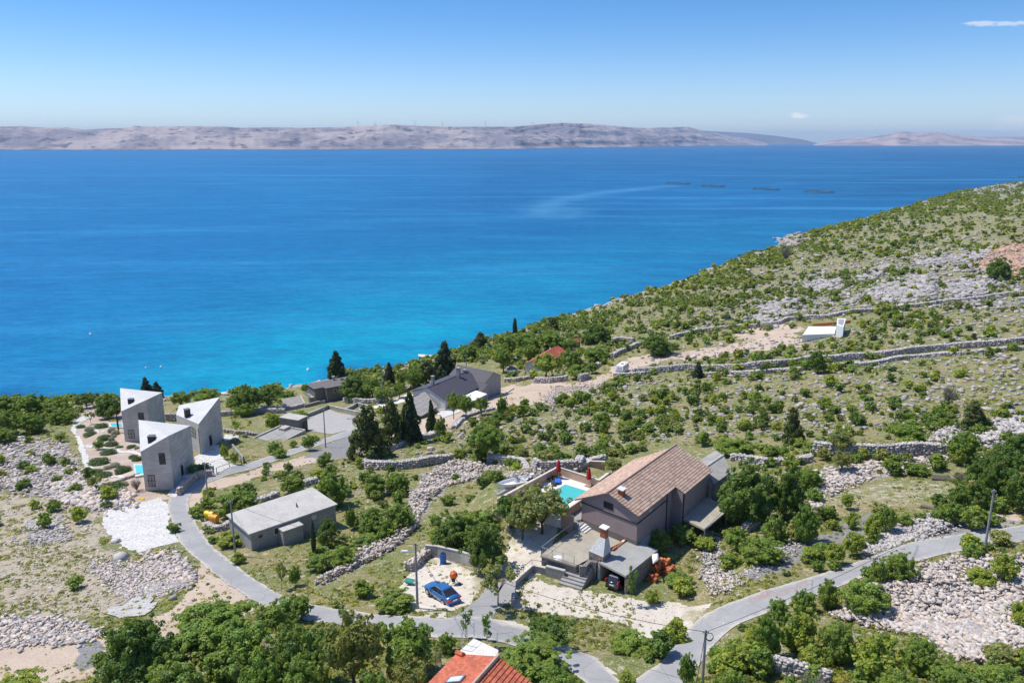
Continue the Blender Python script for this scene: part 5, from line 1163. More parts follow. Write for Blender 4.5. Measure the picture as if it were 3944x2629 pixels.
t = thing('small_tiled_house', 'tiny stone house with a red tiled roof and grey rear slope behind the cottage', 'house', v3(d, 11)); m = MB(); tiles(m, d, c, b, a, 6, 12, .07); ridge_caps(m, a, b, 9, .13); m.obj('roof', M['redtile'], t)
a2 = P(*G_(1060,210), ze+.2); d2 = P(*G_(1130,275), ze); m = MB(); m.slab([a, d2, a2, a+(b-a)*.4+np.array([-.3,.8,-.4])], .1); m.obj('rear_roof', M['asbestos'], t)
m = MB(); m.hull([(d[0],d[1],7), (c[0],c[1],7), (b[0],b[1],7), (a[0],a[1],7)], [d-[0,0,.12], c-[0,0,.12], b-[0,0,.12], a-[0,0,.12]]); m.obj('wall', M['rubblewall'], t)
m = MB(); m.hull([(d[0],d[1],7), (a[0]-.2,a[1]+.4,7), (d2[0],d2[1],7)], [d-[0,0,.15], a-[0,0,.15], d2-[0,0,.12]]); gw = m.obj('gable_wall', M['rubblewall'], t)
q0 = P(*G_(1175,305), ze-1.4); m = MB(); m.box(Fr(q0), -.5, .5, -.4, .0, ze-1.9, ze-.8); m.obj('window', M['darkglass'], t)
# basin / ramp walls left of the cottage
for lab, pp, hh in (('pale concrete parapet left of the cottage, above the dark cellar opening', ((200,705),(245,690)), 1.0), ('slanting pale concrete wall edging the ramp beside the cottage', ((285,795),(380,740)), .7), ('thin pale curb running down beside the pink track', ((170,1080),(240,1030),(310,985)), .35)):
    pts = [G(*G_(*q)) for q in pp]; wallthing('ramp_wall', lab, pts, hh, .35, 'offwhite')
q = [G(*G_(*p_)) for p_ in ((205,770),(330,775),(380,735),(260,690))]; zz = max(p_[2] for p_ in q)+.9; m = MB(); m.prism([p_[:2] for p_ in q], zz-2.5, zz); t = solo(m, 'cellar', M['concrete_dark'], 'dark open cellar box left of the white cottage', 'cellar', v3(q[0], zz-2))
q = P(*G_(990,690), zc_+1.6); m = MB(); m.prism([P(*G_(*p_), zc_+1.6)[:2] for p_ in ((930,715),(1005,722),(1045,675),(960,665))], zc_-1, zc_+1.6); solo(m, 'white_cistern', M['white'], 'small flat white box structure right of the big cottage tree', 'cistern', v3(q, zc_))
# field gate
pts = [G(*G_(*q)) for q in ((1128,825),(1330,850))]; t = thing('field_gate', 'wire field gate between two stubs of stone wall', 'gate', tuple(pts[0]))
m = MB()
for i_ in range(7):
    p_ = pts[0]+(pts[1]-pts[0])*i_/6; m.tube([p_, p_+[0,0,1.5]], .03 if 0 < i_ < 6 else .07)
for h_ in (.3,.9,1.45): m.tube([pts[0]+[0,0,h_], pts[1]+[0,0,h_]], .025)
m.obj('mesh_panel', M['steel'], t)
# ======== white slab and block building on the hillside
def r3(x, y): return (x/1.4313+2300, y/1.4313+650)
g0 = G(*r3(1220,915)); zb = g0[2]; t = thing('white_shed', 'white slab building with upright white block at one end, alone on the hillside', 'shed', tuple(g0))
zt_ = zb+1.5; q = [P(*r3(*p_), zt_) for p_ in ((1133,915),(1308,908),(1318,868),(1165,868))]; m = MB(); m.prism([p_[:2] for p_ in q], zb-3, zt_); m.obj('slab_roof', M['white'], t)
zt2 = zb+4.6; q = [P(*r3(*p_), zt2) for p_ in ((1320,860),(1358,872),(1372,826),(1325,822))]; m = MB(); m.prism([p_[:2] for p_ in q], zb-2.5, zt2); m.obj('block', M['whiteblock'], t)
m = MB(); cq = (q[0]+q[2])/2; m.prism([(cq+(p_-cq)*.7)[:2] for p_ in q], zt2-.5, zt2+.01); m.obj('sunken_top', M['concrete'], t)
q = [G(*r3(*p_)) for p_ in ((1190,870),(1310,860),(1395,850),(1330,865))]; m = MB()
pts = [q[0], q[1], q[2]]; m.wall(pts, .5, [p_[2]-.5 for p_ in pts], [p_[2]+1.0 for p_ in pts]); solo(m, 'earth_bank', M['brickorange'], 'reddish cut earth bank behind the white slab building', 'bank', tuple(q[0]))
# ======== main tiled house
O = np.array([8.64, 90.74]); ua, va = math.radians(-44.1), math.radians(54.0)
HU = np.array([math.cos(ua), math.sin(ua)]); HV = np.array([math.cos(va), math.sin(va)]); hf = Fr(O, HU, HV)
_M = np.linalg.inv(np.array([HU, HV]).T)
def inv(p): return _M @ (np.array(p[:2])-O)
hb_notch = inv(P(*B_(1395,775), 41.97))[1]; LB_ = 18.74; l_end = inv(P(*B_(715,325), 40.93))[1]; nk = inv(P(*B_(1160,225), 42.9))
t = thing('tiled_house', 'large mauve house with a brown tiled gable roof in the centre of the plot', 'house', (O[0], O[1], ZF)); MH = t
zrg = 43.49
m = MB(); W_ = 8.3
m.hull([hf(0,0,ZY-2), hf(W_,0,ZY-2), hf(W_,hb_notch-.15,ZY-2), hf(W_,LB_-.4,ZY-2), hf(0,LB_-3,ZY-2)], [hf(0,0,40.95), hf(W_,0,40.95), hf(W_,hb_notch-.15,40.95), hf(W_,LB_-.4,40.95), hf(0,LB_-3,40.95)])
m.add([hf(0,.0,40.952), hf(W_,.0,40.952), hf(W_,.0,41.85), hf(4.15,.0,43.30), hf(0,.0,41.2), hf(0,.3,40.952), hf(W_,.3,40.952), hf(W_,.3,41.85), hf(4.15,.3,43.30), hf(0,.3,41.2)], [(0,1,2,3,4), (5,6,7,8,9), (1,6,7,2), (2,7,8,3), (3,8,9,4), (4,9,5,0)])
m.hull([hf(W_-.3,.3,40.952), hf(W_,.3,40.952), hf(W_,LB_-.4,40.952), hf(W_-.3,LB_-.4,40.952)], [hf(W_-.3,.3,41.85), hf(W_,.3,41.85), hf(W_,LB_-.4,41.85), hf(W_-.3,LB_-.4,41.85)])
m.add([hf(W_,LB_-.4,40.952), hf(4.15,LB_-.4,40.952), hf(4.15,LB_-.4,43.3), hf(W_,LB_-.4,41.85), hf(W_,LB_-.7,40.952), hf(4.15,LB_-.7,40.952), hf(4.15,LB_-.7,43.3), hf(W_,LB_-.7,41.85)], [(0,1,2,3), (4,5,6,7), (0,3,7,4), (1,2,6,5), (2,3,7,6)])
m.hull([hf(W_+.002,hb_notch,ZY-2), hf(9.75,hb_notch,ZY-2), hf(9.75,LB_-.45,ZY-2), hf(W_+.002,LB_-.45,ZY-2)], [hf(W_+.002,hb_notch,41.75), hf(9.75,hb_notch,41.42), hf(9.75,LB_-.45,41.42), hf(W_+.002,LB_-.45,41.75)])
wl_ = m.obj('wall', M['purple'], t)
m = MB(); m.box(hf, -.03, W_+.03, -.035, .02, ZF-.8, ZF+.28); m.obj('plinth', M['plinth'], t)
m = MB(); m.box(hf, -.06, W_+.07, -.09, .03, 40.72, 40.82); m.box(hf, W_-.02, W_+.09, .032, hb_notch-1.6, 40.72, 40.82); m.obj('moulding', M['black'], t)
m = MB(); m.tube([hf(W_+.06, hb_notch-1.7, 36.5), hf(W_+.06, hb_notch-1.7, 41.7)], .07); m.tube([hf(9.83, hb_notch+.3, 36.5), hf(9.83, hb_notch+.3, 41.3)], .07); m.obj('downpipe', M['black'], t)
def rvp(px):
    d = ray(*px); n = np.array([-HU[1], HU[0]]); k = (O@n)/(d[:2]@n); p = d*k; return (p[:2]-O)@HU, p[2]+CAMZ
(wa, wz1), (wb, wz0) = rvp(A_(1785,668)), rvp(A_(1925,820)); f = window(t, hf, wa, wb, wz0, wz1, 0, -.06, 'shutter', 'shutter', 0)
m = MB(); m.box(hf, wa, wb, -.11, -.065, (wz0+wz1)/2-.03, (wz0+wz1)/2+.03); m.tube([hf((wa+wb)/2, -.09, wz0), hf((wa+wb)/2, -.09, wz1)], .02); m.obj('shutter_bar', M['black'], f)
m = MB(); m.box(hf, W_-.005, W_+.06, 3.0, 3.9, 41.0, 41.42); m.obj('air_vent', M['steel'], t)
m = MB(); m.box(hf, -.42, -.02, .25, 1.0, 40.0, 40.55); m.obj('air_conditioner', M['white'], t)
# roof planes with separate tiles
rp = MB()
e0, e1, r1, r0 = hf(8.67,-.42,41.97), hf(8.67,hb_notch,41.97), hf(4.15,hb_notch,zrg), hf(4.15,-.42,zrg)
tiles(rp, e0, e1, r1, r0, 12, int(hb_notch/.30), .055)
k_ = 1.34/ (8.67-4.15); e0, e1, r1, r0 = hf(10.05,hb_notch,41.50), hf(10.05,LB_,41.50), hf(4.15,LB_,zrg), hf(4.15,hb_notch,zrg)
tiles(rp, e0, e1, r1, r0, 16, max(4, int((LB_-hb_notch)/.30)), .055)
slope_end = lambda tt: l_end+(LB_-1.0-l_end)*tt*tt
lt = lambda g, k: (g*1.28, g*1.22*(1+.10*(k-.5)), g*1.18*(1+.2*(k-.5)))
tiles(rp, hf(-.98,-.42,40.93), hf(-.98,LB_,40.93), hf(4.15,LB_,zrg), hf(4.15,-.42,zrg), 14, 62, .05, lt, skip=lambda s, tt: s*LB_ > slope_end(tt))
roof = rp.obj('roof', M['tile'], t)
m = MB()
m.slab([hf(8.6,-.40,41.98), hf(8.6,hb_notch,41.98), hf(4.15,hb_notch,zrg-.02), hf(4.15,-.40,zrg-.02)], .14); m.slab([hf(9.98,hb_notch+.002,41.51), hf(9.98,LB_-.02,41.51), hf(4.15,LB_-.02,zrg-.02), hf(4.15,hb_notch+.002,zrg-.02)], .14)
m.slab([hf(4.148,-.40,zrg-.02), hf(4.148,LB_-1.6,zrg-.02), hf(-.9,l_end-.3,40.95), hf(-.9,-.40,40.95)], .14); m.obj('roof_deck', M['plinth'], t)
m = MB(); ridge_caps(m, hf(4.15,-.45,zrg+.06), hf(4.15,LB_+.05,zrg+.06), 44, .15); m.obj('ridge', M['ridge'], roof)
q = hf(5.05, .75); n = lambda s_, z0, z1: (lambda mm: (mm.box(Fr(hf(5.35,1.0), HU, HV), -s_, s_, -s_, s_, z0, z1), mm)[1])(MB())
ch = n(.36, 42.2, 43.85).obj('chimney', M['brick'], roof); n(.5, 43.852, 43.97).obj('chimney_cap', M['whitewall'], ch)
# side balcony slab at the right rear and dark cellar front
bs = [P(*B_(*q_), 37.9) for q_ in ((1540,1110),(1730,1220),(1800,1245),(2035,1025),(1830,945))]
m = MB(); m.prism([q_[:2] for q_ in (hf(9.76,hb_notch+.3), hf(13.2,hb_notch-.3), hf(13.6,LB_-2.2), hf(9.76,LB_-1.0))], 37.7, 37.95); m.obj('balcony', M['terrace'], t)
m = MB()
for a_, b_ in ((13.1,hb_notch),(13.4,LB_-2.6)): m.tube([hf(a_,b_,35), hf(a_,b_,37.7)], .09)
m.tube([hf(13.2,hb_notch-.3,38.0), hf(13.6,LB_-2.2,38.6)], .05); m.obj('balcony_post', M['steel'], t)
m = MB(); m.box(hf, W_-.02, W_+.08, 1.2, 3.6, ZY-.3, ZY+2.1); m.obj('garage_door', M['steel'], t)
# ======== rear outbuilding
zo = 41.0; a = P(*B_(1880,470), zo); b = P(*B_(2150,290), zo); c = P(*B_(2275,385), zo-.8); d = P(*B_(2000,735), zo-.9); e = P(*B_(1660,320), zo-1.0); g_ = P(*B_(1720,282), zo-.9)
d2 = a+(d-a)*1.0
t = thing('outbuilding', 'grey corrugated gable-roofed outbuilding behind the mauve house', 'outbuilding', v3(d, 37)); m = MB()
cc_ = b+(d-a); corrug(m, d, cc_, b, a, 22, .04); e_l = a-(d-a); e_l[2] = zo-.7; f_l = b-(d-a); f_l[2] = zo-.7; corrug(m, e_l, f_l, b, a, 22, .04); rf = m.obj('roof', M['asbestos'], t)
m = MB(); ridge_caps(m, a+[0,0,.05], b+[0,0,.05], 18, .16); m.obj('ridge', M['whitewall'], rf)
cq = (d+cc_+e_l+f_l)/4; sh_ = lambda p_: (cq+(p_-cq)*.94)[:2]
m = MB(); m.prism([sh_(d), sh_(cc_), sh_(f_l), sh_(e_l)], 33, [zo-1.1, zo-1.1, zo-.9, zo-.9]); a9, d9, e9 = cq+(a-cq)*.94, cq+(d-cq)*.94, cq+(e_l-cq)*.94
m.add([(*d9[:2], zo-1.1), (*e9[:2], zo-.9), (*a9[:2], zo-.15), (*(d9+(b-a)*.03)[:2], zo-1.1), (*(e9+(b-a)*.03)[:2], zo-.9), (*(a9+(b-a)*.03)[:2], zo-.15)], [(0,1,2), (3,4,5), (0,2,5,3), (1,2,5,4)]); m.obj('wall', M['rubblewall'], t)
# ======== terrace, barbecue, carport
TU = np.array([math.cos(math.radians(-31)), math.sin(math.radians(-31))]); TV = HV
fl = P(*C_(245,590), ZT); bl = P(*C_(760,185), ZT); fr1 = P(*C_(790,750), ZT); 
t = thing('terrace', 'raised concrete terrace with stone base in front of the mauve house', 'terrace', v3(fl, ZY)); TR = t
cp1 = P(*C_(1135,690), ZT); cp2 = P(*C_(1640,310), ZT); ct0 = P(*C_(865,730), ZT); ct1 = P(*C_(930,745), ZT); ct2 = P(*C_(1000,680), ZT); ct3 = P(*C_(1110,700), ZT)
hr_ = hf(W_+.1,-.06); hl_ = hf(0,-.06)
tp = [fl, fr1, P(*C_(865,722), ZT), cp1, cp2, hr_, hl_, bl]
m = MB(); m.prism([q_[:2] for q_ in tp], ZT-.22, ZT); m.obj('slab', M['terrace'], t)
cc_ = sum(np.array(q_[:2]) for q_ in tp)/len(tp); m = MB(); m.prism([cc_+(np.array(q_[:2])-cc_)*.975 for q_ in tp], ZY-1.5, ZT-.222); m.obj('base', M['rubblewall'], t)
m = MB(); m.wall([P(*C_(845,800), ZT-.3), P(*C_(930,760), ZT), P(*C_(1003,682), ZT), P(*C_(1115,705), ZT)], .5, ZY-1, ZT+.12); m.obj('buttress', M['rubblewall'], t)
# railing
t = thing('railing', 'thin grey metal railing round the two open sides of the raised terrace', 'railing', v3(fl, ZT))
fe = fr1+(fl-fr1)*.06; be = bl; cen = np.array([*cc_, ZT]); pull = lambda p_: p_+(cen-p_)/np.linalg.norm(cen-p_)*.12
pa, pb, pc = pull(be), pull(fl), pull(fe); m = MB(); top = np.array([0,0,1.05])
m.tube([pa+top, pb+top, pc+top], .035); m.obj('handrail', M['steel'], t)
m = MB()
for p0_, p1_, n_ in ((pa,pb,3), (pb,pc,3)):
    for i_ in range(n_+1):
        q_ = p0_+(p1_-p0_)*i_/n_; m.tube([q_, q_+top], .03)
m.tube([pa+[0,0,.18], pb+[0,0,.18], pc+[0,0,.18]], .018); m.obj('post', M['rail'], t)
# house landing, parapets and small steps
ld = [P(*A_(1325,1035), ZF), P(*A_(1410,1062), ZF), P(*A_(1478,1000), ZF), hf(-.02,-.05), hf(-.02,6.5)]
pa_, pb_, pc_ = P(*A_(1138,850), ZF+1.1), P(*A_(1318,912), ZF+1.1), P(*A_(1395,672), ZF+1.1)
m = MB(); m.prism([q_[:2] for q_ in (P(*A_(1325,1035), ZF), P(*A_(1410,1062), ZF), P(*A_(1478,1000), ZF), hf(-.02,-.05), hf(-.02,7.5), pc_, pa_, pb_)], ZY-1, ZF)
solo(m, 'landing', M['concrete'], 'grey concrete landing between the terrace steps and the mauve house wall', 'landing', v3(ld[0], ZF))
t = thing('parapet', 'L-shaped peach parapet wall beside the house landing', 'wall', v3(pb_, ZF)); m = MB(); m.wall([pb_, pa_, pc_, pc_+(pc_-pa_)*.8], .22, ZY-.8, ZF+1.08); m.obj('wall', M['peach'], t)
m = MB(); m.wall([pb_, pa_, pc_, pc_+(pc_-pa_)*.8], .30, ZF+1.082, ZF+1.15); m.obj('coping', M['offwhite'], t)
t = thing('steps', 'three short concrete steps from the house landing down to the terrace', 'steps', v3(P(*A_(1500,1100), ZT), ZT))
for i_, (x_, y_) in enumerate(((1465,1050),(1500,1080),(1535,1110))):
    q_ = P(*A_(x_, y_), ZF-.14*(i_+1)); m = MB(); m.box(Fr(q_, HU, HV), -.24, .20, -.95, .75, ZT-.1, ZF-.14*(i_+1)); m.obj('step', M['whitewall'], t)
a, b, c, d = (P(*A_(*q_), h_) for q_, h_ in (((1122,958), ZF+.1), ((1318,1000), ZF+.1), ((1290,1118), ZT-.6), ((1090,1055), ZT-.6)))
t = thing('lean_to', 'small pinkish lean-to roof below the peach parapet, a blue mark on it', 'lean-to', v3(d, ZY)); m = MB(); m.slab([d, c, b, a], .1); m.obj('roof', M['purple'], t)
m = MB(); q_ = d+(a-d)*.3+(c-d)*.15; u_ = (c-d)/np.linalg.norm(c-d); w_ = (a-d)/np.linalg.norm(a-d); nz = np.cross(u_, w_); nz = nz*(1 if nz[2] > 0 else -1); q_ = q_+nz*.02; m.add([q_, q_+u_*.55, q_+u_*.55+w_*.6, q_+w_*.6, q_+nz*.02, q_+u_*.55+nz*.02, q_+u_*.55+w_*.6+nz*.02, q_+w_*.6+nz*.02], [(0,1,2,3), (4,5,6,7), (0,1,5,4), (1,2,6,5), (2,3,7,6), (3,0,4,7)]); m.obj('blue_mark', M['blue'], t)
m = MB(); m.prism([q_[:2] for q_ in (d*.9+b*.1, c*.9+a*.1, b*.9+d*.1, a*.9+c*.1)], ZY-1, ZT-.75); m.obj('wall', M['peach'], t)
# barbecue
bo = P(*C_(990,635), ZT); bf = Fr(bo, HU, HV); s1 = 2.05; s2 = 1.75
zb1 = zat(C_(0,522)[1], bo[1]); zb2 = zb1+1.75; zb3 = zb2+1.15
t = thing('barbecue', 'stone outdoor barbecue with a tapering pale hood and a brick chimney on the terrace', 'barbecue', v3(bo, ZT))
m = MB(); m.box(bf, 0, s1, 0, s2, ZT-.05, zb1); m.obj('hearth', M['rubblewall'], t)
ta0, ta1, tb0, tb1 = .95, 1.75, .85, 1.6
m = MB(); m.hull([bf(-.03,-.03,zb1+.002), bf(s1+.03,-.03,zb1+.002), bf(s1+.03,s2+.03,zb1+.002), bf(-.03,s2+.03,zb1+.002)], [bf(ta0,tb0,zb2), bf(ta1,tb0,zb2), bf(ta1,tb1,zb2), bf(ta0,tb1,zb2)]); hd = m.obj('hood', M['marble'], t)
m = MB(); m.box(bf, ta0+.03, ta1-.03, tb0+.03, tb1-.03, zb2+.002, zb3); ch = m.obj('chimney', M['brick'], t); m = MB(); m.box(bf, ta0-.1, ta1+.1, tb0-.1, tb1+.1, zb3+.002, zb3+.10); m.obj('chimney_cap', M['white'], ch)
# carport
zc0 = ZT+.30; q1, q2, q3, q4 = (P(*C_(*q_), zc0) for q_ in ((1135,690),(1560,905),(2055,505),(1610,320)))
t = thing('carport', 'flat-roofed concrete carport attached to the terrace with a dark car inside', 'carport', v3(q2, ZY))
m = MB(); m.prism([q_[:2] for q_ in (q1,q2,q3,q4)], zc0-.22, zc0); m.obj('roof', M['carport_screed'], t)
inn = lambda p_, f_=.04: p_+((q1+q3)/2-p_)*f_
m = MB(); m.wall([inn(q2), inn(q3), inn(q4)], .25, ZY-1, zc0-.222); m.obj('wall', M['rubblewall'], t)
m = MB(); m.wall([inn(q1,.03), inn(q1,.03)+(q4-q1)*.3], .3, ZY-1, zc0-.222); m.obj('side_wall', M['marble'], t)
t = thing('brick_parapet', 'row of red bricks laid along the edge between terrace and carport roof', 'bricks', v3(q1, zc0))
for s0_, s1_, h_ in ((.0,.10,.26), (.42,.56,.22), (.58,.78,.12), (.82,1.12,.28)):
    m = MB(); p0_ = q1+(q4-q1)*s0_; p1_ = q1+(q4-q1)*s1_; m.wall([p0_+[.1,.1,0], p1_+[.1,.1,0]], .26, zc0+.003, zc0+h_); m.obj('brick_row', M['brick'], t)
m = MB(); q_ = P(*C_(1530,380), zc0); m.box(Fr(q_, HU, HV), -.15, .15, -.45, .45, zc0+.13, zc0+.2); solo(m, 'board', M['offwhite'], 'small pale board lying on the brick parapet', 'board', tuple(q_))
m = MB(); q_ = P(*C_(545,625), ZT); m.cyl((q_[0]-.2, q_[1]), .55, ZT+.002, ZT+.12, 14, .35); solo(m, 'cement_heap', M['white'], 'flat white lump of cement on the terrace floor near the railing', 'cement', tuple(q_))
m = MB()
for sx in (-.5, .5): m.box(bf, s1+1.4, s1+2.1, 1.8+sx*1.6, 2.9+sx*1.6, ZT, ZT+.16+.1*(sx > 0))
solo(m, 'stone_step', M['whitewall'], 'pale stone step at the back of the terrace by the house corner', 'step', v3(bo, ZT))
# outer stairs: seven treads down to the yard
t = thing('outer_stairs', 'outdoor concrete staircase climbing from the pale yard to the terrace', 'stairs', v3(P(*C_(700,1060), ZY), ZY))
sb = P(*C_(705,1075), ZY+.1); stp = P(*C_(780,850), ZY+1.3); sd_v = (stp-sb); sd_v[2] = 0; sl_ = np.linalg.norm(sd_v); sd_v /= sl_; sw = np.array([sd_v[1], -sd_v[0], 0]); sfr = Fr(sb, sw[:2], sd_v[:2])
for i_ in range(7):
    m = MB(); m.box(sfr, -1.45, 1.35, i_*.42, i_*.42+ (.48 if i_ < 6 else 2.2), ZY-.6, ZY+.2+i_*.2); m.obj('step', M['concrete'], t)
m = MB(); m.box(sfr, -.2, 1.3, 3.6, 4.8, ZY, ZT-.2); m.box(sfr, -.2, 1.3, 4.3, 5.2, ZY, ZT-.02); m.obj('landing_block', M['concrete'], t)
# low boundary walls in front
pts = [P(*C_(335,790), ZY+.9), P(*C_(625,865), ZY+.9)]; t = thing('yard_wall', 'thick pale concrete wall block left of the outdoor staircase', 'wall', v3(pts[0], ZY)); m = MB(); m.wall(pts, .35, ZY-1, ZY+1.2); m.obj('wall', M['concrete'], t)
m = MB(); m.wall(pts, .42, ZY+1.202, ZY+1.28); m.obj('coping', M['roof_concrete'], t)
pts = [G(*C_(330,880)), G(*C_(115,840)), G(*C_(-80,1010)), G(*L_(1190,640)), G(*L_(1100,730))]; t = wallthing('boundary_wall', 'long low concrete boundary wall with a thin rail on top, along the driveway', pts, .8, .3, 'concrete', 'offwhite')
m = MB(); tp_ = [np.array([p_[0], p_[1], p_[2]+1.55]) for p_ in pts]; m.tube(tp_, .03)
for p_ in pts: m.tube([(p_[0], p_[1], p_[2]+.8), (p_[0], p_[1], p_[2]+1.55)], .03)
m.obj('rail', M['rail'], t)
q0_, q1_ = G(*L_(1110,750)), G(*L_(1095,900)); m = MB(); m.wall([q0_, q0_+(q1_-q0_)*1.0], .35, [q0_[2]-.5, q1_[2]-.5], [q0_[2]+1.3, q1_[2]+1.0]); solo(m, 'gate_pier', M['concrete'], 'stub of grey concrete wall ending by the slender tree at the driveway', 'wall', tuple(q0_))
pts = [G(*L_(325,440)), G(*L_(430,450)), G(*L_(640,500)), G(*L_(830,570))]; wallthing('garden_wall', 'plain grey concrete wall behind the car lot under the big dense tree', pts, 1.5, .25, 'concrete', 'roof_concrete')
# garden bed wall right-behind the pool
pts = [P(*A_(1330,215), ZF-.6), P(*A_(1560,85), ZF-.6), P(*A_(1800,95), ZF-.6)]; t = wallthing('bed_wall', 'peach concrete wall round the dry grass bed behind the pool terrace', pts, .25, .3, 'peach', 'offwhite', -2.5)
pts = [P(*A_(1700,350), ZF+.3), P(*A_(1845,240), ZF+.3)]; m = MB(); m.wall(pts, .4, ZF-2, ZF+.3); solo(m, 'coping_wall', M['offwhite'], 'pale wall top between the pool corner and the tiled roof', 'wall', tuple(pts[0]))
# ======== pool deck
zw = ZF+1.2; w0, w1, w2 = P(*A_(150,660), zw-.2), P(*A_(1072,145), zw), P(*A_(1725,350), zw); w0[2] = zw
t = thing('pool_wall', 'peach rendered wall round two sides of the pool terrace', 'wall', v3(w0, ZF)); m = MB(); m.wall([w0, w1, w2], .25, ZF-3.2, zw-.07); m.obj('wall', M['peach'], t); m = MB(); m.wall([w0, w1, w2], .36, zw-.068, zw+.02); m.obj('coping', M['offwhite'], t)
dkp = [w0, w1, w2, hf(-.1,9), hf(-.1,4.5), pc_, pa_]; 
pA, pB = P(*A_(1190,420), ZF), P(*A_(1490,512), ZF); pu = pB-pA; pl_ = np.linalg.norm(pu); pu /= pl_; pc0 = P(*A_(1050,500), ZF); pv = pc0-pA; pv /= np.linalg.norm(pv); PWD = 4.0; PLN = 7.5
pf = Fr(pA, pu[:2], pv[:2])
# deck as four slabs round the pool basin
dm = MB(); dm.prism([q_[:2] for q_ in dkp], ZF-3.0, ZF-.0); o = solo(dm, 'pool_terrace', M['deck'], 'pale paved terrace floor round the swimming pool', 'terrace', v3(w1, ZF))
t = thing('swimming_pool', 'large turquoise swimming pool beside the mauve house', 'pool', v3(pA, ZF))
m = MB()
pw = max(pl_+.4, 3.8)
m.box(pf, -.45, pw+.45, -.45, -.0, ZF-.5, ZF+.05); m.box(pf, -.45, 0, .0, PLN, ZF-.5, ZF+.05); m.box(pf, pw, pw+.45, .0, PLN, ZF-.5, ZF+.05); m.box(pf, -.45, pw+.45, PLN, PLN+.45, ZF-.5, ZF+.05); m.obj('rim', M['white'], t)
m = MB(); m.box(pf, .002, pw-.002, .002, PLN-.002, ZF-.5, ZF+.015); m.obj('water', M['pool'], t)
# parasols
def parasol(lab, px, hgt=2.75):
    q_ = P(*px, ZF); t = thing('parasol', lab, 'parasol', v3(q_, ZF), 'closed red parasols'); m = MB(); m.tube([(q_[0],q_[1],ZF+.12), (q_[0],q_[1],ZF+hgt)], .04, 8); m.obj('pole', M['steel'], t)
    m = MB(); n_ = 10; zz_ = [1.05, 1.25, 1.8, 2.35, 2.62, 2.7]; rr_ = [.26, .33, .27, .19, .13, .03]; vs = []; fs = []
    for k in range(6):
        for j in range(n_): r_ = rr_[k]*(1+.22*(j % 2)); vs.append((q_[0]+r_*math.cos(j*2*math.pi/n_), q_[1]+r_*math.sin(j*2*math.pi/n_), ZF+zz_[k]*hgt/2.75))
    for k in range(5):
        for j in range(n_): fs.append((k*n_+j, k*n_+(j+1) % n_, (k+1)*n_+(j+1) % n_, (k+1)*n_+j))
    m.add(vs, fs+[tuple(range(n_)), tuple(range(5*n_, 6*n_))]); m.obj('canopy', M['red'], t)
    m = MB(); m.box(Fr(q_, pu[:2], pv[:2]), -.42, .42, -.42, .42, ZF+.002, ZF+.12); m.obj('base', M['palebrown'], t)
parasol('closed red parasol in the far corner of the pool terrace', A_(1085,320)); parasol('closed red parasol beside the pool near the house roof', A_(1550,445))
# loungers
def lounger(lab, px, ang_, flat=False, grp='dark sun loungers on the pool terrace'):
    q_ = P(*px, ZF); t = thing('sun_lounger', lab, 'sun lounger', v3(q_, ZF), grp); f_ = Fr(q_, (math.cos(ang_), math.sin(ang_)), (-math.sin(ang_), math.cos(ang_)))
    m = MB(); m.box(f_, -.95, .35, -.32, .32, ZF+.30, ZF+.36); m.obj('seat', M['lounger'], t)
    m = MB(); h_ = .36 if flat else .95; m.hull([f_(.36,-.32,ZF+.3), f_(.36,.32,ZF+.3), f_(1.0,.32,ZF+h_-.05), f_(1.0,-.32,ZF+h_-.05)], [f_(.36,-.32,ZF+.36), f_(.36,.32,ZF+.36), f_(1.0,.32,ZF+h_+.01), f_(1.0,-.32,ZF+h_+.01)]); m.obj('backrest', M['lounger'], t)
    for x_ in (-.85,.25):
        for y_ in (-.28,.28): m = MB(); m.tube([f_(x_,y_,ZF), f_(x_,y_,ZF+.3)], .025, 5); m.obj('leg', M['rail'], t)
    return t
wa_ = math.atan2((w1-w0)[1], (w1-w0)[0]); 
lounger('dark sun lounger nearest the far corner, back against the wall', A_(975,320), wa_+math.pi/2); lounger('second dark sun lounger from the far corner', A_(915,355), wa_+math.pi/2)
lounger('dark sun lounger in the middle of the wall row, right of its twin', A_(750,440), wa_+math.pi/2); lounger('dark sun lounger in the middle of the wall row, left of its twin', A_(705,465), wa_+math.pi/2); lounger('dark sun lounger at the near end of the wall behind the olive tree', A_(490,585), wa_+math.pi/2)
lounger('flat dark sun lounger standing free on the paving beside the pool', A_(1010,405), wa_-2.6, True); t = lounger('flat sun lounger covered by a bright blue towel', A_(1070,375), wa_-2.6, True)
q_ = P(*A_(1072,362), ZF+.4); f_ = Fr(q_, (math.cos(wa_-2.6), math.sin(wa_-2.6)), (-math.sin(wa_-2.6), math.cos(wa_-2.6))); m = MB(); m.box(f_, -.75, .55, -.38, .38, ZF+.37, ZF+.41); solo(m, 'towel', M['towel'], 'bright blue towel spread on a lounger by the pool', 'towel', tuple(q_))
q_ = P(*A_(785,455), ZF); m = MB(); m.cyl(q_, .2, ZF+.002, ZF+.4, 8, .28); solo(m, 'pool_toy', M['red'], 'small red pool toy on the paving behind the tree crown', 'toy', tuple(q_))
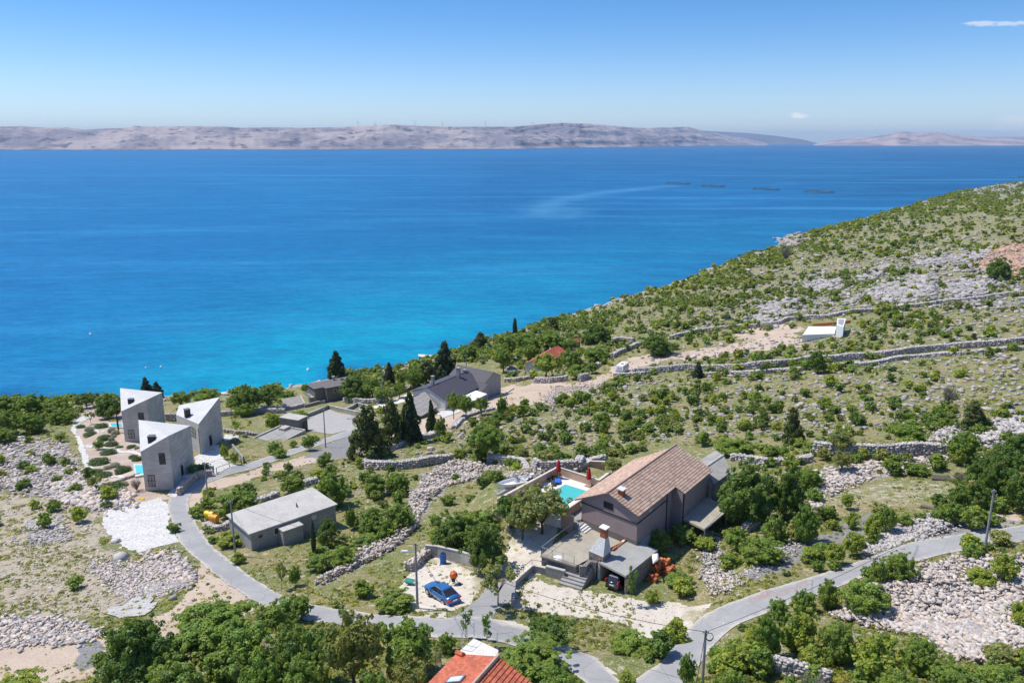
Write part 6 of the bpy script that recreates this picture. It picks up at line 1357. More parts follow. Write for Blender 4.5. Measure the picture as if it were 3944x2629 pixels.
# ======== boat on trailer
bp = G(*A_(430,500)); hx = np.array(G(*A_(225,500))-G(*A_(640,395)))[:2]; hx /= np.linalg.norm(hx)
t = thing('motor_boat', 'small white motor boat with an outboard engine, parked on a trailer behind the pool wall', 'boat', tuple(bp)); bfm = Fr(bp, hx, (-hx[1], hx[0]))
st_x = [2.9, 2.4, 1.6, .4, -1.0, -2.3]; hw = [.05, .5, .85, 1.02, 1.05, 1.0]; kz = [1.25, .9, .68, .6, .6, .62]; gz = [1.62, 1.52, 1.44, 1.38, 1.34, 1.32]
vs = []; fs = []
for x_, w_, k0, g0_ in zip(st_x, hw, kz, gz): vs += [bfm(x_,0,bp[2]+k0), bfm(x_,w_*.8,bp[2]+(k0+g0_)/2-.1), bfm(x_,w_,bp[2]+g0_), bfm(x_,w_*.82,bp[2]+g0_+.03), bfm(x_,w_*.72,bp[2]+g0_-.35), bfm(x_,-w_*.72,bp[2]+g0_-.35), bfm(x_,-w_*.82,bp[2]+g0_+.03), bfm(x_,-w_,bp[2]+g0_), bfm(x_,-w_*.8,bp[2]+(k0+g0_)/2-.1)]
for i_ in range(5):
    for k in range(9): fs.append((i_*9+k, i_*9+(k+1) % 9, (i_+1)*9+(k+1) % 9, (i_+1)*9+k))
fs += [tuple(range(9)), tuple(range(45,54))]; m = MB(); m.add(vs, fs); m.obj('hull', M['hull'], t, smooth=False)
zb_ = bp[2]; m = MB(); m.box(bfm, -.5, .1, -.35, .35, zb_+1.0, zb_+1.75); m.box(bfm, -1.5, -.9, -.6, .6, zb_+1.0, zb_+1.35); m.obj('console', M['hullgrey'], t)
m = MB(); m.hull([bfm(.05,-.35,zb_+1.752), bfm(.05,.35,zb_+1.752), bfm(.1,.35,zb_+1.752), bfm(.1,-.35,zb_+1.752)], [bfm(-.2,-.3,zb_+2.15), bfm(-.2,.3,zb_+2.15), bfm(-.15,.3,zb_+2.15), bfm(-.15,-.3,zb_+2.15)]); m.obj('windscreen', M['rail'], t)
m = MB(); m.hull([bfm(-2.75,-.22,zb_+.7), bfm(-2.35,-.22,zb_+.7), bfm(-2.35,.22,zb_+.7), bfm(-2.75,.22,zb_+.7)], [bfm(-2.95,-.25,zb_+1.8), bfm(-2.3,-.25,zb_+1.8), bfm(-2.3,.25,zb_+1.8), bfm(-2.95,.25,zb_+1.8)]); m.obj('outboard_engine', M['hull'], t, bevel=.06)
t = thing('boat_trailer', 'low metal boat trailer under the white motor boat', 'trailer', tuple(bp)); m = MB()
for s_ in (-.6,.6): m.tube([bfm(-2.3,s_,zb_+.5), bfm(1.6,s_,zb_+.5), bfm(3.3,0,zb_+.45)], .05)
for x_ in (-2.0,-.8,.6): m.tube([bfm(x_,-.7,zb_+.48), bfm(x_,.7,zb_+.48)], .04)
m.obj('frame', M['steel'], t)
for s_ in (-.85,.85): m = MB(); m.tube([bfm(-1.2,s_-.09,zb_+.32), bfm(-1.2,s_+.09,zb_+.32)], .32, 14); m.obj('wheel', M['rubber'], t)
q0_, q1_ = G(*A_(140,640)), G(*A_(430,500)); m = MB(); m.tube([q0_+[0,0,.5], (q0_+q1_)/2+[0,0,.62], q1_+[0,0,.5]], [.12,.34,.14], 8); solo(m, 'small_dinghy', M['steel'], 'narrow upturned grey dinghy along the outside of the pool wall', 'boat', tuple(q0_))
# ======== cars
def car(name, lab, p0, heading, spec, paint):
    L2 = spec['len']/2; t = thing(name, lab, 'car', tuple(p0)); c_, s_ = math.cos(heading), math.sin(heading); f_ = Fr(p0, (c_, s_), (-s_, c_)); z0 = p0[2]
    vs = []; fs = []
    for x_, w_, zb in spec['st']:
        lo_ = .22 if abs(x_) < L2-.15 else .32
        vs += [f_(x_,-w_*.92,z0+lo_), f_(x_,-w_,z0+.5), f_(x_,-w_*.99,z0+(zb+.5)/2+.06), f_(x_,-w_*.9,z0+zb), f_(x_,0,z0+zb+.035), f_(x_,w_*.9,z0+zb), f_(x_,w_*.99,z0+(zb+.5)/2+.06), f_(x_,w_,z0+.5), f_(x_,w_*.92,z0+lo_)]
    n_ = len(spec['st'])
    for i_ in range(n_-1):
        for k in range(9): fs.append((i_*9+k, i_*9+(k+1) % 9, (i_+1)*9+(k+1) % 9, (i_+1)*9+k))
    fs += [tuple(range(9)), tuple(range((n_-1)*9, n_*9))]; m = MB(); m.add(vs, fs); body = m.obj('body', M[paint], t, smooth=False, bevel=0)
    for pl in body.data.polygons: pl.use_smooth = len(pl.vertices) == 4
    b0, b1, r0_, r1_ = spec['cab']; zb = spec['belt']; zr_ = spec['roof']; wb_, wr_ = .80, .60
    wb_ *= spec['w']/.9; wr_ *= spec['w']/.9; B8 = [f_(b0,-wb_,z0+zb), f_(b0,wb_,z0+zb), f_(b1,wb_,z0+zb), f_(b1,-wb_,z0+zb)]; T8 = [f_(r0_,-wr_,z0+zr_), f_(r0_,wr_,z0+zr_), f_(r1_,wr_,z0+zr_), f_(r1_,-wr_,z0+zr_)]
    m = MB(); m.hull(B8, T8); m.obj('windows', M['darkglass'], t)
    m = MB(); m.hull([f_(r0_+.06,-wr_-.04,z0+zr_-.03), f_(r0_+.06,wr_+.04,z0+zr_-.03), f_(r1_-.06,wr_+.04,z0+zr_-.03), f_(r1_-.06,-wr_-.04,z0+zr_-.03)], [f_(r0_-.08,-wr_+.1,z0+zr_+.05), f_(r0_-.08,wr_-.1,z0+zr_+.05), f_(r1_+.08,wr_-.1,z0+zr_+.05), f_(r1_+.08,-wr_+.1,z0+zr_+.05)]); m.obj('roof', M[paint], t)
    m = MB(); B8 = [np.array(q_) for q_ in B8]; T8 = [np.array(q_) for q_ in T8]
    for k in range(4): m.tube([B8[k], T8[k]], .05, 5)
    for k0, k1 in ((0,3), (1,2)):
        m.tube([B8[k0]*.5+B8[k1]*.5, T8[k0]*.55+T8[k1]*.45], .035, 5); m.tube([B8[k0]*.14+B8[k1]*.86, T8[k0]*.1+T8[k1]*.9], .09, 5)
    m.obj('pillars', M[paint], t)
    for x_ in spec['wh']:
        for sd in (-1, 1):
            yy = sd*(spec['w']-.11); m = MB(); m.tube([f_(x_,yy-.12,z0+.32), f_(x_,yy+.12,z0+.32)], .325, 18); wh = m.obj('wheel', M['rubber'], t)
            m = MB(); m.tube([f_(x_,yy+sd*.10,z0+.32), f_(x_,yy+sd*.135,z0+.32)], .22, 12); m.obj('rim', M['rim'], wh)
            m = MB(); m.tube([f_(x_,yy-.02*sd-sd*.1,z0+.35), f_(x_,yy+sd*.118,z0+.35)], .375, 18); m.obj('wheel_arch', M['black'], t)
    xe = spec['st'][-1][0]; zt_ = spec['tl']
    for sd in (-1, 1):
        m = MB(); a_, b_ = sorted((sd*spec['w']*spec.get('tw', .55), sd*spec['w']*.97)); m.box(f_, xe-.03, xe+.34, a_, b_, z0+zt_[0], z0+zt_[1]); m.obj('tail_light', M['redlens'], t)
        m = MB(); a_, b_ = sorted((sd*spec['w']*.5, sd*spec['w']*.88)); m.box(f_, spec['st'][0][0]-.3, spec['st'][0][0]+.0, a_, b_, z0+.56, z0+.70); m.obj('headlight', M['clearlens'], t)
        m = MB(); a_, b_ = sorted((sd*spec['w']*.98, sd*(spec['w']+.18))); m.box(f_, b0-.45, b0-.27, a_, b_, z0+zb-.02, z0+zb+.13); m.obj('wing_mirror', M[paint], t)
    m = MB(); m.box(f_, xe-.05, xe+.1, -.27, .27, z0+.62, z0+.74); m.obj('number_plate', M['plate'], t)
    m = MB(); m.box(f_, xe-.04, xe+.4, -spec['w']*.9, spec['w']*.9, z0+.26, z0+.44); m.obj('bumper', M['black' if paint == 'blackpaint' else paint], t)
    return t
sedan = dict(len=4.7, w=.91, st=[(2.35,.62,.58),(2.22,.80,.70),(1.7,.89,.84),(1.05,.91,.92),(0,.915,.94),(-1.4,.91,.97),(-1.95,.89,.98),(-2.25,.82,.95),(-2.36,.72,.72)], cab=(1.15,-2.0,.35,-.95), belt=.90, roof=1.43, wh=(1.42,-1.38), tl=(.74,.88))
hatch = dict(len=3.9, w=.84, st=[(1.95,.60,.62),(1.8,.76,.80),(1.2,.83,.95),(.6,.84,.98),(-1.4,.84,1.0),(-1.75,.80,1.0),(-1.93,.74,.9)], cab=(.95,-1.82,.35,-1.45), belt=.95, roof=1.52, wh=(1.2,-1.2), tl=(.80,1.22), tw=.84)
rw, fw_ = G(*L_(493,872)), G(*L_(327,795)); hd_ = math.atan2(*(fw_-rw)[1::-1]); cn = (rw+fw_)/2+np.array([math.cos(hd_-math.pi/2), math.sin(hd_-math.pi/2), 0])*-.9*1
ln_ = np.array([-math.sin(hd_), math.cos(hd_), 0]); cn = (rw+fw_)/2-ln_*.85; cn[2] = Tz(cn[0], cn[1])+.12
car('parked_car', 'blue metallic four-door car parked on the pale lot beside the lamp pole', cn, hd_, sedan, 'bluepaint')
rc = P(*C_(1300,1115), ZY+.1); hd2 = va+.02; cn2 = np.array([rc[0]+1.95*math.cos(hd2)+.25, rc[1]+1.95*math.sin(hd2)-.1, Tz(rc[0], rc[1])+.05]); car('parked_car', 'small dark hatchback half inside the carport, rear towards the yard', cn2, hd2, hatch, 'blackpaint')
# ======== caravan
q_ = G(*G_(1935,770)); t = thing('caravan', 'white touring caravan parked where the dirt track bends', 'caravan', tuple(q_)); ch_ = math.radians(62); f_ = Fr(q_+np.array([0,0,0]), (math.cos(ch_-math.pi/2), math.sin(ch_-math.pi/2)), (math.cos(ch_), math.sin(ch_))); z0 = q_[2]
m = MB(); m.hull([f_(-1.15,.3,z0+.5), f_(1.15,.3,z0+.5), f_(1.15,5.0,z0+.5), f_(-1.15,5.0,z0+.5)], [f_(-1.15,.0,z0+1.3), f_(1.15,.0,z0+1.3), f_(1.15,5.3,z0+1.3), f_(-1.15,5.3,z0+1.3)]); m.hull([f_(-1.15,.0,z0+1.302), f_(1.15,.0,z0+1.302), f_(1.15,5.3,z0+1.302), f_(-1.15,5.3,z0+1.302)], [f_(-1.08,.4,z0+2.65), f_(1.08,.4,z0+2.65), f_(1.08,5.0,z0+2.65), f_(-1.08,5.0,z0+2.65)]); m.obj('body', M['white'], t, bevel=.04)
m = MB(); m.hull([f_(-.75,-.02+.06,z0+1.5), f_(.75,-.02+.06,z0+1.5), f_(.75,.2,z0+1.5), f_(-.75,.2,z0+1.5)], [f_(-.7,.22,z0+2.2), f_(.7,.22,z0+2.2), f_(.7,.4,z0+2.2), f_(-.7,.4,z0+2.2)]); m.obj('front_window', M['steel'], t)
for b_ in (1.0, 2.6, 3.9): m = MB(); m.box(f_, 1.05, 1.17, b_, b_+.75, z0+1.45, z0+2.1); m.obj('side_window', M['darkglass'], t)
m = MB(); m.box(f_, -.4, .4, 2.2, 2.9, z0+2.652, z0+2.75); m.box(f_, .5, .8, 3.4, 3.8, z0+2.652, z0+2.73); m.obj('roof_vent', M['black'], t)
for s_ in (-1.05, 1.05): m = MB(); m.tube([f_(s_-.1,2.7,z0+.3), f_(s_+.1,2.7,z0+.3)], .32, 12); m.obj('wheel', M['rubber'], t)
m = MB(); m.tube([f_(-.6,.4,z0+.5), f_(0,-1.2,z0+.5), f_(.6,.4,z0+.5)], .06); m.obj('tow_bar', M['steel'], t)
# ======== brick stacks
t0 = G(*C_(1950,870)); rb_ = np.random.default_rng(4)
def brickstack(lab, px, nx, ny, nz, dr=0):
    q_ = P(*C_(*px), ZY+.3); q_[2] = Tz(q_[0], q_[1]); m = MB(); f_ = Fr(q_, HU, HV)
    for k in range(nz):
        for i_ in range(nx):
            for j in range(ny):
                if k > nz-3 and rb_.random() < .45: continue
                g_ = .75+.5*rb_.random(); x_, y_ = i_*.42, j*.42; jx, jy = (rb_.random(2)-.5)*.07
                m.box(f_, x_+jx, x_+.38+jx, y_+jy, y_+.38+jy, q_[2]-.05+k*.3, q_[2]+.23+k*.3, (g_, g_*(.9+.2*rb_.random()), g_))
    solo(m, 'brick_stack', M['brickorange'], lab, 'brick stack', tuple(q_), 'stacks of orange hollow bricks beside the carport')
brickstack('tallest orange brick stack, against the carport side', (1905,800), 3, 4, 6); brickstack('orange brick stack behind, at the rear corner of the carport', (2040,740), 3, 3, 5); brickstack('low orange brick stack at the front near the yellow-green bush', (1880,905), 3, 2, 3); brickstack('low orange brick stack furthest from the carport', (2085,800), 3, 4, 3)
q_ = P(*C_(1975,640), zc0-.2); m = MB(); m.hull([(q_[0]-.2,q_[1]-1.3,q_[2]), (q_[0]+.6,q_[1]-.4,q_[2]), (q_[0]+.9,q_[1]+1.2,q_[2]), (q_[0],q_[1]+.8,q_[2])], [(q_[0]-.1,q_[1]-1.1,q_[2]+.16), (q_[0]+.4,q_[1]-.4,q_[2]+.2), (q_[0]+.7,q_[1]+1.0,q_[2]+.16), (q_[0],q_[1]+.7,q_[2]+.2)]); solo(m, 'plastic_sheet', M['white'], 'crumpled white plastic sheet on top of the tallest brick stack', 'sheet', tuple(q_), bevel=.05)
for i_, (x_, y_, l_) in enumerate(((1660,1040,'pale timber boards leaning beside the carport front corner'),)):
    q_ = P(*C_(x_, y_), ZY+.2); m = MB()
    for k in range(5): m.hull([(q_[0]+k*.12,q_[1]+k*.22,q_[2]-.2), (q_[0]+k*.12+.1,q_[1]+k*.22+.02,q_[2]-.2), (q_[0]+k*.12+.1,q_[1]+k*.22+.1,q_[2]-.2), (q_[0]+k*.12,q_[1]+k*.22+.1,q_[2]-.2)], [(q_[0]+k*.12+.6,q_[1]+k*.22+.9,q_[2]+.9), (q_[0]+k*.12+.7,q_[1]+k*.22+.92,q_[2]+.9), (q_[0]+k*.12+.7,q_[1]+k*.22+1.0,q_[2]+.9), (q_[0]+k*.12+.6,q_[1]+k*.22+1.0,q_[2]+.9)])
    solo(m, 'timber_boards', M['steel'], l_, 'boards', tuple(q_))
# ======== house at the bottom edge
ze = 46.5; zr_ = ze+1.9
rF = P(*J_(1440,630), zr_); rN = P(*J_(1060,1060), zr_); lf0 = P(*J_(800,590), ze); lf1 = P(*J_(280,1036), ze); rg = P(*J_(1900,1036), ze)
rd = (rN-rF)[:2]; rd /= np.linalg.norm(rd); LN = 9.5; rE = rF+np.array([*rd, 0])*LN; le0 = lf0; le1 = lf0+np.array([*rd, 0])*(LN+1.2)
t = thing('red_tile_house', 'house with bright red tiled roof and skylight, cut by the bottom edge', 'house', v3(lf0, 41))
rt = lambda g, k: (g, g*(1+.12*(k-.5)), g*(1+.15*(k-.5)))
m = MB(); re0 = rF+(rF-lf0)*np.array([1,1,0]); re0[2] = ze; re0 = P(*J_(1900,1036), ze-.2); rr0 = rF-np.array([*rd,0])*.0
sl_d = re0-rE; sl_d = None
nv = np.array([rd[1], -rd[0]]); nv = nv if (nv @ (rF-lf0)[:2]) > 0 else -nv; wd_ = abs(nv @ (rF-lf0)[:2]); 
L0_ = np.array([*(rF[:2]-nv*wd_), ze]); L1_ = np.array([*(rE[:2]-nv*wd_), ze]); R0_ = np.array([*(rF[:2]+nv*wd_), ze]); R1_ = np.array([*(rE[:2]+nv*wd_), ze])
sh0 = lf0-L0_; L0b = lf0.copy()
tiles(m, L1_, L0b, rF, rE, 14, 34, .06, rt); tiles(m, R1_, R0_, rF, rE, 14, 34, .06, rt); rf = m.obj('roof', M['redtile'], t)
m = MB(); m.slab([L1_-[0,0,.02], rE-[0,0,.02], rF-[0,0,.02], L0b-[0,0,.02]], .15); m.slab([R1_-[0,0,.02], R0_-[0,0,.02], rF-[0,0,.02], rE-[0,0,.02]], .15); m.obj('roof_deck', M['whitewall'], t)
m = MB(); ridge_caps(m, rF+[0,0,.1], rE+[0,0,.1], 24, .17); m.obj('ridge', M['ridge'], rf)
m = MB(); ridge_caps(m, L0b+[0,0,.15], L0b+(np.array([*(rF[:2]-nv*wd_*.55), ze+1.0])-L0b)*.5+[0,0,.12], 3, .2); m.obj('hip_ridge', M['redtile'], rf)
cq = (L0_+R1_)/2; m = MB(); m.prism([(cq+(q_-cq)*.93)[:2] for q_ in (L0_, R0_, R1_, L1_)], 38, ze-.2); m.obj('wall', M['whitewall'], t)
# skylight on the left slope
sp_ = lambda s, tt: (L0_*(1-s)+L1_*s)*(1-tt)+(rF*(1-s)+rE*s)*tt
nn3 = np.cross(L1_-L0_, rF-L0_); nn3 /= np.linalg.norm(nn3); nn3 = nn3 if nn3[2] > 0 else -nn3
def onroof(px):
    d_ = ray(*px); k = ((L0_-[0,0,CAMZ])@nn3)/(d_@nn3); return d_*k+[0,0,CAMZ]
ks = [onroof(J_(*q_)) for q_ in ((700,965),(950,940),(870,1040),(620,1060))]; m = MB(); m.hull([k_+nn3*.02 for k_ in ks], [k_+nn3*.16 for k_ in ks]); sk = m.obj('skylight', M['rail'], t); ck = sum(ks)/4; m = MB(); m.hull([ck+(k_-ck)*.8+nn3*.15 for k_ in ks], [ck+(k_-ck)*.8+nn3*.175 for k_ in ks]); m.obj('glass', M['clearlens'], sk)
zt_ = ze-.9; tpx = [P(*J_(*q_), zt_) for q_ in ((1060,345),(1440,525),(1420,605),(1380,640),(990,660),(815,560))]
t = thing('stone_terrace', 'cream stone-paved triangular terrace at the far end of the red tiled house', 'terrace', v3(tpx[0], 40)); m = MB(); m.prism([q_[:2] for q_ in tpx], zt_-.3, zt_); m.obj('paving', M['paving2'], t)
cq = sum(tpx)/len(tpx); m = MB(); m.prism([(cq+(q_-cq)*.96)[:2] for q_ in tpx], 38, zt_-.302); m.obj('base', M['whitewall'], t)
t = thing('wire_fence', 'thin metal rails and wires round the cream terrace corner', 'fence', v3(tpx[0], zt_)); m = MB(); ps = [P(*J_(*q_), zt_) for q_ in ((880,520),(960,455),(1065,355),(1270,440),(1420,510))]
for q_ in ps: m.tube([q_, q_+[0,0,1.5]], .03)
m.obj('post', M['steel'], t); m = MB(); m.tube([q_+[0,0,1.45] for q_ in ps], .018); m.tube([q_+[0,0,.8] for q_ in ps], .012); m.obj('wire', M['steel'], t)
gp_ = [G(*J_(*q_)) for q_ in ((560,790),(475,860),(250,1030),(60,1150))]; t = thing('mesh_fence', 'grey wire mesh fence on steel posts left of the red tiled house', 'fence', tuple(gp_[0])); m = MB()
for q_ in gp_: m.tube([q_-[0,0,.3], q_+[0,0,2.0]], .04)
m.obj('post', M['steel'], t); m = MB()
for a_, b_ in zip(gp_[:-1], gp_[1:]):
    for k in range(9): m.tube([a_+[0,0,.15+.22*k], b_+[0,0,.15+.22*k]], .008, 3)
    for k in range(14): q_ = a_+(b_-a_)*k/14; m.tube([q_, q_+[0,0,1.95]], .008, 3)
m.obj('mesh', M['rail'], t)
# ======== utility poles and cables
def pole(lab, base, topv, r=.15, lamp=None, arm=True, mat='pole'):
    g = G(base[0]*K, base[1]*K) if base[1] < 1567 else np.array([*P(base[0]*K, base[1]*K, base[2])[:2], base[2]])
    h = zat(topv*K, g[1])-g[2]; t = thing('utility_pole', lab, 'utility pole', tuple(g), 'utility poles along the road')
    m = MB(); m.tube([g-[0,0,.5], g+[0,0,h]], [r, r*.62], 8); m.obj('pole', M[mat], t)
    if arm:
        m = MB(); m.tube([g+[-.18,0,h-.25], g+[.18,0,h-.25]], .03); m.cyl(g+[.2,0,0], .05, g[2]+h-.3, g[2]+h-.1, 6); m.cyl(g+[-.2,0,0], .05, g[2]+h-.3, g[2]+h-.1, 6); m.obj('insulator', M['steel'], t)
    if lamp:
        m = MB(); m.tube([g+[0,0,h-.95], g+[lamp*.9,-.25,h-.85]], .035); br = m.obj('lamp_arm', M['steel'], t)
        m = MB(); q = g+[lamp*1.1,-.3,h-.85]; m.hull([q+[-.42,-.14,-.04], q+[.42,-.14,-.04], q+[.42,.14,-.04], q+[-.42,.14,-.04]], [q+[-.3,-.1,.14], q+[.3,-.1,.14], q+[.3,.1,.14], q+[-.3,.1,.14]]); m.obj('lamp_head', M['white'], t)
    return g+[0,0,h-.2]
pts = {}
pts['r'] = pole('tall bare concrete pole beside the upper road at the right', (2260,1272), 1124)
pts['m'] = pole('utility pole with coiled black cable at the bottom edge near the road fork', (1611,1600,40.2), 1445)
pts['l'] = pole('street lamp pole with white lamp head beside the blue car', (959,1396), 1246, lamp=-1)
pts['h'] = pole('grey pole standing at the left corner of the long flat-roofed building', (541,1276), 1150)
pts['n'] = pole('pole at the road bend below the nearest wedge house', (478,1146), 1063)
pts['g'] = pole('pole on the grey gravel beside the village road', (748,1027), 939)
pts['s'] = pole('pale pole with white lamp bulb in front of the sea bushes', (879,925), 858, lamp=None)
pts['d'] = pole('pole rising behind the dark corrugated roof', (1071,842), 808, arm=False)
t = thing('cable_coil', 'coil of black cable hanging on the pole near the road fork', 'cable coil', tuple(pts['m'])); m = MB()
for k in range(3): m.tube([pts['m']+[.3+.28*math.cos(a_*.5236), -.12-.03*k, -.35+(.32+.03*k)*math.sin(a_*.5236)] for a_ in range(13)], .02, 5)
m.obj('coil', M['cable'], t)
def cable(a, b, sag, lab, r=.025):
    n_ = 26; m = MB(); m.tube([a+(b-a)*i_/n_-np.array([0,0,sag*4*(i_/n_)*(1-i_/n_)]) for i_ in range(n_+1)], r, 4); solo(m, 'overhead_cable', M['cable'], lab, 'cable', tuple(a), 'overhead cables')
cable(pts['r'], pts['m'], 1.0, 'black overhead cable along the upper road from the right pole to the road fork'); cable(pts['m'], pts['l'], 1.3, 'overhead cable crossing the pale yard towards the lamp pole')
cable(pts['l'], pts['h'], 1.2, 'overhead cable from the lamp pole past the long flat-roofed building', .02); cable(pts['h'], pts['n'], .7, 'overhead cable between the two poles by the road bend', .02); cable(pts['n'], pts['g'], 1.0, 'overhead cable from the road bend to the gravel pole', .02); cable(pts['g'], pts['s'], 1.2, 'overhead cable from the gravel pole to the sea bushes pole', .02)
cable(pts['m'], pts['m']+np.array([-6,-16,-3.0]), .5, 'overhead cable leaving the fork pole towards the bottom of the picture'); cable(pts['l'], P(*J_(1060,190), 46.4), .8, 'overhead cable from the lamp pole down to the red tiled house', .02)
q = P(535*K, 970*K, 16); q = GD(535, 985); m = MB(); m.tube([q, q+[0,0,5.2]], .06); solo(m, 'thin_pole', M['rail'], 'thin dark metal pole standing alone on the pale ground right of the wedge houses', 'pole', tuple(q))
q = G(*F_(1405,265)); m = MB(); m.tube([(q[0], q[1], 6), (q[0], q[1], zat(F_(0,180)[1], q[1]))], .07); solo(m, 'antenna_mast', M['rail'], 'short dark mast behind the grey sea house roof', 'mast', tuple(q))
# ======== gate and walls at the wedge houses
g1, g2, g3, g4 = (GD(*q_) for q_ in gp((1660,1110),(1795,1065),(1910,1020),(1935,1010))); t = thing('driveway_gate', 'long low grey metal sliding gate at the white forecourt', 'gate', tuple(g1)); m = MB()
for h_ in (.25, 1.25): m.tube([g1+[0,0,h_], g3+[0,0,h_]], .05)
for k in range(3): q = g1+(g3-g1)*k/2; m.tube([q, q+[0,0,1.3]], .07)
m.obj('frame', M['rail'], t)
m = MB(); m.tube([g1+[-.5,-.1,0], g1+[-.5,-.1,1.7]], .1); m.tube([g4, g4+[0,0,1.6]], .12); m.obj('gate_post', M['black'], t)
pts_ = [GD(*q_) for q_ in gp((1820,850),(1940,1000))]; wallthing('gate_wall', 'thin grey wall running from the sliding gate up to the hedge', pts_, 1.0, .25, 'concrete')
# bins
for (x_, y_, mt, lb) in ((115,800,'yellow','bright yellow plastic bin, rear of the pair by the road'), (180,850,'orangeplastic','orange plastic bin with a rounded lid, front of the pair')):
    q = G(*H_(x_, y_)); t = thing('waste_bin', lb, 'bin', tuple(q), 'bins beside the road bend'); m = MB(); f_ = Fr(q, (.75,-.27), (.27,.75)); m.hull([f_(-.75,-.45,q[2]), f_(.75,-.45,q[2]), f_(.75,.45,q[2]), f_(-.75,.45,q[2])], [f_(-.85,-.55,q[2]+.95), f_(.85,-.55,q[2]+.95), f_(.85,.55,q[2]+.95), f_(-.85,.55,q[2]+.95)]); m.obj('body', M[mt], t)
    m = MB(); vs = []; n_ = 8
    for s_ in (-.9, .9):
        for k in range(n_+1): a_ = math.pi*k/n_; vs.append(f_(s_, -.58*math.cos(a_), q[2]+.952+.42*math.sin(a_)))
    m.add(vs, [(k, k+1, n_+2+k, n_+1+k) for k in range(n_)]+[tuple(range(n_+1)), tuple(range(n_+1, 2*n_+2))]+[(0, n_, 2*n_+1, n_+1)]); m.obj('lid', M[mt], t)
    m = MB(); m.cyl(f_(0,0), .14, q[2]+1.38, q[2]+1.44, 8); m.obj('hatch', M['palebrown'], t)
# water barrel, mixer, wheelbarrow
q = G(*L_(478,505)); t = thing('water_tank', 'blue plastic drum against the grey wall end', 'drum', tuple(q)); m = MB()
for k in range(5): m.cyl(q, .40-.03*(k % 2), q[2]+k*.27, q[2]+k*.27+.265, 16)
m.obj('drum', M['blue'], t); m = MB(); m.cyl(q, .30, q[2]+1.352, q[2]+1.40, 14); m.obj('lid', M['black'], t)
q = G(*L_(572,690)); t = thing('concrete_mixer', 'orange concrete mixer on the sandy lot behind the blue car', 'mixer', tuple(q)); z0 = q[2]; m = MB()
ax = np.array([-.25,.35,.75]); ax /= np.linalg.norm(ax); c0 = q+[0,0,1.15]
m.tube([c0-ax*.42, c0-ax*.2, c0+ax*.15, c0+ax*.5], [.22,.46,.46,.2], 14); m.obj('drum', M['orange'], t)
m = MB(); m.tube([q+[-.7,-.35,.05], c0], .04); m.tube([q+[.7,-.35,.05], c0], .04); m.tube([q+[0,.6,.05], c0], .04); m.tube([q+[-.7,-.35,.05], q+[.7,-.35,.05]], .04); m.obj('stand', M['rail'], t)
for s_ in (-.7,.75): m = MB(); m.tube([q+[s_-.06,-.35,.2], q+[s_+.06,-.35,.2]], .2, 10); m.obj('wheel', M['rubber'], t)
m = MB(); m.box(Fr(q+[0,-.3,0]), -.2, .2, -.15, .15, z0+.55, z0+.95); m.obj('motor_box', M['black'], t)
q = G(*L_(180,690)); t = thing('wheelbarrow', 'green wheelbarrow tipped on the pale ground left of the lamp pole', 'wheelbarrow', tuple(q)); z0 = q[2]; f_ = Fr(q, (.95,-.3), (.3,.95)); m = MB()
m.hull([f_(-.3,-.25,z0+.15), f_(.35,-.25,z0+.15), f_(.35,.25,z0+.15), f_(-.3,.25,z0+.15)], [f_(-.55,-.4,z0+.55), f_(.6,-.4,z0+.5), f_(.6,.4,z0+.5), f_(-.55,.4,z0+.55)]); m.obj('tray', M['green'], t)
m = MB(); m.tube([f_(-.85,.5,z0+.5), f_(-.85,.6,z0+.5)], .2, 10); m.obj('wheel', M['brick'], t); m = MB(); m.tube([f_(-.8,.3,z0+.4), f_(.9,.3,z0+.3)], .03); m.tube([f_(-.8,-.1,z0+.4), f_(.9,-.3,z0+.3)], .03); m.obj('handle', M['steel'], t)
# boulders
M['bedrock'] = weathered('pale_bedrock', (.50,.48,.44), (.38,.36,.325), (.58,.56,.52))
def boulder(lab, u, v, s, k, tk=1.0, mat='stone'):
    q = GD(u, v); pv, pf, _ = STONES[k]; s *= .72; w = pv*np.array([s*1.3, s, s*.85]); o = npobj('boulder', w, pf, M[mat], np.ones((12,3))*tk); o.location = (q[0], q[1], q[2]+s*.2); tag(o, lab, 'boulder')
boulder('large brown-grey boulder below the white paved area', 278, 1284, 2.7, 3, 1.0); boulder('rounded pale boulder just above the large brown one', 265, 1245, 1.7, 5, 1.2); boulder('single grey boulder at the edge of the scree near the lower bushes', 396, 1376, 1.2, 7, .8)
boulder('white boulder on the verge beside the junction', 1232, 1435, 1.3, 1, 1.5); boulder('pale boulder lying among grass below the long wall', 1593, 823, 2.6, 2, 1.5); boulder('pale boulder between the upper wall and the big oak', 990, 1033+0, 1.9, 4, 1.2)
for nm, pl_ in (('bedrock_slab', [(286,1340),(300,1325),(345,1318),(352,1340),(330,1362),(270,1372),(240,1360),(258,1345)]), ('bedrock_slab', [(315,1357),(335,1340),(365,1333),(352,1350),(325,1362)])):
    o = sheet_poly(nm, [(u+50 if False else u, v+65 if False else v+50) for u, v in pl_], M['bedrock'], .12, .7, jit=.8); tag(o, 'smooth pale bedrock slab in the grass left of the lower bushes' if pl_[0][0] == 286 else 'smaller pale bedrock patch beside the main slab', 'bedrock')
m = MB(); q = G(*R_(1410,375)); 
for k in range(5): m.box(Fr(q, (.97,-.2), (.2,.97)), -1.4+.1*k, 1.3-.05*k, -.5+.2*k, -.35+.2*k, q[2]+.05*k, q[2]+.3+.05*k)
solo(m, 'timber_pile', M['wood'], 'pile of grey boards at the far edge of the clearing', 'timber', tuple(q))
m = MB(); q = G(*R_(1355,545))
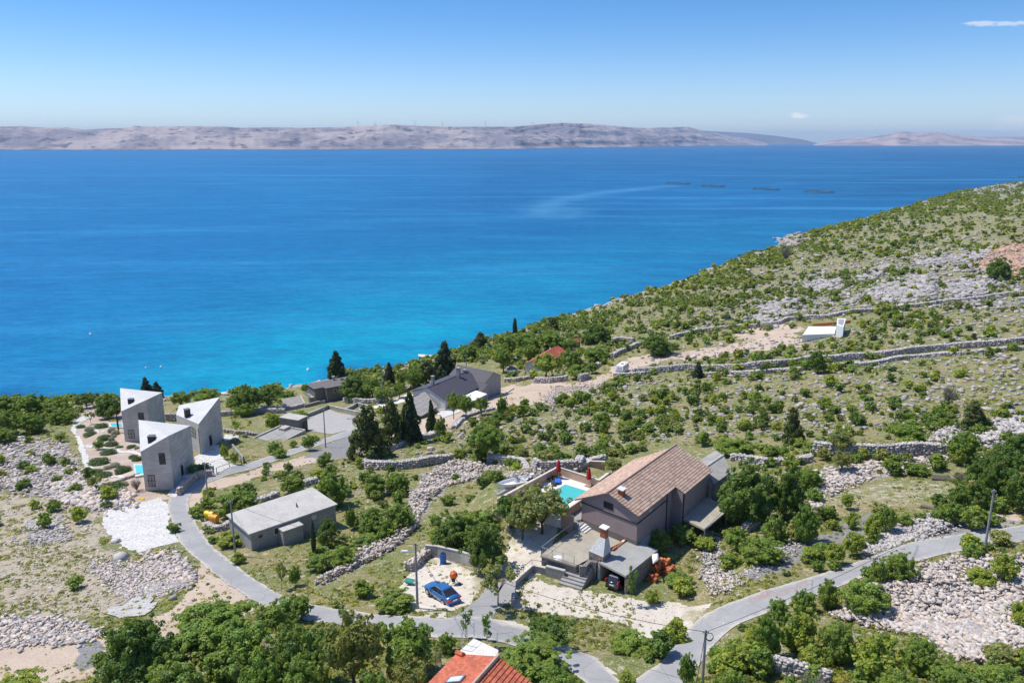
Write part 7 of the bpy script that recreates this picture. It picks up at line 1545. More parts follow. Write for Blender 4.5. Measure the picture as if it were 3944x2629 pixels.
for k in range(3): m.box(Fr(q, (.8,-.6), (.6,.8)), -1.3, 1.3, -.3+.22*k, -.15+.22*k, q[2]+.02, q[2]+.2)
solo(m, 'timber_pile', M['wood'], 'few loose grey planks beside the dense bushes above the road', 'timber', tuple(q))
# painted letters on the asphalt: three faded orange scribbles
def scribble(lab, px, w_, h_, seed):
    q = G(*px); r_ = np.random.default_rng(seed); m = MB(); q2 = G(px[0]+60, px[1]-24); d = (q2-q)[:2]; d /= np.linalg.norm(d); n_ = np.array([-d[1], d[0]])
    for k in range(w_):
        x0 = k*.62
        segs = [((0,0),(0,.7)), ((0,.7),(.4,.7)), ((.4,.7),(.4,0)), ((0,.35),(.4,.35)), ((0,0),(.4,0))]; pick = [s_ for s_ in segs if r_.random() < .68]
        for (a0, b0), (a1, b1) in pick:
            p0_ = q[:2]+d*(x0+a0)+n_*b0; p1_ = q[:2]+d*(x0+a1)+n_*b1; e = (p1_-p0_)/np.linalg.norm(p1_-p0_); s_ = np.array([-e[1], e[0]])*.045; c4 = [p0_+s_, p1_+s_, p1_-s_, p0_-s_]
            zz = [Tz(*c_)+.075 for c_ in c4]; m.add([(*c_, z_) for c_, z_ in zip(c4, zz)]+[(*c_, z_-.008) for c_, z_ in zip(c4, zz)], [(0,1,2,3), (4,5,6,7), (0,1,5,4), (1,2,6,5), (2,3,7,6), (3,0,4,7)])
    solo(m, 'road_marking', M['roadpaint'], lab, 'road marking', tuple(q), 'faded orange writing on the upper road')
M['roadpaint'] = mk('faded_orange_paint', (.46,.26,.19), (.34,.26,.22), scale=9)
scribble('faded orange writing on the asphalt, short upper left line', R_(335,1075), 4, 1, 1); scribble('faded orange writing on the asphalt, lower left line', R_(310,1100), 5, 1, 2); scribble('faded orange writing on the asphalt, long right line', R_(470,1060), 8, 1, 3)
# concrete channel across the road
o = ribbon('drain_strip', [(912,1443),(930,1412)], [(918,1446),(940,1412)], M['whitewall'], .08, 6, 3); 
# ======== pier, boathouse, fish cages, buoys, turbines
q = [P(*E_(*p_), 1.5) for p_ in ((1045,140),(1265,165),(1240,190),(1050,195))]; q = [P(*E_(*p_), 1.6) for p_ in ((1045,135),(1280,150),(1300,215),(1050,165))]
t = thing('pier', 'short stone pier with a white top projecting into the turquoise water', 'pier', v3(q[0], 0)); m = MB(); m.prism([p_[:2] for p_ in q], -2, 1.45); m.obj('base', M['rubblewall'], t); m = MB(); cq = sum(q)/4; m.prism([(cq+(p_-cq)*1.02)[:2] for p_ in q], 1.452, 1.65); m.obj('deck', M['whitewall'], t)
q = [P(*D_(*p_), 2.6) for p_ in ((1685,290),(1830,272),(1885,300),(1720,320))]; t = thing('boathouse', 'low stone boathouse with a flat white roof at the waterline', 'boathouse', v3(q[0], 0)); m = MB(); m.prism([p_[:2] for p_ in q], 2.3, 2.6); m.obj('roof', M['whitewall'], t); m = MB(); cq = sum(q)/4; m.prism([(cq+(p_-cq)*.95)[:2] for p_ in q], -2, 2.298); m.obj('wall', M['rubblewall'], t)
for i_, (u, v, w_, lb) in enumerate(((1557,422,56,'leftmost floating fish cage ring of the row of four'), (1638,428,55,'second floating fish cage ring from the left'), (1760,435,62,'third floating fish cage ring from the left'), (1882,441,66,'rightmost fish cage ring of the four, nearest the hillside'), (2350,407,22,'partly visible fish cage at the right picture edge'))):
    c_ = P(u*K, v*K, 0); R_r = w_/2*K/pxm(c_); t = thing('fish_cage', lb, 'fish cage', tuple(c_), 'floating fish cages'); N = 40
    for rr_, nm in ((R_r, 'outer_float'), (R_r*.93, 'inner_float')):
        m = MB(); vs = [c_+[rr_*math.cos(2*math.pi*k/N), rr_*math.sin(2*math.pi*k/N), .35] for k in range(N+1)]; m.tube(vs, .45, 6); m.obj(nm, M['float'], t)
    m = MB()
    for k in range(20): a_ = 2*math.pi*k/20; m.tube([c_+[R_r*.96*math.cos(a_), R_r*.96*math.sin(a_), .5], c_+[R_r*.96*math.cos(a_), R_r*.96*math.sin(a_), 2.2]], .14, 4)
    m.tube([c_+[R_r*.96*math.cos(2*math.pi*k/N), R_r*.96*math.sin(2*math.pi*k/N), 2.1] for k in range(N+1)], .17, 4); m.obj('handrail', M['net'], t)
bn = 0
for u, v, s_ in ((708,850,.9), (783,1424/K/1.0 if False else 849.5,.8), (1187,1424,.0), (618,884,.6), (370,843,.5), (335,845,.35), (1187.0,851,0), (208,768,.9)):
    if not s_: continue
    c_ = P(u*K, v*K, 0); m = MB(); m.cyl(c_, .35*s_+.2, -.2, .25, 10, .5*s_+.2); m.cyl(c_, .5*s_+.2, .252, .75*s_+.3, 10, .12); solo(m, 'mooring_buoy', M['white'], 'tiny white mooring buoy floating near the shore', 'buoy', tuple(c_), 'small white buoys')
m = MB(); t = thing('jetty_rope', 'x', 'y', (0,0,0)); bpy.data.objects.remove(t)
tb = [(825,276,290),(864,279,289),(955,276,289),(1018,276,291),(1115,276,291),(1223,279,287)]
for k, (u, v0, v1) in enumerate(tb):
    c_ = P(u*K, 343*K, 0); dd_ = c_[:2]/np.linalg.norm(c_[:2]); D_d = np.linalg.norm(c_[:2])*1.24; x_, y_ = dd_*D_d; zt_ = CAMZ+y_*ray(u*K, v0*K)[2]/ray(u*K, v0*K)[1]; zb_ = CAMZ+y_*ray(u*K, (v1+3)*K)[2]/ray(u*K, (v1+3)*K)[1]
    t = thing('wind_turbine', f'white wind turbine on the far island ridge', 'wind turbine', (x_, y_, zb_), 'wind turbines on the far island'); hub_ = np.array([x_, y_, zb_+(zt_-zb_)*.72]); m = MB(); m.tube([(x_, y_, zb_-15), hub_], [3.2, 2.2], 8); m.obj('tower', M['turbine'], t); m = MB(); m.box(Fr((x_, y_)), -2.5, 2.5, -6, 4, hub_[2]-.1, hub_[2]+5); m.obj('nacelle', M['turbine'], t)
    Lb = (zt_-zb_)*.36
    for j in range(3): a_ = 2*math.pi*j/3+math.pi/2+k*.4; m = MB(); m.tube([hub_+[0,-7,2.5], hub_+[Lb*.5*math.cos(a_), -7, 2.5+Lb*.5*math.sin(a_)], hub_+[Lb*math.cos(a_), -7, 2.5+Lb*math.sin(a_)]], [1.6,1.5,.5], 5); m.obj('blade', M['turbine'], t)
names_t = ['leftmost wind turbine on the far island ridge', 'second wind turbine from the left on the far ridge', 'third wind turbine from the left on the far ridge', 'fourth wind turbine from the left on the far ridge', 'fifth wind turbine from the left on the far ridge', 'rightmost wind turbine on the far island ridge']
for o, n_ in zip([o for o in bpy.data.objects if o.name.startswith('wind_turbine')], names_t): o['label'] = n_
c_ = P(1287*K, 343*K, 0); x_, y_ = c_[:2]*1.24; m = MB(); zb_ = CAMZ+y_*ray(1287*K, 284*K)[2]/ray(1287*K, 284*K)[1]; zt_ = CAMZ+y_*ray(1287*K, 274*K)[2]/ray(1287*K, 274*K)[1]; m.tube([(x_, y_, zb_-15), (x_, y_, zt_)], [2.5, 1.2], 6); m.box(Fr((x_+9, y_)), -4, 4, -4, 4, zb_-12, zb_+7); solo(m, 'radio_mast', M['turbine'], 'short radio mast with a hut on the highest point of the far island', 'mast', (x_, y_, zb_))
# ======== vegetation
for i_ in range(3): mk_tree(f'ball{i_}', 100+i_, 15000, .0185, 'ball', 'leaf')
for i_ in range(2): mk_tree(f'wide{i_}', 110+i_, 15000, .0185, 'wide', 'leafdark')
mk_tree('olive', 120, 9500, .020, 'wide', 'leafolive'); mk_tree('yel', 121, 6000, .028, 'ball', 'leafyel'); mk_tree('brown', 122, 13000, .021, 'ball', 'leafbrown')
for i_ in range(3): mk_tree(f'bush{i_}', 130+i_, 8000, .025, 'bush', 'leaf')
for i_ in range(2): mk_tree(f'bushy{i_}', 140+i_, 6000, .029, 'bush', 'leafyel')
for i_ in range(2): mk_tree(f'mound{i_}', 145+i_, 24000, .0165, 'mound', 'leafdark')
for i_ in range(2): mk_tree(f'moundg{i_}', 148+i_, 24000, .0165, 'mound', 'leaf')
mk_tree('sparse', 150, 1500, .026, 'sparse', 'leafolive'); mk_tree('sapling', 151, 420, .034, 'sapling', 'leaf')
for i_ in range(2): mk_tree(f'cone{i_}', 160+i_, 7000, .026, 'cone', 'conifer')
mk_tree('pine', 165, 7000, .026, 'pine', 'pine'); mk_tree('cypress', 166, 5000, .024, 'cypress', 'conifer')
mk_tree('dead', 170, 10, .004, 'sparse', 'leafbrown')
PROTO['dead'].children[0].name
def deadproto():
    r = np.random.default_rng(5); m = MB()
    for i_ in range(70):
        a = r.random()*6.28; e = .25+.25*r.random(); z1 = .45+.5*r.random(); p0 = np.array([0,0,.05+.3*r.random()]); p2 = np.array([math.cos(a)*e, math.sin(a)*e, z1]); pm = (p0+p2)/2+r.normal(size=3)*.05
        m.tube([p0, pm, p2], [.012,.007,.003], 3)
        for j in range(3): m.tube([pm, pm+(p2-pm)*.6+r.normal(size=3)*.09], [.005,.002], 3)
    root = local('dead_bush', 'x', 'bush'); m.obj('twigs', M['deadwood'], root); return root
bpy.data.objects.remove(PROTO['dead'].children[0]); [bpy.data.objects.remove(c) for c in list(PROTO['dead'].children)]; bpy.data.objects.remove(PROTO['dead']); PROTO['dead'] = deadproto()
NAMES = {'ball':'broadleaf_tree','wide':'broadleaf_tree','olive':'olive_tree','yel':'broadleaf_tree','brown':'broadleaf_tree','bush':'shrub','bushy':'shrub','mound':'shrub','moundg':'shrub','sparse':'slender_tree','sapling':'sapling','cone':'conifer','pine':'pine_tree','cypress':'cypress','dead':'dead_bush'}
CATS = {'broadleaf_tree':'tree','olive_tree':'tree','shrub':'shrub','slender_tree':'tree','sapling':'tree','conifer':'tree','pine_tree':'tree','cypress':'tree','dead_bush':'shrub'}
def fit(x0, y0, x1, y1, z=None):
    """box in overview pixels -> base point, width, height of an upright ellipsoid crown"""
    U = (x0+x1)/2*K; Vc = (y0+y1)/2*K; g = G(U, min(y1, 1625)*K) if z is None else P(U, y1*K, z)
    for _ in range(3):
        s = pxm(g); dep = math.atan2(CAMZ-g[2], g[1]); w = (x1-x0)*K/s; E = (y1-y0)*K/s
        hh = max(E*E-(w*math.sin(dep))**2, (.35*w)**2); h = min(math.sqrt(hh)/math.cos(dep), 2.2*w) 
        g = G(U, Vc, h/2) if z is None else P(U, Vc, z+h/2)
        g = np.array([g[0], g[1], (Tz(g[0], g[1]) if z is None else z)])
    return g, w, h
NK = {}
def plant(kind, box, label=None, group=None, z=None, ws=1.0):
    key = kind
    if kind in ('ball','bush','wide','mound','moundg','bushy','cone'):
        n_ = len([k for k in PROTO if k[:-1] == kind]); NK[kind] = NK.get(kind, -1)+1; key = kind+str(NK[kind] % n_)
    base = kind
    if kind in ('cone','pine','cypress','sapling'):
        x0, y0, x1, y1 = box; g = G((x0+x1)/2*K, y1*K) if z is None else P((x0+x1)/2*K, y1*K, z); h = zat(y0*K, g[1])-g[2]; w = (x1-x0)*K/pxm(g); ws = 1.2
    else: g, w, h = fit(*box, z=z)
    o = dup(PROTO[key], (g[0], g[1], g[2]-.12), random.random()*6.28, (w*ws, w*ws, h*1.05), label, group)
    nm = NAMES[base]; o.name = nm; o['category'] = CATS[nm]; return o
def many(kind, boxes, label, group):
    ORD = ['leftmost', 'second from left', 'third from left', 'fourth from left', 'fifth from left', 'sixth from left']
    bs = sorted(boxes, key=lambda b: b[0]+b[2]); N_ = len(bs)
    for i_, b in enumerate(bs): plant(kind, b, f"{label}, {'rightmost' if i_ == N_-1 else ORD[i_]} of {['','','two','three','four','five','six','seven'][N_]}", group)
# --- foreground thicket, bottom left
plant('mound', (225,1418,402,1600), 'big round dark green tree at the left end of the thicket below the road')
plant('ball', (400,1368,590,1500), 'green tree whose crown peaks beside the pale track, top of the thicket'); plant('moundg', (460,1425,640,1585), 'broad green tree in the middle of the lower left thicket')
plant('ball', (588,1376,695,1480), 'light green tree leaning over the road edge in the thicket'); plant('wide', (620,1440,760,1590), 'dark green tree right of the grey dead branches in the thicket')
plant('brown', (735,1418,885,1600), 'brownish olive tree with feathery crown near the bottom edge'); plant('ball', (860,1423,1000,1560), 'green tree at the right end of the lower left thicket beside the dry grass')
plant('brown', (880,1510,985,1610), 'olive yellow tree below the wire mesh fence'); many('moundg', [(330,1500,480,1640), (640,1500,760,1640), (540,1500,660,1640), (800,1540,900,1660)], 'green bush at the bottom edge in the left thicket', 'bushes cut by the bottom edge, left')
plant('dead', (585,1470,655,1540), 'grey leafless bush among the green thicket, upper one'); plant('dead', (530,1500,600,1600), 'grey leafless bush among the green thicket, lower one')
plant('bushy', (-20,1532,112,1620), 'yellow-green bush in the bottom left corner')
# --- around the red tiled house
plant('wide', (1207,1410,1320,1500), 'dark green tree behind the big tree right of the red tiled house'); plant('moundg', (1140,1455,1305,1560), 'large bright green tree right of the red tiled house roof'); plant('ball', (1225,1530,1342,1640), 'green tree at the bottom edge beside the road fork')
plant('sapling', (1045,1396,1096,1466), 'thin sapling at the tip of the cream terrace'); plant('sapling', (1094,1402,1144,1486), 'second thin sapling right of the cream terrace tip'); plant('sparse', (1091,1285,1196,1396), 'slender light green tree between driveway and front yard')
plant('sapling', (1100,1425,1135,1470), 'small dark sapling low between the two thin ones'); plant('bush', (1000,1450,1050,1500), 'small bush at the left corner of the cream terrace')
# --- courtyard group
plant('mound', (988,1170,1100,1268), 'dense round tree, left half of the big clump by the car lot'); plant('mound', (1062,1196,1170,1312), 'dense dark green tree with visible trunk above the grey garden wall'); plant('ball', (1040,1168,1150,1245), 'green tree at the back of the big clump by the car lot')
plant('wide', (1132,1135,1215,1216), 'dark green tree between the big clump and the olive tree'); plant('olive', (1178,1114,1312,1232), 'grey-green olive tree overhanging the swimming pool'); plant('olive', (1160,1160,1240,1242), 'second grey-green olive tree below the first, shading the gravel court')
plant('dead', (1128,1168,1148,1200), 'small reddish leafless bush beside the court trees'); plant('bush', (855,1352,955,1402), 'low green shrub by the road left of the blue car'); plant('olive', (1384,1052,1432,1090), 'small grey olive tree behind the tiled house roof')
# --- beside carport
plant('sapling', (1428,1302,1470,1388), 'light green young tree growing at the front corner of the carport'); plant('bushy', (1480,1350,1518,1386), 'pair of yellow-green young shrubs on the bank below the carport'); plant('bush', (1480,1215,1545,1270), 'leafy fig-like shrub at the back corner of the carport'); plant('bush', (1535,1200,1600,1250), 'green shrub below the rear balcony')
plant('bush', (1525,1312,1598,1350), 'low spreading green shrub on the slope right of the brick stacks'); plant('bush', (1395,1452,1505,1505), 'low green shrub patch in the middle of the pale yard'); plant('bushy', (1590,1225,1650,1265), 'yellow-green creeper patch on the rubble slope')
# --- right of the main house
plant('mound', (1646,1060,1783,1208), 'very large dark green tree right of the tiled house'); plant('mound', (1765,1070,1852,1192), 'large dark green bush right of the biggest tree'); plant('moundg', (1826,1070,1892,1122), 'dark bush behind, at the foot of the stone wall'); plant('bush', (1848,1118,1896,1152), 'small green shrub at the right of the big dark clump')
plant('bush', (1755,1180,1806,1246), 'green shrub at the lower edge of the big dark clump'); plant('moundg', (1822,1155,1886,1246), 'tall light green shrub between dark clump and gravel track'); plant('moundg', (1700,1226,1804,1298), 'rounded green bush beside the grey gravel track'); plant('bush', (1663,1208,1726,1268), 'green shrub left of the rounded bush by the gravel track')
many('mound', [(2182,1092,2280,1188), (2222,1034,2302,1114), (2250,1050,2318,1152), (2308,1070,2400,1180), (2286,990,2400,1075)], 'dark green tree in the dense wood at the right edge', 'trees of the dense wood at the right edge')
plant('moundg', (2172,984,2254,1062), 'round green tree above the dense wood, next to the grey scree'); plant('bush', (2148,1148,2215,1207), 'green bush at the left foot of the dense wood'); plant('bushy', (2186,1026,2222,1070), 'bright yellow-green shrub between wall and wood')
plant('bush', (2080,1060,2136,1094), 'green shrub in the pale clearing below the tall stone wall'); plant('olive', (1900,988,1962,1050), 'grey-green tree growing through the stone wall'); plant('olive', (1908,1034,1960,1086), 'grey-green shrub just below the stone wall gap'); plant('ball', (2033,966,2133,1028), 'wide green tree above the tall dry stone wall')
plant('bush', (1634,1000,1730,1050), 'row of dark shrubs directly behind the outbuilding')
many('bushy', [(1892,1244,1943,1297), (1935,1218,1986,1277), (1978,1188,2027,1238), (1940,1180,1975,1215)], 'yellow-green shrub on the inner side of the upper road', 'yellow-green shrubs along the inner road side')
many('bush', [(2017,1160,2060,1226), (2056,1176,2100,1212), (1861,1282,1895,1312), (2100,1175,2130,1200)], 'green shrub on the inner side of the upper road', 'green shrubs along the inner road side'); plant('bushy', (1932,1130,1965,1170), 'yellowish shrub beside the white patches of the clearing')
plant('moundg', (2029,1262,2110,1336), 'dark green bush on the outer road side next to the rubble field'); plant('bush', (1994,1282,2040,1348), 'green bush left of the dark one on the outer road side')
plant('bush', (1930,1328,2045,1418), 'broad green bush between road and rubble field'); many('bush', [(1876,1330,1928,1398), (1822,1350,1876,1408), (1759,1370,1814,1420)], 'green shrub on the outer verge of the upper road', 'green shrubs on the outer road verge')
many('moundg', [(1728,1408,1802,1512), (1884,1424,1972,1522), (2072,1460,2160,1545)], 'green bush in the tangle below the upper road', 'green bushes below the upper road')
many('bushy', [(1790,1392,1886,1502), (1649,1460,1752,1545), (1960,1452,2082,1585), (1700,1440,1760,1500), (1830,1480,1900,1550)], 'yellow-green bush in the tangle below the upper road', 'yellow-green bushes below the upper road')
many('moundg', [(2139,1512,2262,1620), (2240,1512,2370,1620), (2010,1530,2120,1640)], 'green bush at the bottom edge below the rubble', 'bushes cut by the bottom edge, right')
many('bush', [(1555,1500,1600,1580), (1640,1540,1720,1640), (1560,1560,1640,1650)], 'green weedy bush round the bottom pole', 'weeds round the bottom pole')
plant('bushy', (2209,1298,2288,1352), 'yellow-green bush on top of the rubble field, left'); plant('bushy', (2276,1266,2344,1340), 'yellow-green bush on top of the rubble field, right'); plant('bushy', (2314,1376,2380,1442), 'yellow-green bush at the right edge of the rubble field'); plant('bush', (2209,1244,2262,1290), 'low shrub at the foot of the right pole')
plant('dead', (1830,1540,1905,1600), 'tangle of grey dead branches behind the bottom masonry wall'); plant('dead', (2185,1080,2225,1110), 'grey dead branches by the dense wood')
# --- middle left
plant('moundg', (494,1116,597,1188), 'large green bush behind the left end of the long flat building'); plant('mound', (535,1106,592,1150), 'dark green bush at the top of the large one'); plant('bushy', (492,1214,565,1260), 'low yellow-green hedge between bins and building')
plant('moundg', (722,1080,806,1166), 'big round green tree behind the right end of the long flat building'); plant('bush', (638,1088,700,1134), 'green shrub behind the middle of the long flat building'); plant('mound', (726,1188,776,1254), 'dark green bush in front of the long flat building'); plant('cypress', (711,1196,734,1282), 'thin twisted dark cypress in the grass before the long building')
plant('bush', (706,1250,760,1285), 'low dark shrub round the foot of the thin cypress'); plant('bush', (792,1158,818,1222), 'narrow green shrub right of the long flat building')
many('moundg', [(818,1162,888,1234), (878,1150,957,1218), (880,1080,945,1135), (830,1085,890,1140)], 'dense green bush left of the rubble heap', 'dense bushes left of the rubble heap')
many('bush', [(800,1220,872,1264), (750,1250,822,1304), (700,1268,762,1314), (855,1190,915,1240), (795,1180,830,1215)], 'green shrub along the foot of the rubble ridge', 'shrubs along the rubble ridge'); plant('sparse', (628,1288,662,1352), 'small spindly tree at the lower end of the rubble ridge'); plant('bush', (662,1298,692,1345), 'small green shrub next to the spindly tree')
plant('ball', (1070,972,1162,1062), 'large green tree standing alone above the rubble heap wall'); plant('bush', (1120,1075,1158,1106), 'small round shrub beside the boat'); plant('bush', (1035,1085,1060,1105), 'tiny shrub on the rubble heap')
# --- conifer group
plant('pine', (806,930,884,1050), 'broad dark pine at the left of the conifer group by the gravel'); plant('pine', (872,915,930,1022), 'dark pine second from left in the conifer group'); plant('cone', (918,900,970,1016), 'tall pointed dark conifer in the middle of the conifer group'); plant('cone', (978,918,1004,995), 'small slim conifer at the right of the conifer group')
plant('cone', (751,806,797,872), 'dark conifer at the shore behind the grey house'); plant('cone', (992,784,1052,882), 'large dark conifer behind the corrugated roof'); plant('pine', (950,826,1010,892), 'dark brownish pine left of the large conifer'); plant('cone', (880,832,910,886), 'small pointed conifer beside the sea bushes'); plant('pine', (1085,762,1122,802), 'dark round pine on the shoreline'); plant('cypress', (1172,731,1193,775), 'slim dark cypress on the shoreline')
plant('cone', (322,866,353,915), 'dark conifer behind the rear wedge houses, left and taller'); plant('cone', (345,876,378,915), 'shorter dark conifer behind the rear wedge houses'); plant('bush', (996,955,1028,1012), 'green shrub right of the conifer group'); plant('pine', (1255,728,1285,760), 'small dark pine on the coast slope')
# --- seaside trees
plant('mound', (776,858,858,922), 'large round dark green tree beside the grey sea house'); many('ball', [(830,868,880,918), (850,884,905,926), (905,850,940,890), (925,842,975,900), (1055,790,1100,828), (900,880,935,915)], 'green tree between sea and corrugated roof house', 'trees between sea and corrugated roof house')
plant('wide', (174,902,220,938), 'isolated dark green tree on the shore left of the wedge houses'); plant('mound', (218,906,280,962), 'rounded dark green tree just left of the rear wedge house'); many('ball', [(388,898,440,938), (430,890,506,930)], 'green tree behind the right wedge house', 'trees behind the right wedge house')
many('wide', [(536,890,600,952), (583,884,648,945)], 'dark green shoreline tree right of the boathouse', 'dark shoreline trees right of the boathouse'); many('bush', [(518,906,562,942), (638,895,682,922), (540,925,585,958), (690,880,712,902)], 'green shoreline shrub near the boathouse', 'shoreline shrubs near the boathouse')
many('moundg', [(-20,903,55,955), (35,900,112,955), (98,905,168,962), (-20,940,50,1000), (45,945,105,995), (110,935,170,975), (-20,980,40,1020)], 'bush in the shore thicket at the left edge', 'shore thicket at the left edge')
plant('bushy', (608,948,645,990), 'light green shrub left of the square hut'); plant('bush', (625,1148-0-120,662,1052), 'small green shrub in front of the sunken slab roof'); plant('bush', (692,998,726,1035), 'green shrub at the right end of the slab roof kerb'); plant('bush', (705,1010-0-12,735,1015), 'small shrub beside the hut corner'); plant('bush', (664,1010,684,1028), 'tiny shrub on the slab roof kerb')
plant('bush', (665,940,708,965), 'light shrub behind the square hut')
# --- cottage surroundings
many('ball', [(1133,798,1180,855), (1128,770,1190,830), (1180,764,1240,812), (1232,760,1302,806), (1200,790,1240,830), (1288,776,1330,812)], 'green tree around the red-tiled cottage, seaward side', 'trees on the seaward side of the cottage')
plant('yel', (1222,812,1288,870), 'bushy olive-green tree right in front of the cottage'); plant('mound', (1330,742,1402,788), 'dark green tree right of the tiny tiled house'); many('bush', [(1280,800,1342,850), (1300,835,1355,870), (1335,795,1400,830), (1345,830,1375,858)], 'green shrub between cottage and dirt track', 'shrubs between cottage and dirt track')
plant('mound', (1474,764,1550,816), 'round green bush beside the dirt track below the upper wall'); plant('cone', (1588,830,1616,868), 'small dark conifer on the long dry stone wall'); plant('mound', (1858,802,1902,858), 'dark green tree growing on the long dry stone wall')
plant('yel', (1025,902,1058,962), 'light yellow-green tree in front of the white awning'); plant('ball', (1048,906,1092,962), 'small green tree right of the yellow-green one by the awning'); plant('ball', (1086,912,1124,954), 'small tree at the corner of the awning'); plant('ball', (1140,908,1168,965), 'small dark tree beside the pink track')
plant('pine', (1798,935,1838,1020), 'dark pointed pine on the shrubby slope'); plant('pine', (2203,925,2262,990), 'dark pine with drooping crown at the right of the slope'); plant('dead', (2160,878,2200,935), 'grey dead tree on the slope'); plant('bush', (1570,762,1597,790), 'dark shrub on the bank above the dirt track'); plant('dead', (1790,560,1820,600), 'grey leafless shrub near the rocky point')
plant('mound', (2268,590,2322,642), 'pair of dark green trees below the reddish quarry'); plant('mound', (1735,1000-0-60,1770,980), 'dark shrub on the slope above the outbuilding')
# --- garden of the wedge houses: cushions
def gb(x0, y0, x1, y1): return (119.3+.2282*x0, 835+.2282*y0, 119.3+.2282*x1, 835+.2282*y1)
mk_c = {}
def cushion_proto(key, seed, mat, n=2600, leaf=.035):
    r = np.random.default_rng(seed); V, F, Tn = leafcloud(r, n, [(0,0,.12,.46)]+[(.25*math.cos(a), .25*math.sin(a), .2, .3) for a in range(6)], leaf, hue=.08); V[:, 2] *= 1.6
    return npobj('cushion_shrub', V, F, M[mat], Tn)
cps = {'c': cushion_proto('c', 1, 'cushion'), 'l': cushion_proto('l', 2, 'lavender'), 'f': cushion_proto('f', 3, 'flower', 900)}
NUM = ['first', 'second', 'third', 'fourth', 'fifth', 'sixth', 'seventh', 'eighth', 'ninth', 'tenth', 'eleventh', 'twelfth', 'thirteenth', 'fourteenth', 'fifteenth']
def cushion(k, box, label, group, nm=None):
    x0, y0, x1, y1 = gb(*box); g = GD((x0+x1)/2, y1-(y1-y0)*.42); s = pxm(g); w = (x1-x0)*K/s; h = max((y1-y0)*K/s*.85, .4); c = cps[k].copy(); SC.objects.link(c); c.location = (g[0], g[1], g[2]-.05); c.scale = (w, w, h); c.rotation_euler = (0,0,random.random()*6); c.name = {'c':'cushion_shrub','l':'grey_shrub','f':'flower_clump'}[k]; tag(c, label, {'c':'shrub','l':'shrub','f':'flowers'}[k], group)
for i_, b in enumerate(sorted([(240,620,330,660), (430,610,560,668), (325,690,450,750), (465,725,595,782), (535,790,660,842), (640,830,715,856), (755,822,850,868), (495,870,648,938), (375,962,570,1042), (775,922,860,965), (805,940,905,995), (640,1042,800,1138), (370,1075,520,1140), (485,1215,720,1308), (450,1100,600,1160)], key=lambda q: q[1]+q[3])): cushion('c', b, 'dark green cushion shrub in the gravel garden, '+NUM[i_]+' counted from the sea side', 'cushion shrubs of the gravel garden')
for i_, b in enumerate(sorted([(565,650,640,715), (600,675,678,730), (570,740,630,786), (520,1030,600,1080), (590,1000,685,1065), (665,1190,765,1245), (330,640,420,700), (605,715,650,750), (830,835,880,870), (1915,710,1970,755), (1790,755,1885,800), (150,990,220,1045)], key=lambda q: q[1]+q[3])): cushion('l', b, 'silvery grey rounded shrub in the gravel garden, '+NUM[i_]+' counted from the sea side', 'silvery shrubs of the gravel garden')
for i_, b in enumerate(sorted([(575,560,625,588), (625,560,665,588), (870,1345,905,1370), (890,1350,938,1378), (812,1368,838,1388), (635,1065,665,1085)], key=lambda q: q[1]+q[3])): cushion('f', b, 'small clump of yellow flowers in the gravel garden, '+NUM[i_]+' counted from the sea side', 'yellow flower clumps')
for o in cps.values(): bpy.data.objects.remove(o)
plant('sparse', gb(345,1110,530,1305), 'small light green tree at the lower corner of the gravel garden'); plant('sparse', gb(320,470,450,610), 'small tree beside the top of the white garden path'); plant('cypress', gb(655,505,690,690), 'very thin brown-green cypress beside the rear wedge house'); plant('dead', gb(780,1130,915,1280), 'bare climbing plant beside the nearest wedge house'); plant('bush', gb(400,760,535,868), 'dark rounded bush beside the garden path'); plant('bush', gb(2160,500,2290,660), 'green shrub in the corner of the pale ground')
plant('bushy', gb(1685,810,1780,960), 'yellow-leaved hedge end beside the white forecourt'); plant('bushy', gb(1785,880,1895,1015), 'ivy-green hedge bush next to the driveway gate'); plant('bush', gb(1360,1010,1440,1105), 'small dark bush at the corner of the nearest wedge house'); plant('bush', gb(1460,985,1600,1080), 'dark green bush on the retaining wall by the gate')
plant('bush', gb(2160,775,2330,915), 'round green shrub on the verge below the slab roof')
# --- scattered hillside shrubs
def sprotos(n, leaf, k, base):
    out = []
    for i_ in range(k):
        r = np.random.default_rng(base+i_); bl = blobs_ellip(r, 14, 0, .42, .34, .38, .15)+[(0,0,.38,.26)]; V, F, Tn = leafcloud(r, n, bl, leaf, hue=.25); out.append((V, F, Tn))
    return out
near = sprotos(1500, .052, 8, 300); SH = [npobj('shrub', v, f, M[m_], t_) for (v, f, t_), m_ in zip(near, ('leaf','leafdark','leafyel','leaf','leafolive','leaf','leafyel','leafdark'))]
ar = np.abs(np.gradient(GX, axis=1)*np.gradient(GY, axis=0))+1e-6
Uc = UU/K; Vc = VV/K; lz = TL(GX, GY); ok = (lz > .8) & (Uc > -60) & (Uc < 2420) & (Vc > 410) & (Vc < 1600) & (GY > 30) & (sdist(GX, GY) > 2)
dens = np.where(ok, np.minimum(ar, 60.0*8), 0)
for poly in NOSHRUB: dens[inpoly(Uc, Vc, poly)] = 0
for z_ in ZONES:
    if z_[0] == 'rock': dens[inpoly(Uc, Vc, z_[1])] *= (1-.42*z_[2])
    if z_[0] in ('dirt','chalk','gray') : dens[inpoly(Uc, Vc, z_[1])] *= .35
dens[inpoly(Uc, Vc, [(0,1130),(235,1160),(245,1250),(330,1290),(300,1400),(0,1440)])] *= .12
clump = fbm(GX/20, GY/20, 77, 3); dens *= np.clip((clump-.30)*4, .30, 1.6)
dens *= 1+1.3*np.exp(-((sdist(GX, GY)-25)/30)**2)
p_ = (dens/dens.sum()).ravel(); NS = 21000; idx = rng.choice(len(p_), NS, p=p_)
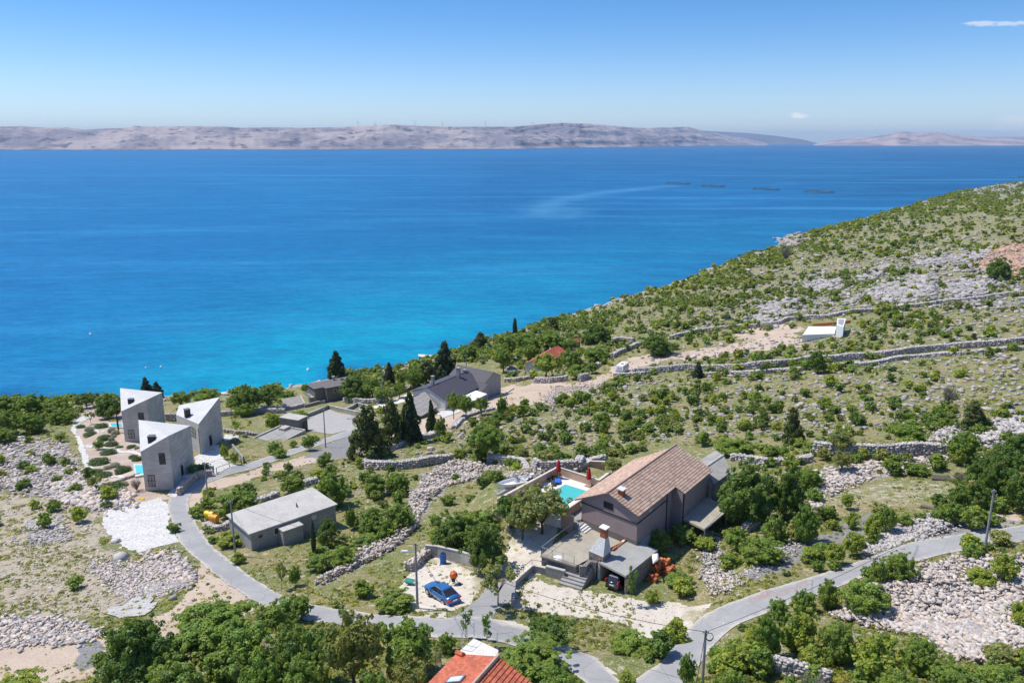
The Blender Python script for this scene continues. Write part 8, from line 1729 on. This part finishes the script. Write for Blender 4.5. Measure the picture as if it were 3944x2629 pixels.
uu = UU.ravel()[idx]+(rng.random(NS)-.5)*8*K; vv = VV.ravel()[idx]+(rng.random(NS)-.5)*8*K; sx, sy, sz = GL(uu, vv)
for poly in NOSHRUB:
    keep_ = ~inpoly(uu/K, vv/K, poly); uu, vv, sx, sy, sz = (q[keep_] for q in (uu, vv, sx, sy, sz))
NS = len(sx); sw_ = (.8+2.6*rng.random(NS)**1.9)*(1+.25*np.clip((sy-150)/500, 0, 1)); shh = sw_*(.55+.45*rng.random(NS))
pix = sw_/np.sqrt(sy**2+(CAMZ-sz)**2); order = np.argsort(-pix); top_n = order[:255]; rest = order[255:]
for i_ in top_n:
    k = int(rng.integers(0, 8)); o = SH[k].copy(); SC.objects.link(o); o.name = 'shrub'; o.location = (sx[i_], sy[i_], sz[i_]-.1); o.scale = (sw_[i_], sw_[i_]*(.8+.4*rng.random()), shh[i_]); o.rotation_euler = (0,0,rng.random()*6.28)
    u_, v_ = uu[i_]/K, vv[i_]/K
    col_ = ('green','dark green','yellow-green','light green','grey-green','green','lime green','deep green')[k]
    siz_ = 'tall' if shh[i_] > 2.2 else ('broad' if sw_[i_] > 2.6 else 'low')
    reg_ = ('on the far slope above the white slab building' if v_ < 770 and u_ > 1500 else 'near the shore by the cottage' if v_ < 830 and u_ < 1500 else 'between the two long dry stone walls' if v_ < 850 and u_ > 1500 else
            'on the slope just below the long dry stone wall' if v_ < 930 and u_ > 1150 else 'on the stony slope behind the tiled house' if v_ < 1075 and u_ > 1300 and u_ < 1900 else 'on the stony slope at the right edge' if v_ < 1075 and u_ >= 1900 else
            'on the grassy slope right of the conifers' if v_ < 1075 and u_ > 850 else 'in the rocky field left of the paved area' if u_ < 420 else 'in the meadow around the long flat building' if u_ < 1150 else
            'on the bank between tiled house and upper road' if v_ < 1400 and u_ < 2100 else 'below the upper road at the lower right')
    tag(o, f'{siz_} {col_} wild shrub {reg_}', 'shrub', 'wild shrubs scattered on the hillside')
for o in SH: bpy.data.objects.remove(o)
def shrubmass(name, sel, n, leaf, base):
    pr_ = sprotos(n, leaf, 8, base); m = len(sel); g = .75+.5*rng.random(m); y = rng.random(m)
    col = np.where(y[:, None] < .25, [1.15,.98,.8], np.where(y[:, None] < .6, [.82,.84,.9], np.where(y[:, None] < .72, [.55,.62,.72], [1.0,.88,1.5])))*g[:, None]
    pos = np.stack([sx[sel], sy[sel], sz[sel]-.1], 1); s_ = np.stack([sw_[sel], sw_[sel], shh[sel]], 1)
    return tag(scatter(name, pr_, pos, s_, rng.random(m)*6.28, col, M['leaf']), None, None, None, 'stuff')
rest = np.array(rest); dd = np.hypot(sx[rest], sy[rest])
shrubmass('hillside_scrub', rest[dd < 190], 260, .10, 400); shrubmass('hillside_scrub', rest[(dd >= 190) & (dd < 420)], 90, .15, 420); shrubmass('far_hillside_scrub', rest[dd >= 420], 36, .24, 440)
# --- grass tufts and weeds on the near ground
NTF = 34000; uu = rng.uniform(-20, 2380, NTF*2)*K; vv = (700+(1600-700)*rng.random(NTF*2)**.8)*K; gx, gy, gz = GL(uu, vv)
c_, _, _ = covers(gx, gy, gz); bare = np.maximum.reduce([c_[0][2]*.75, c_[1][0]*.8, c_[1][1], c_[1][2]*.8, c_[0][0]*.7]); ke = (gz > 1.0) & (rng.random(len(gx)) > bare+.12) & (fbm(gx/5, gy/5, 91, 3) > .44)
for poly in RP+[PARK]+[NOSHRUB[k] for k in (8,9,10,11,12,14)]: ke &= ~inpoly(uu/K, vv/K, poly)
gx, gy, gz = gx[ke], gy[ke], gz[ke]; r = np.random.default_rng(9); tp = []
for i_ in range(4):
    bl = [(0,0,.15,.42)]; V, F, Tn = leafcloud(r, 16, bl, .17, hue=.3); tp.append((V, F, Tn))
n_ = len(gx); y = rng.random(n_); s = (.22+.55*rng.random(n_)**2)*np.clip(np.hypot(gx, gy)/120, .8, 2.4); col = np.where(y[:, None] < .35, [1.45,1.02,1.0], np.where(y[:, None] < .50, [1.05,.88,.6], [.70,.66,.7]))*(.7+.6*rng.random(n_))[:, None]
tag(scatter('weeds', tp, np.stack([gx, gy, gz-.03], 1), np.stack([s*1.2, s*1.2, s*.7], 1), rng.random(n_)*6.28, col, M['leaf']), None, None, None, 'stuff')
for o in list(PROTO.values()):
    for c_ in list(o.children): bpy.data.objects.remove(c_)
    bpy.data.objects.remove(o)
# ======== haze
if HAZE:
    m = MB(); m.hull([(-38500,-400,-14), (38500,-400,-14), (38500,39500,-14), (-38500,39500,-14)], [(-38500,-400,520), (38500,-400,520), (38500,39500,520), (-38500,39500,520)])
    t = NT('haze_air'); vol = t.n('ShaderNodeVolumePrincipled'); vol.inputs['Color'].default_value = (.52,.72,1,1); vol.inputs['Density'].default_value = HAZE; vol.inputs['Anisotropy'].default_value = .0; t.l(vol.outputs[0], t.out.inputs['Volume'])
    o = m.obj('haze', t.m); tag(o, None, None, None, 'stuff')
for o in bpy.data.objects:
    if '_b' in o: del o['_b']
    if o.type == 'EMPTY': o.empty_display_size = .3
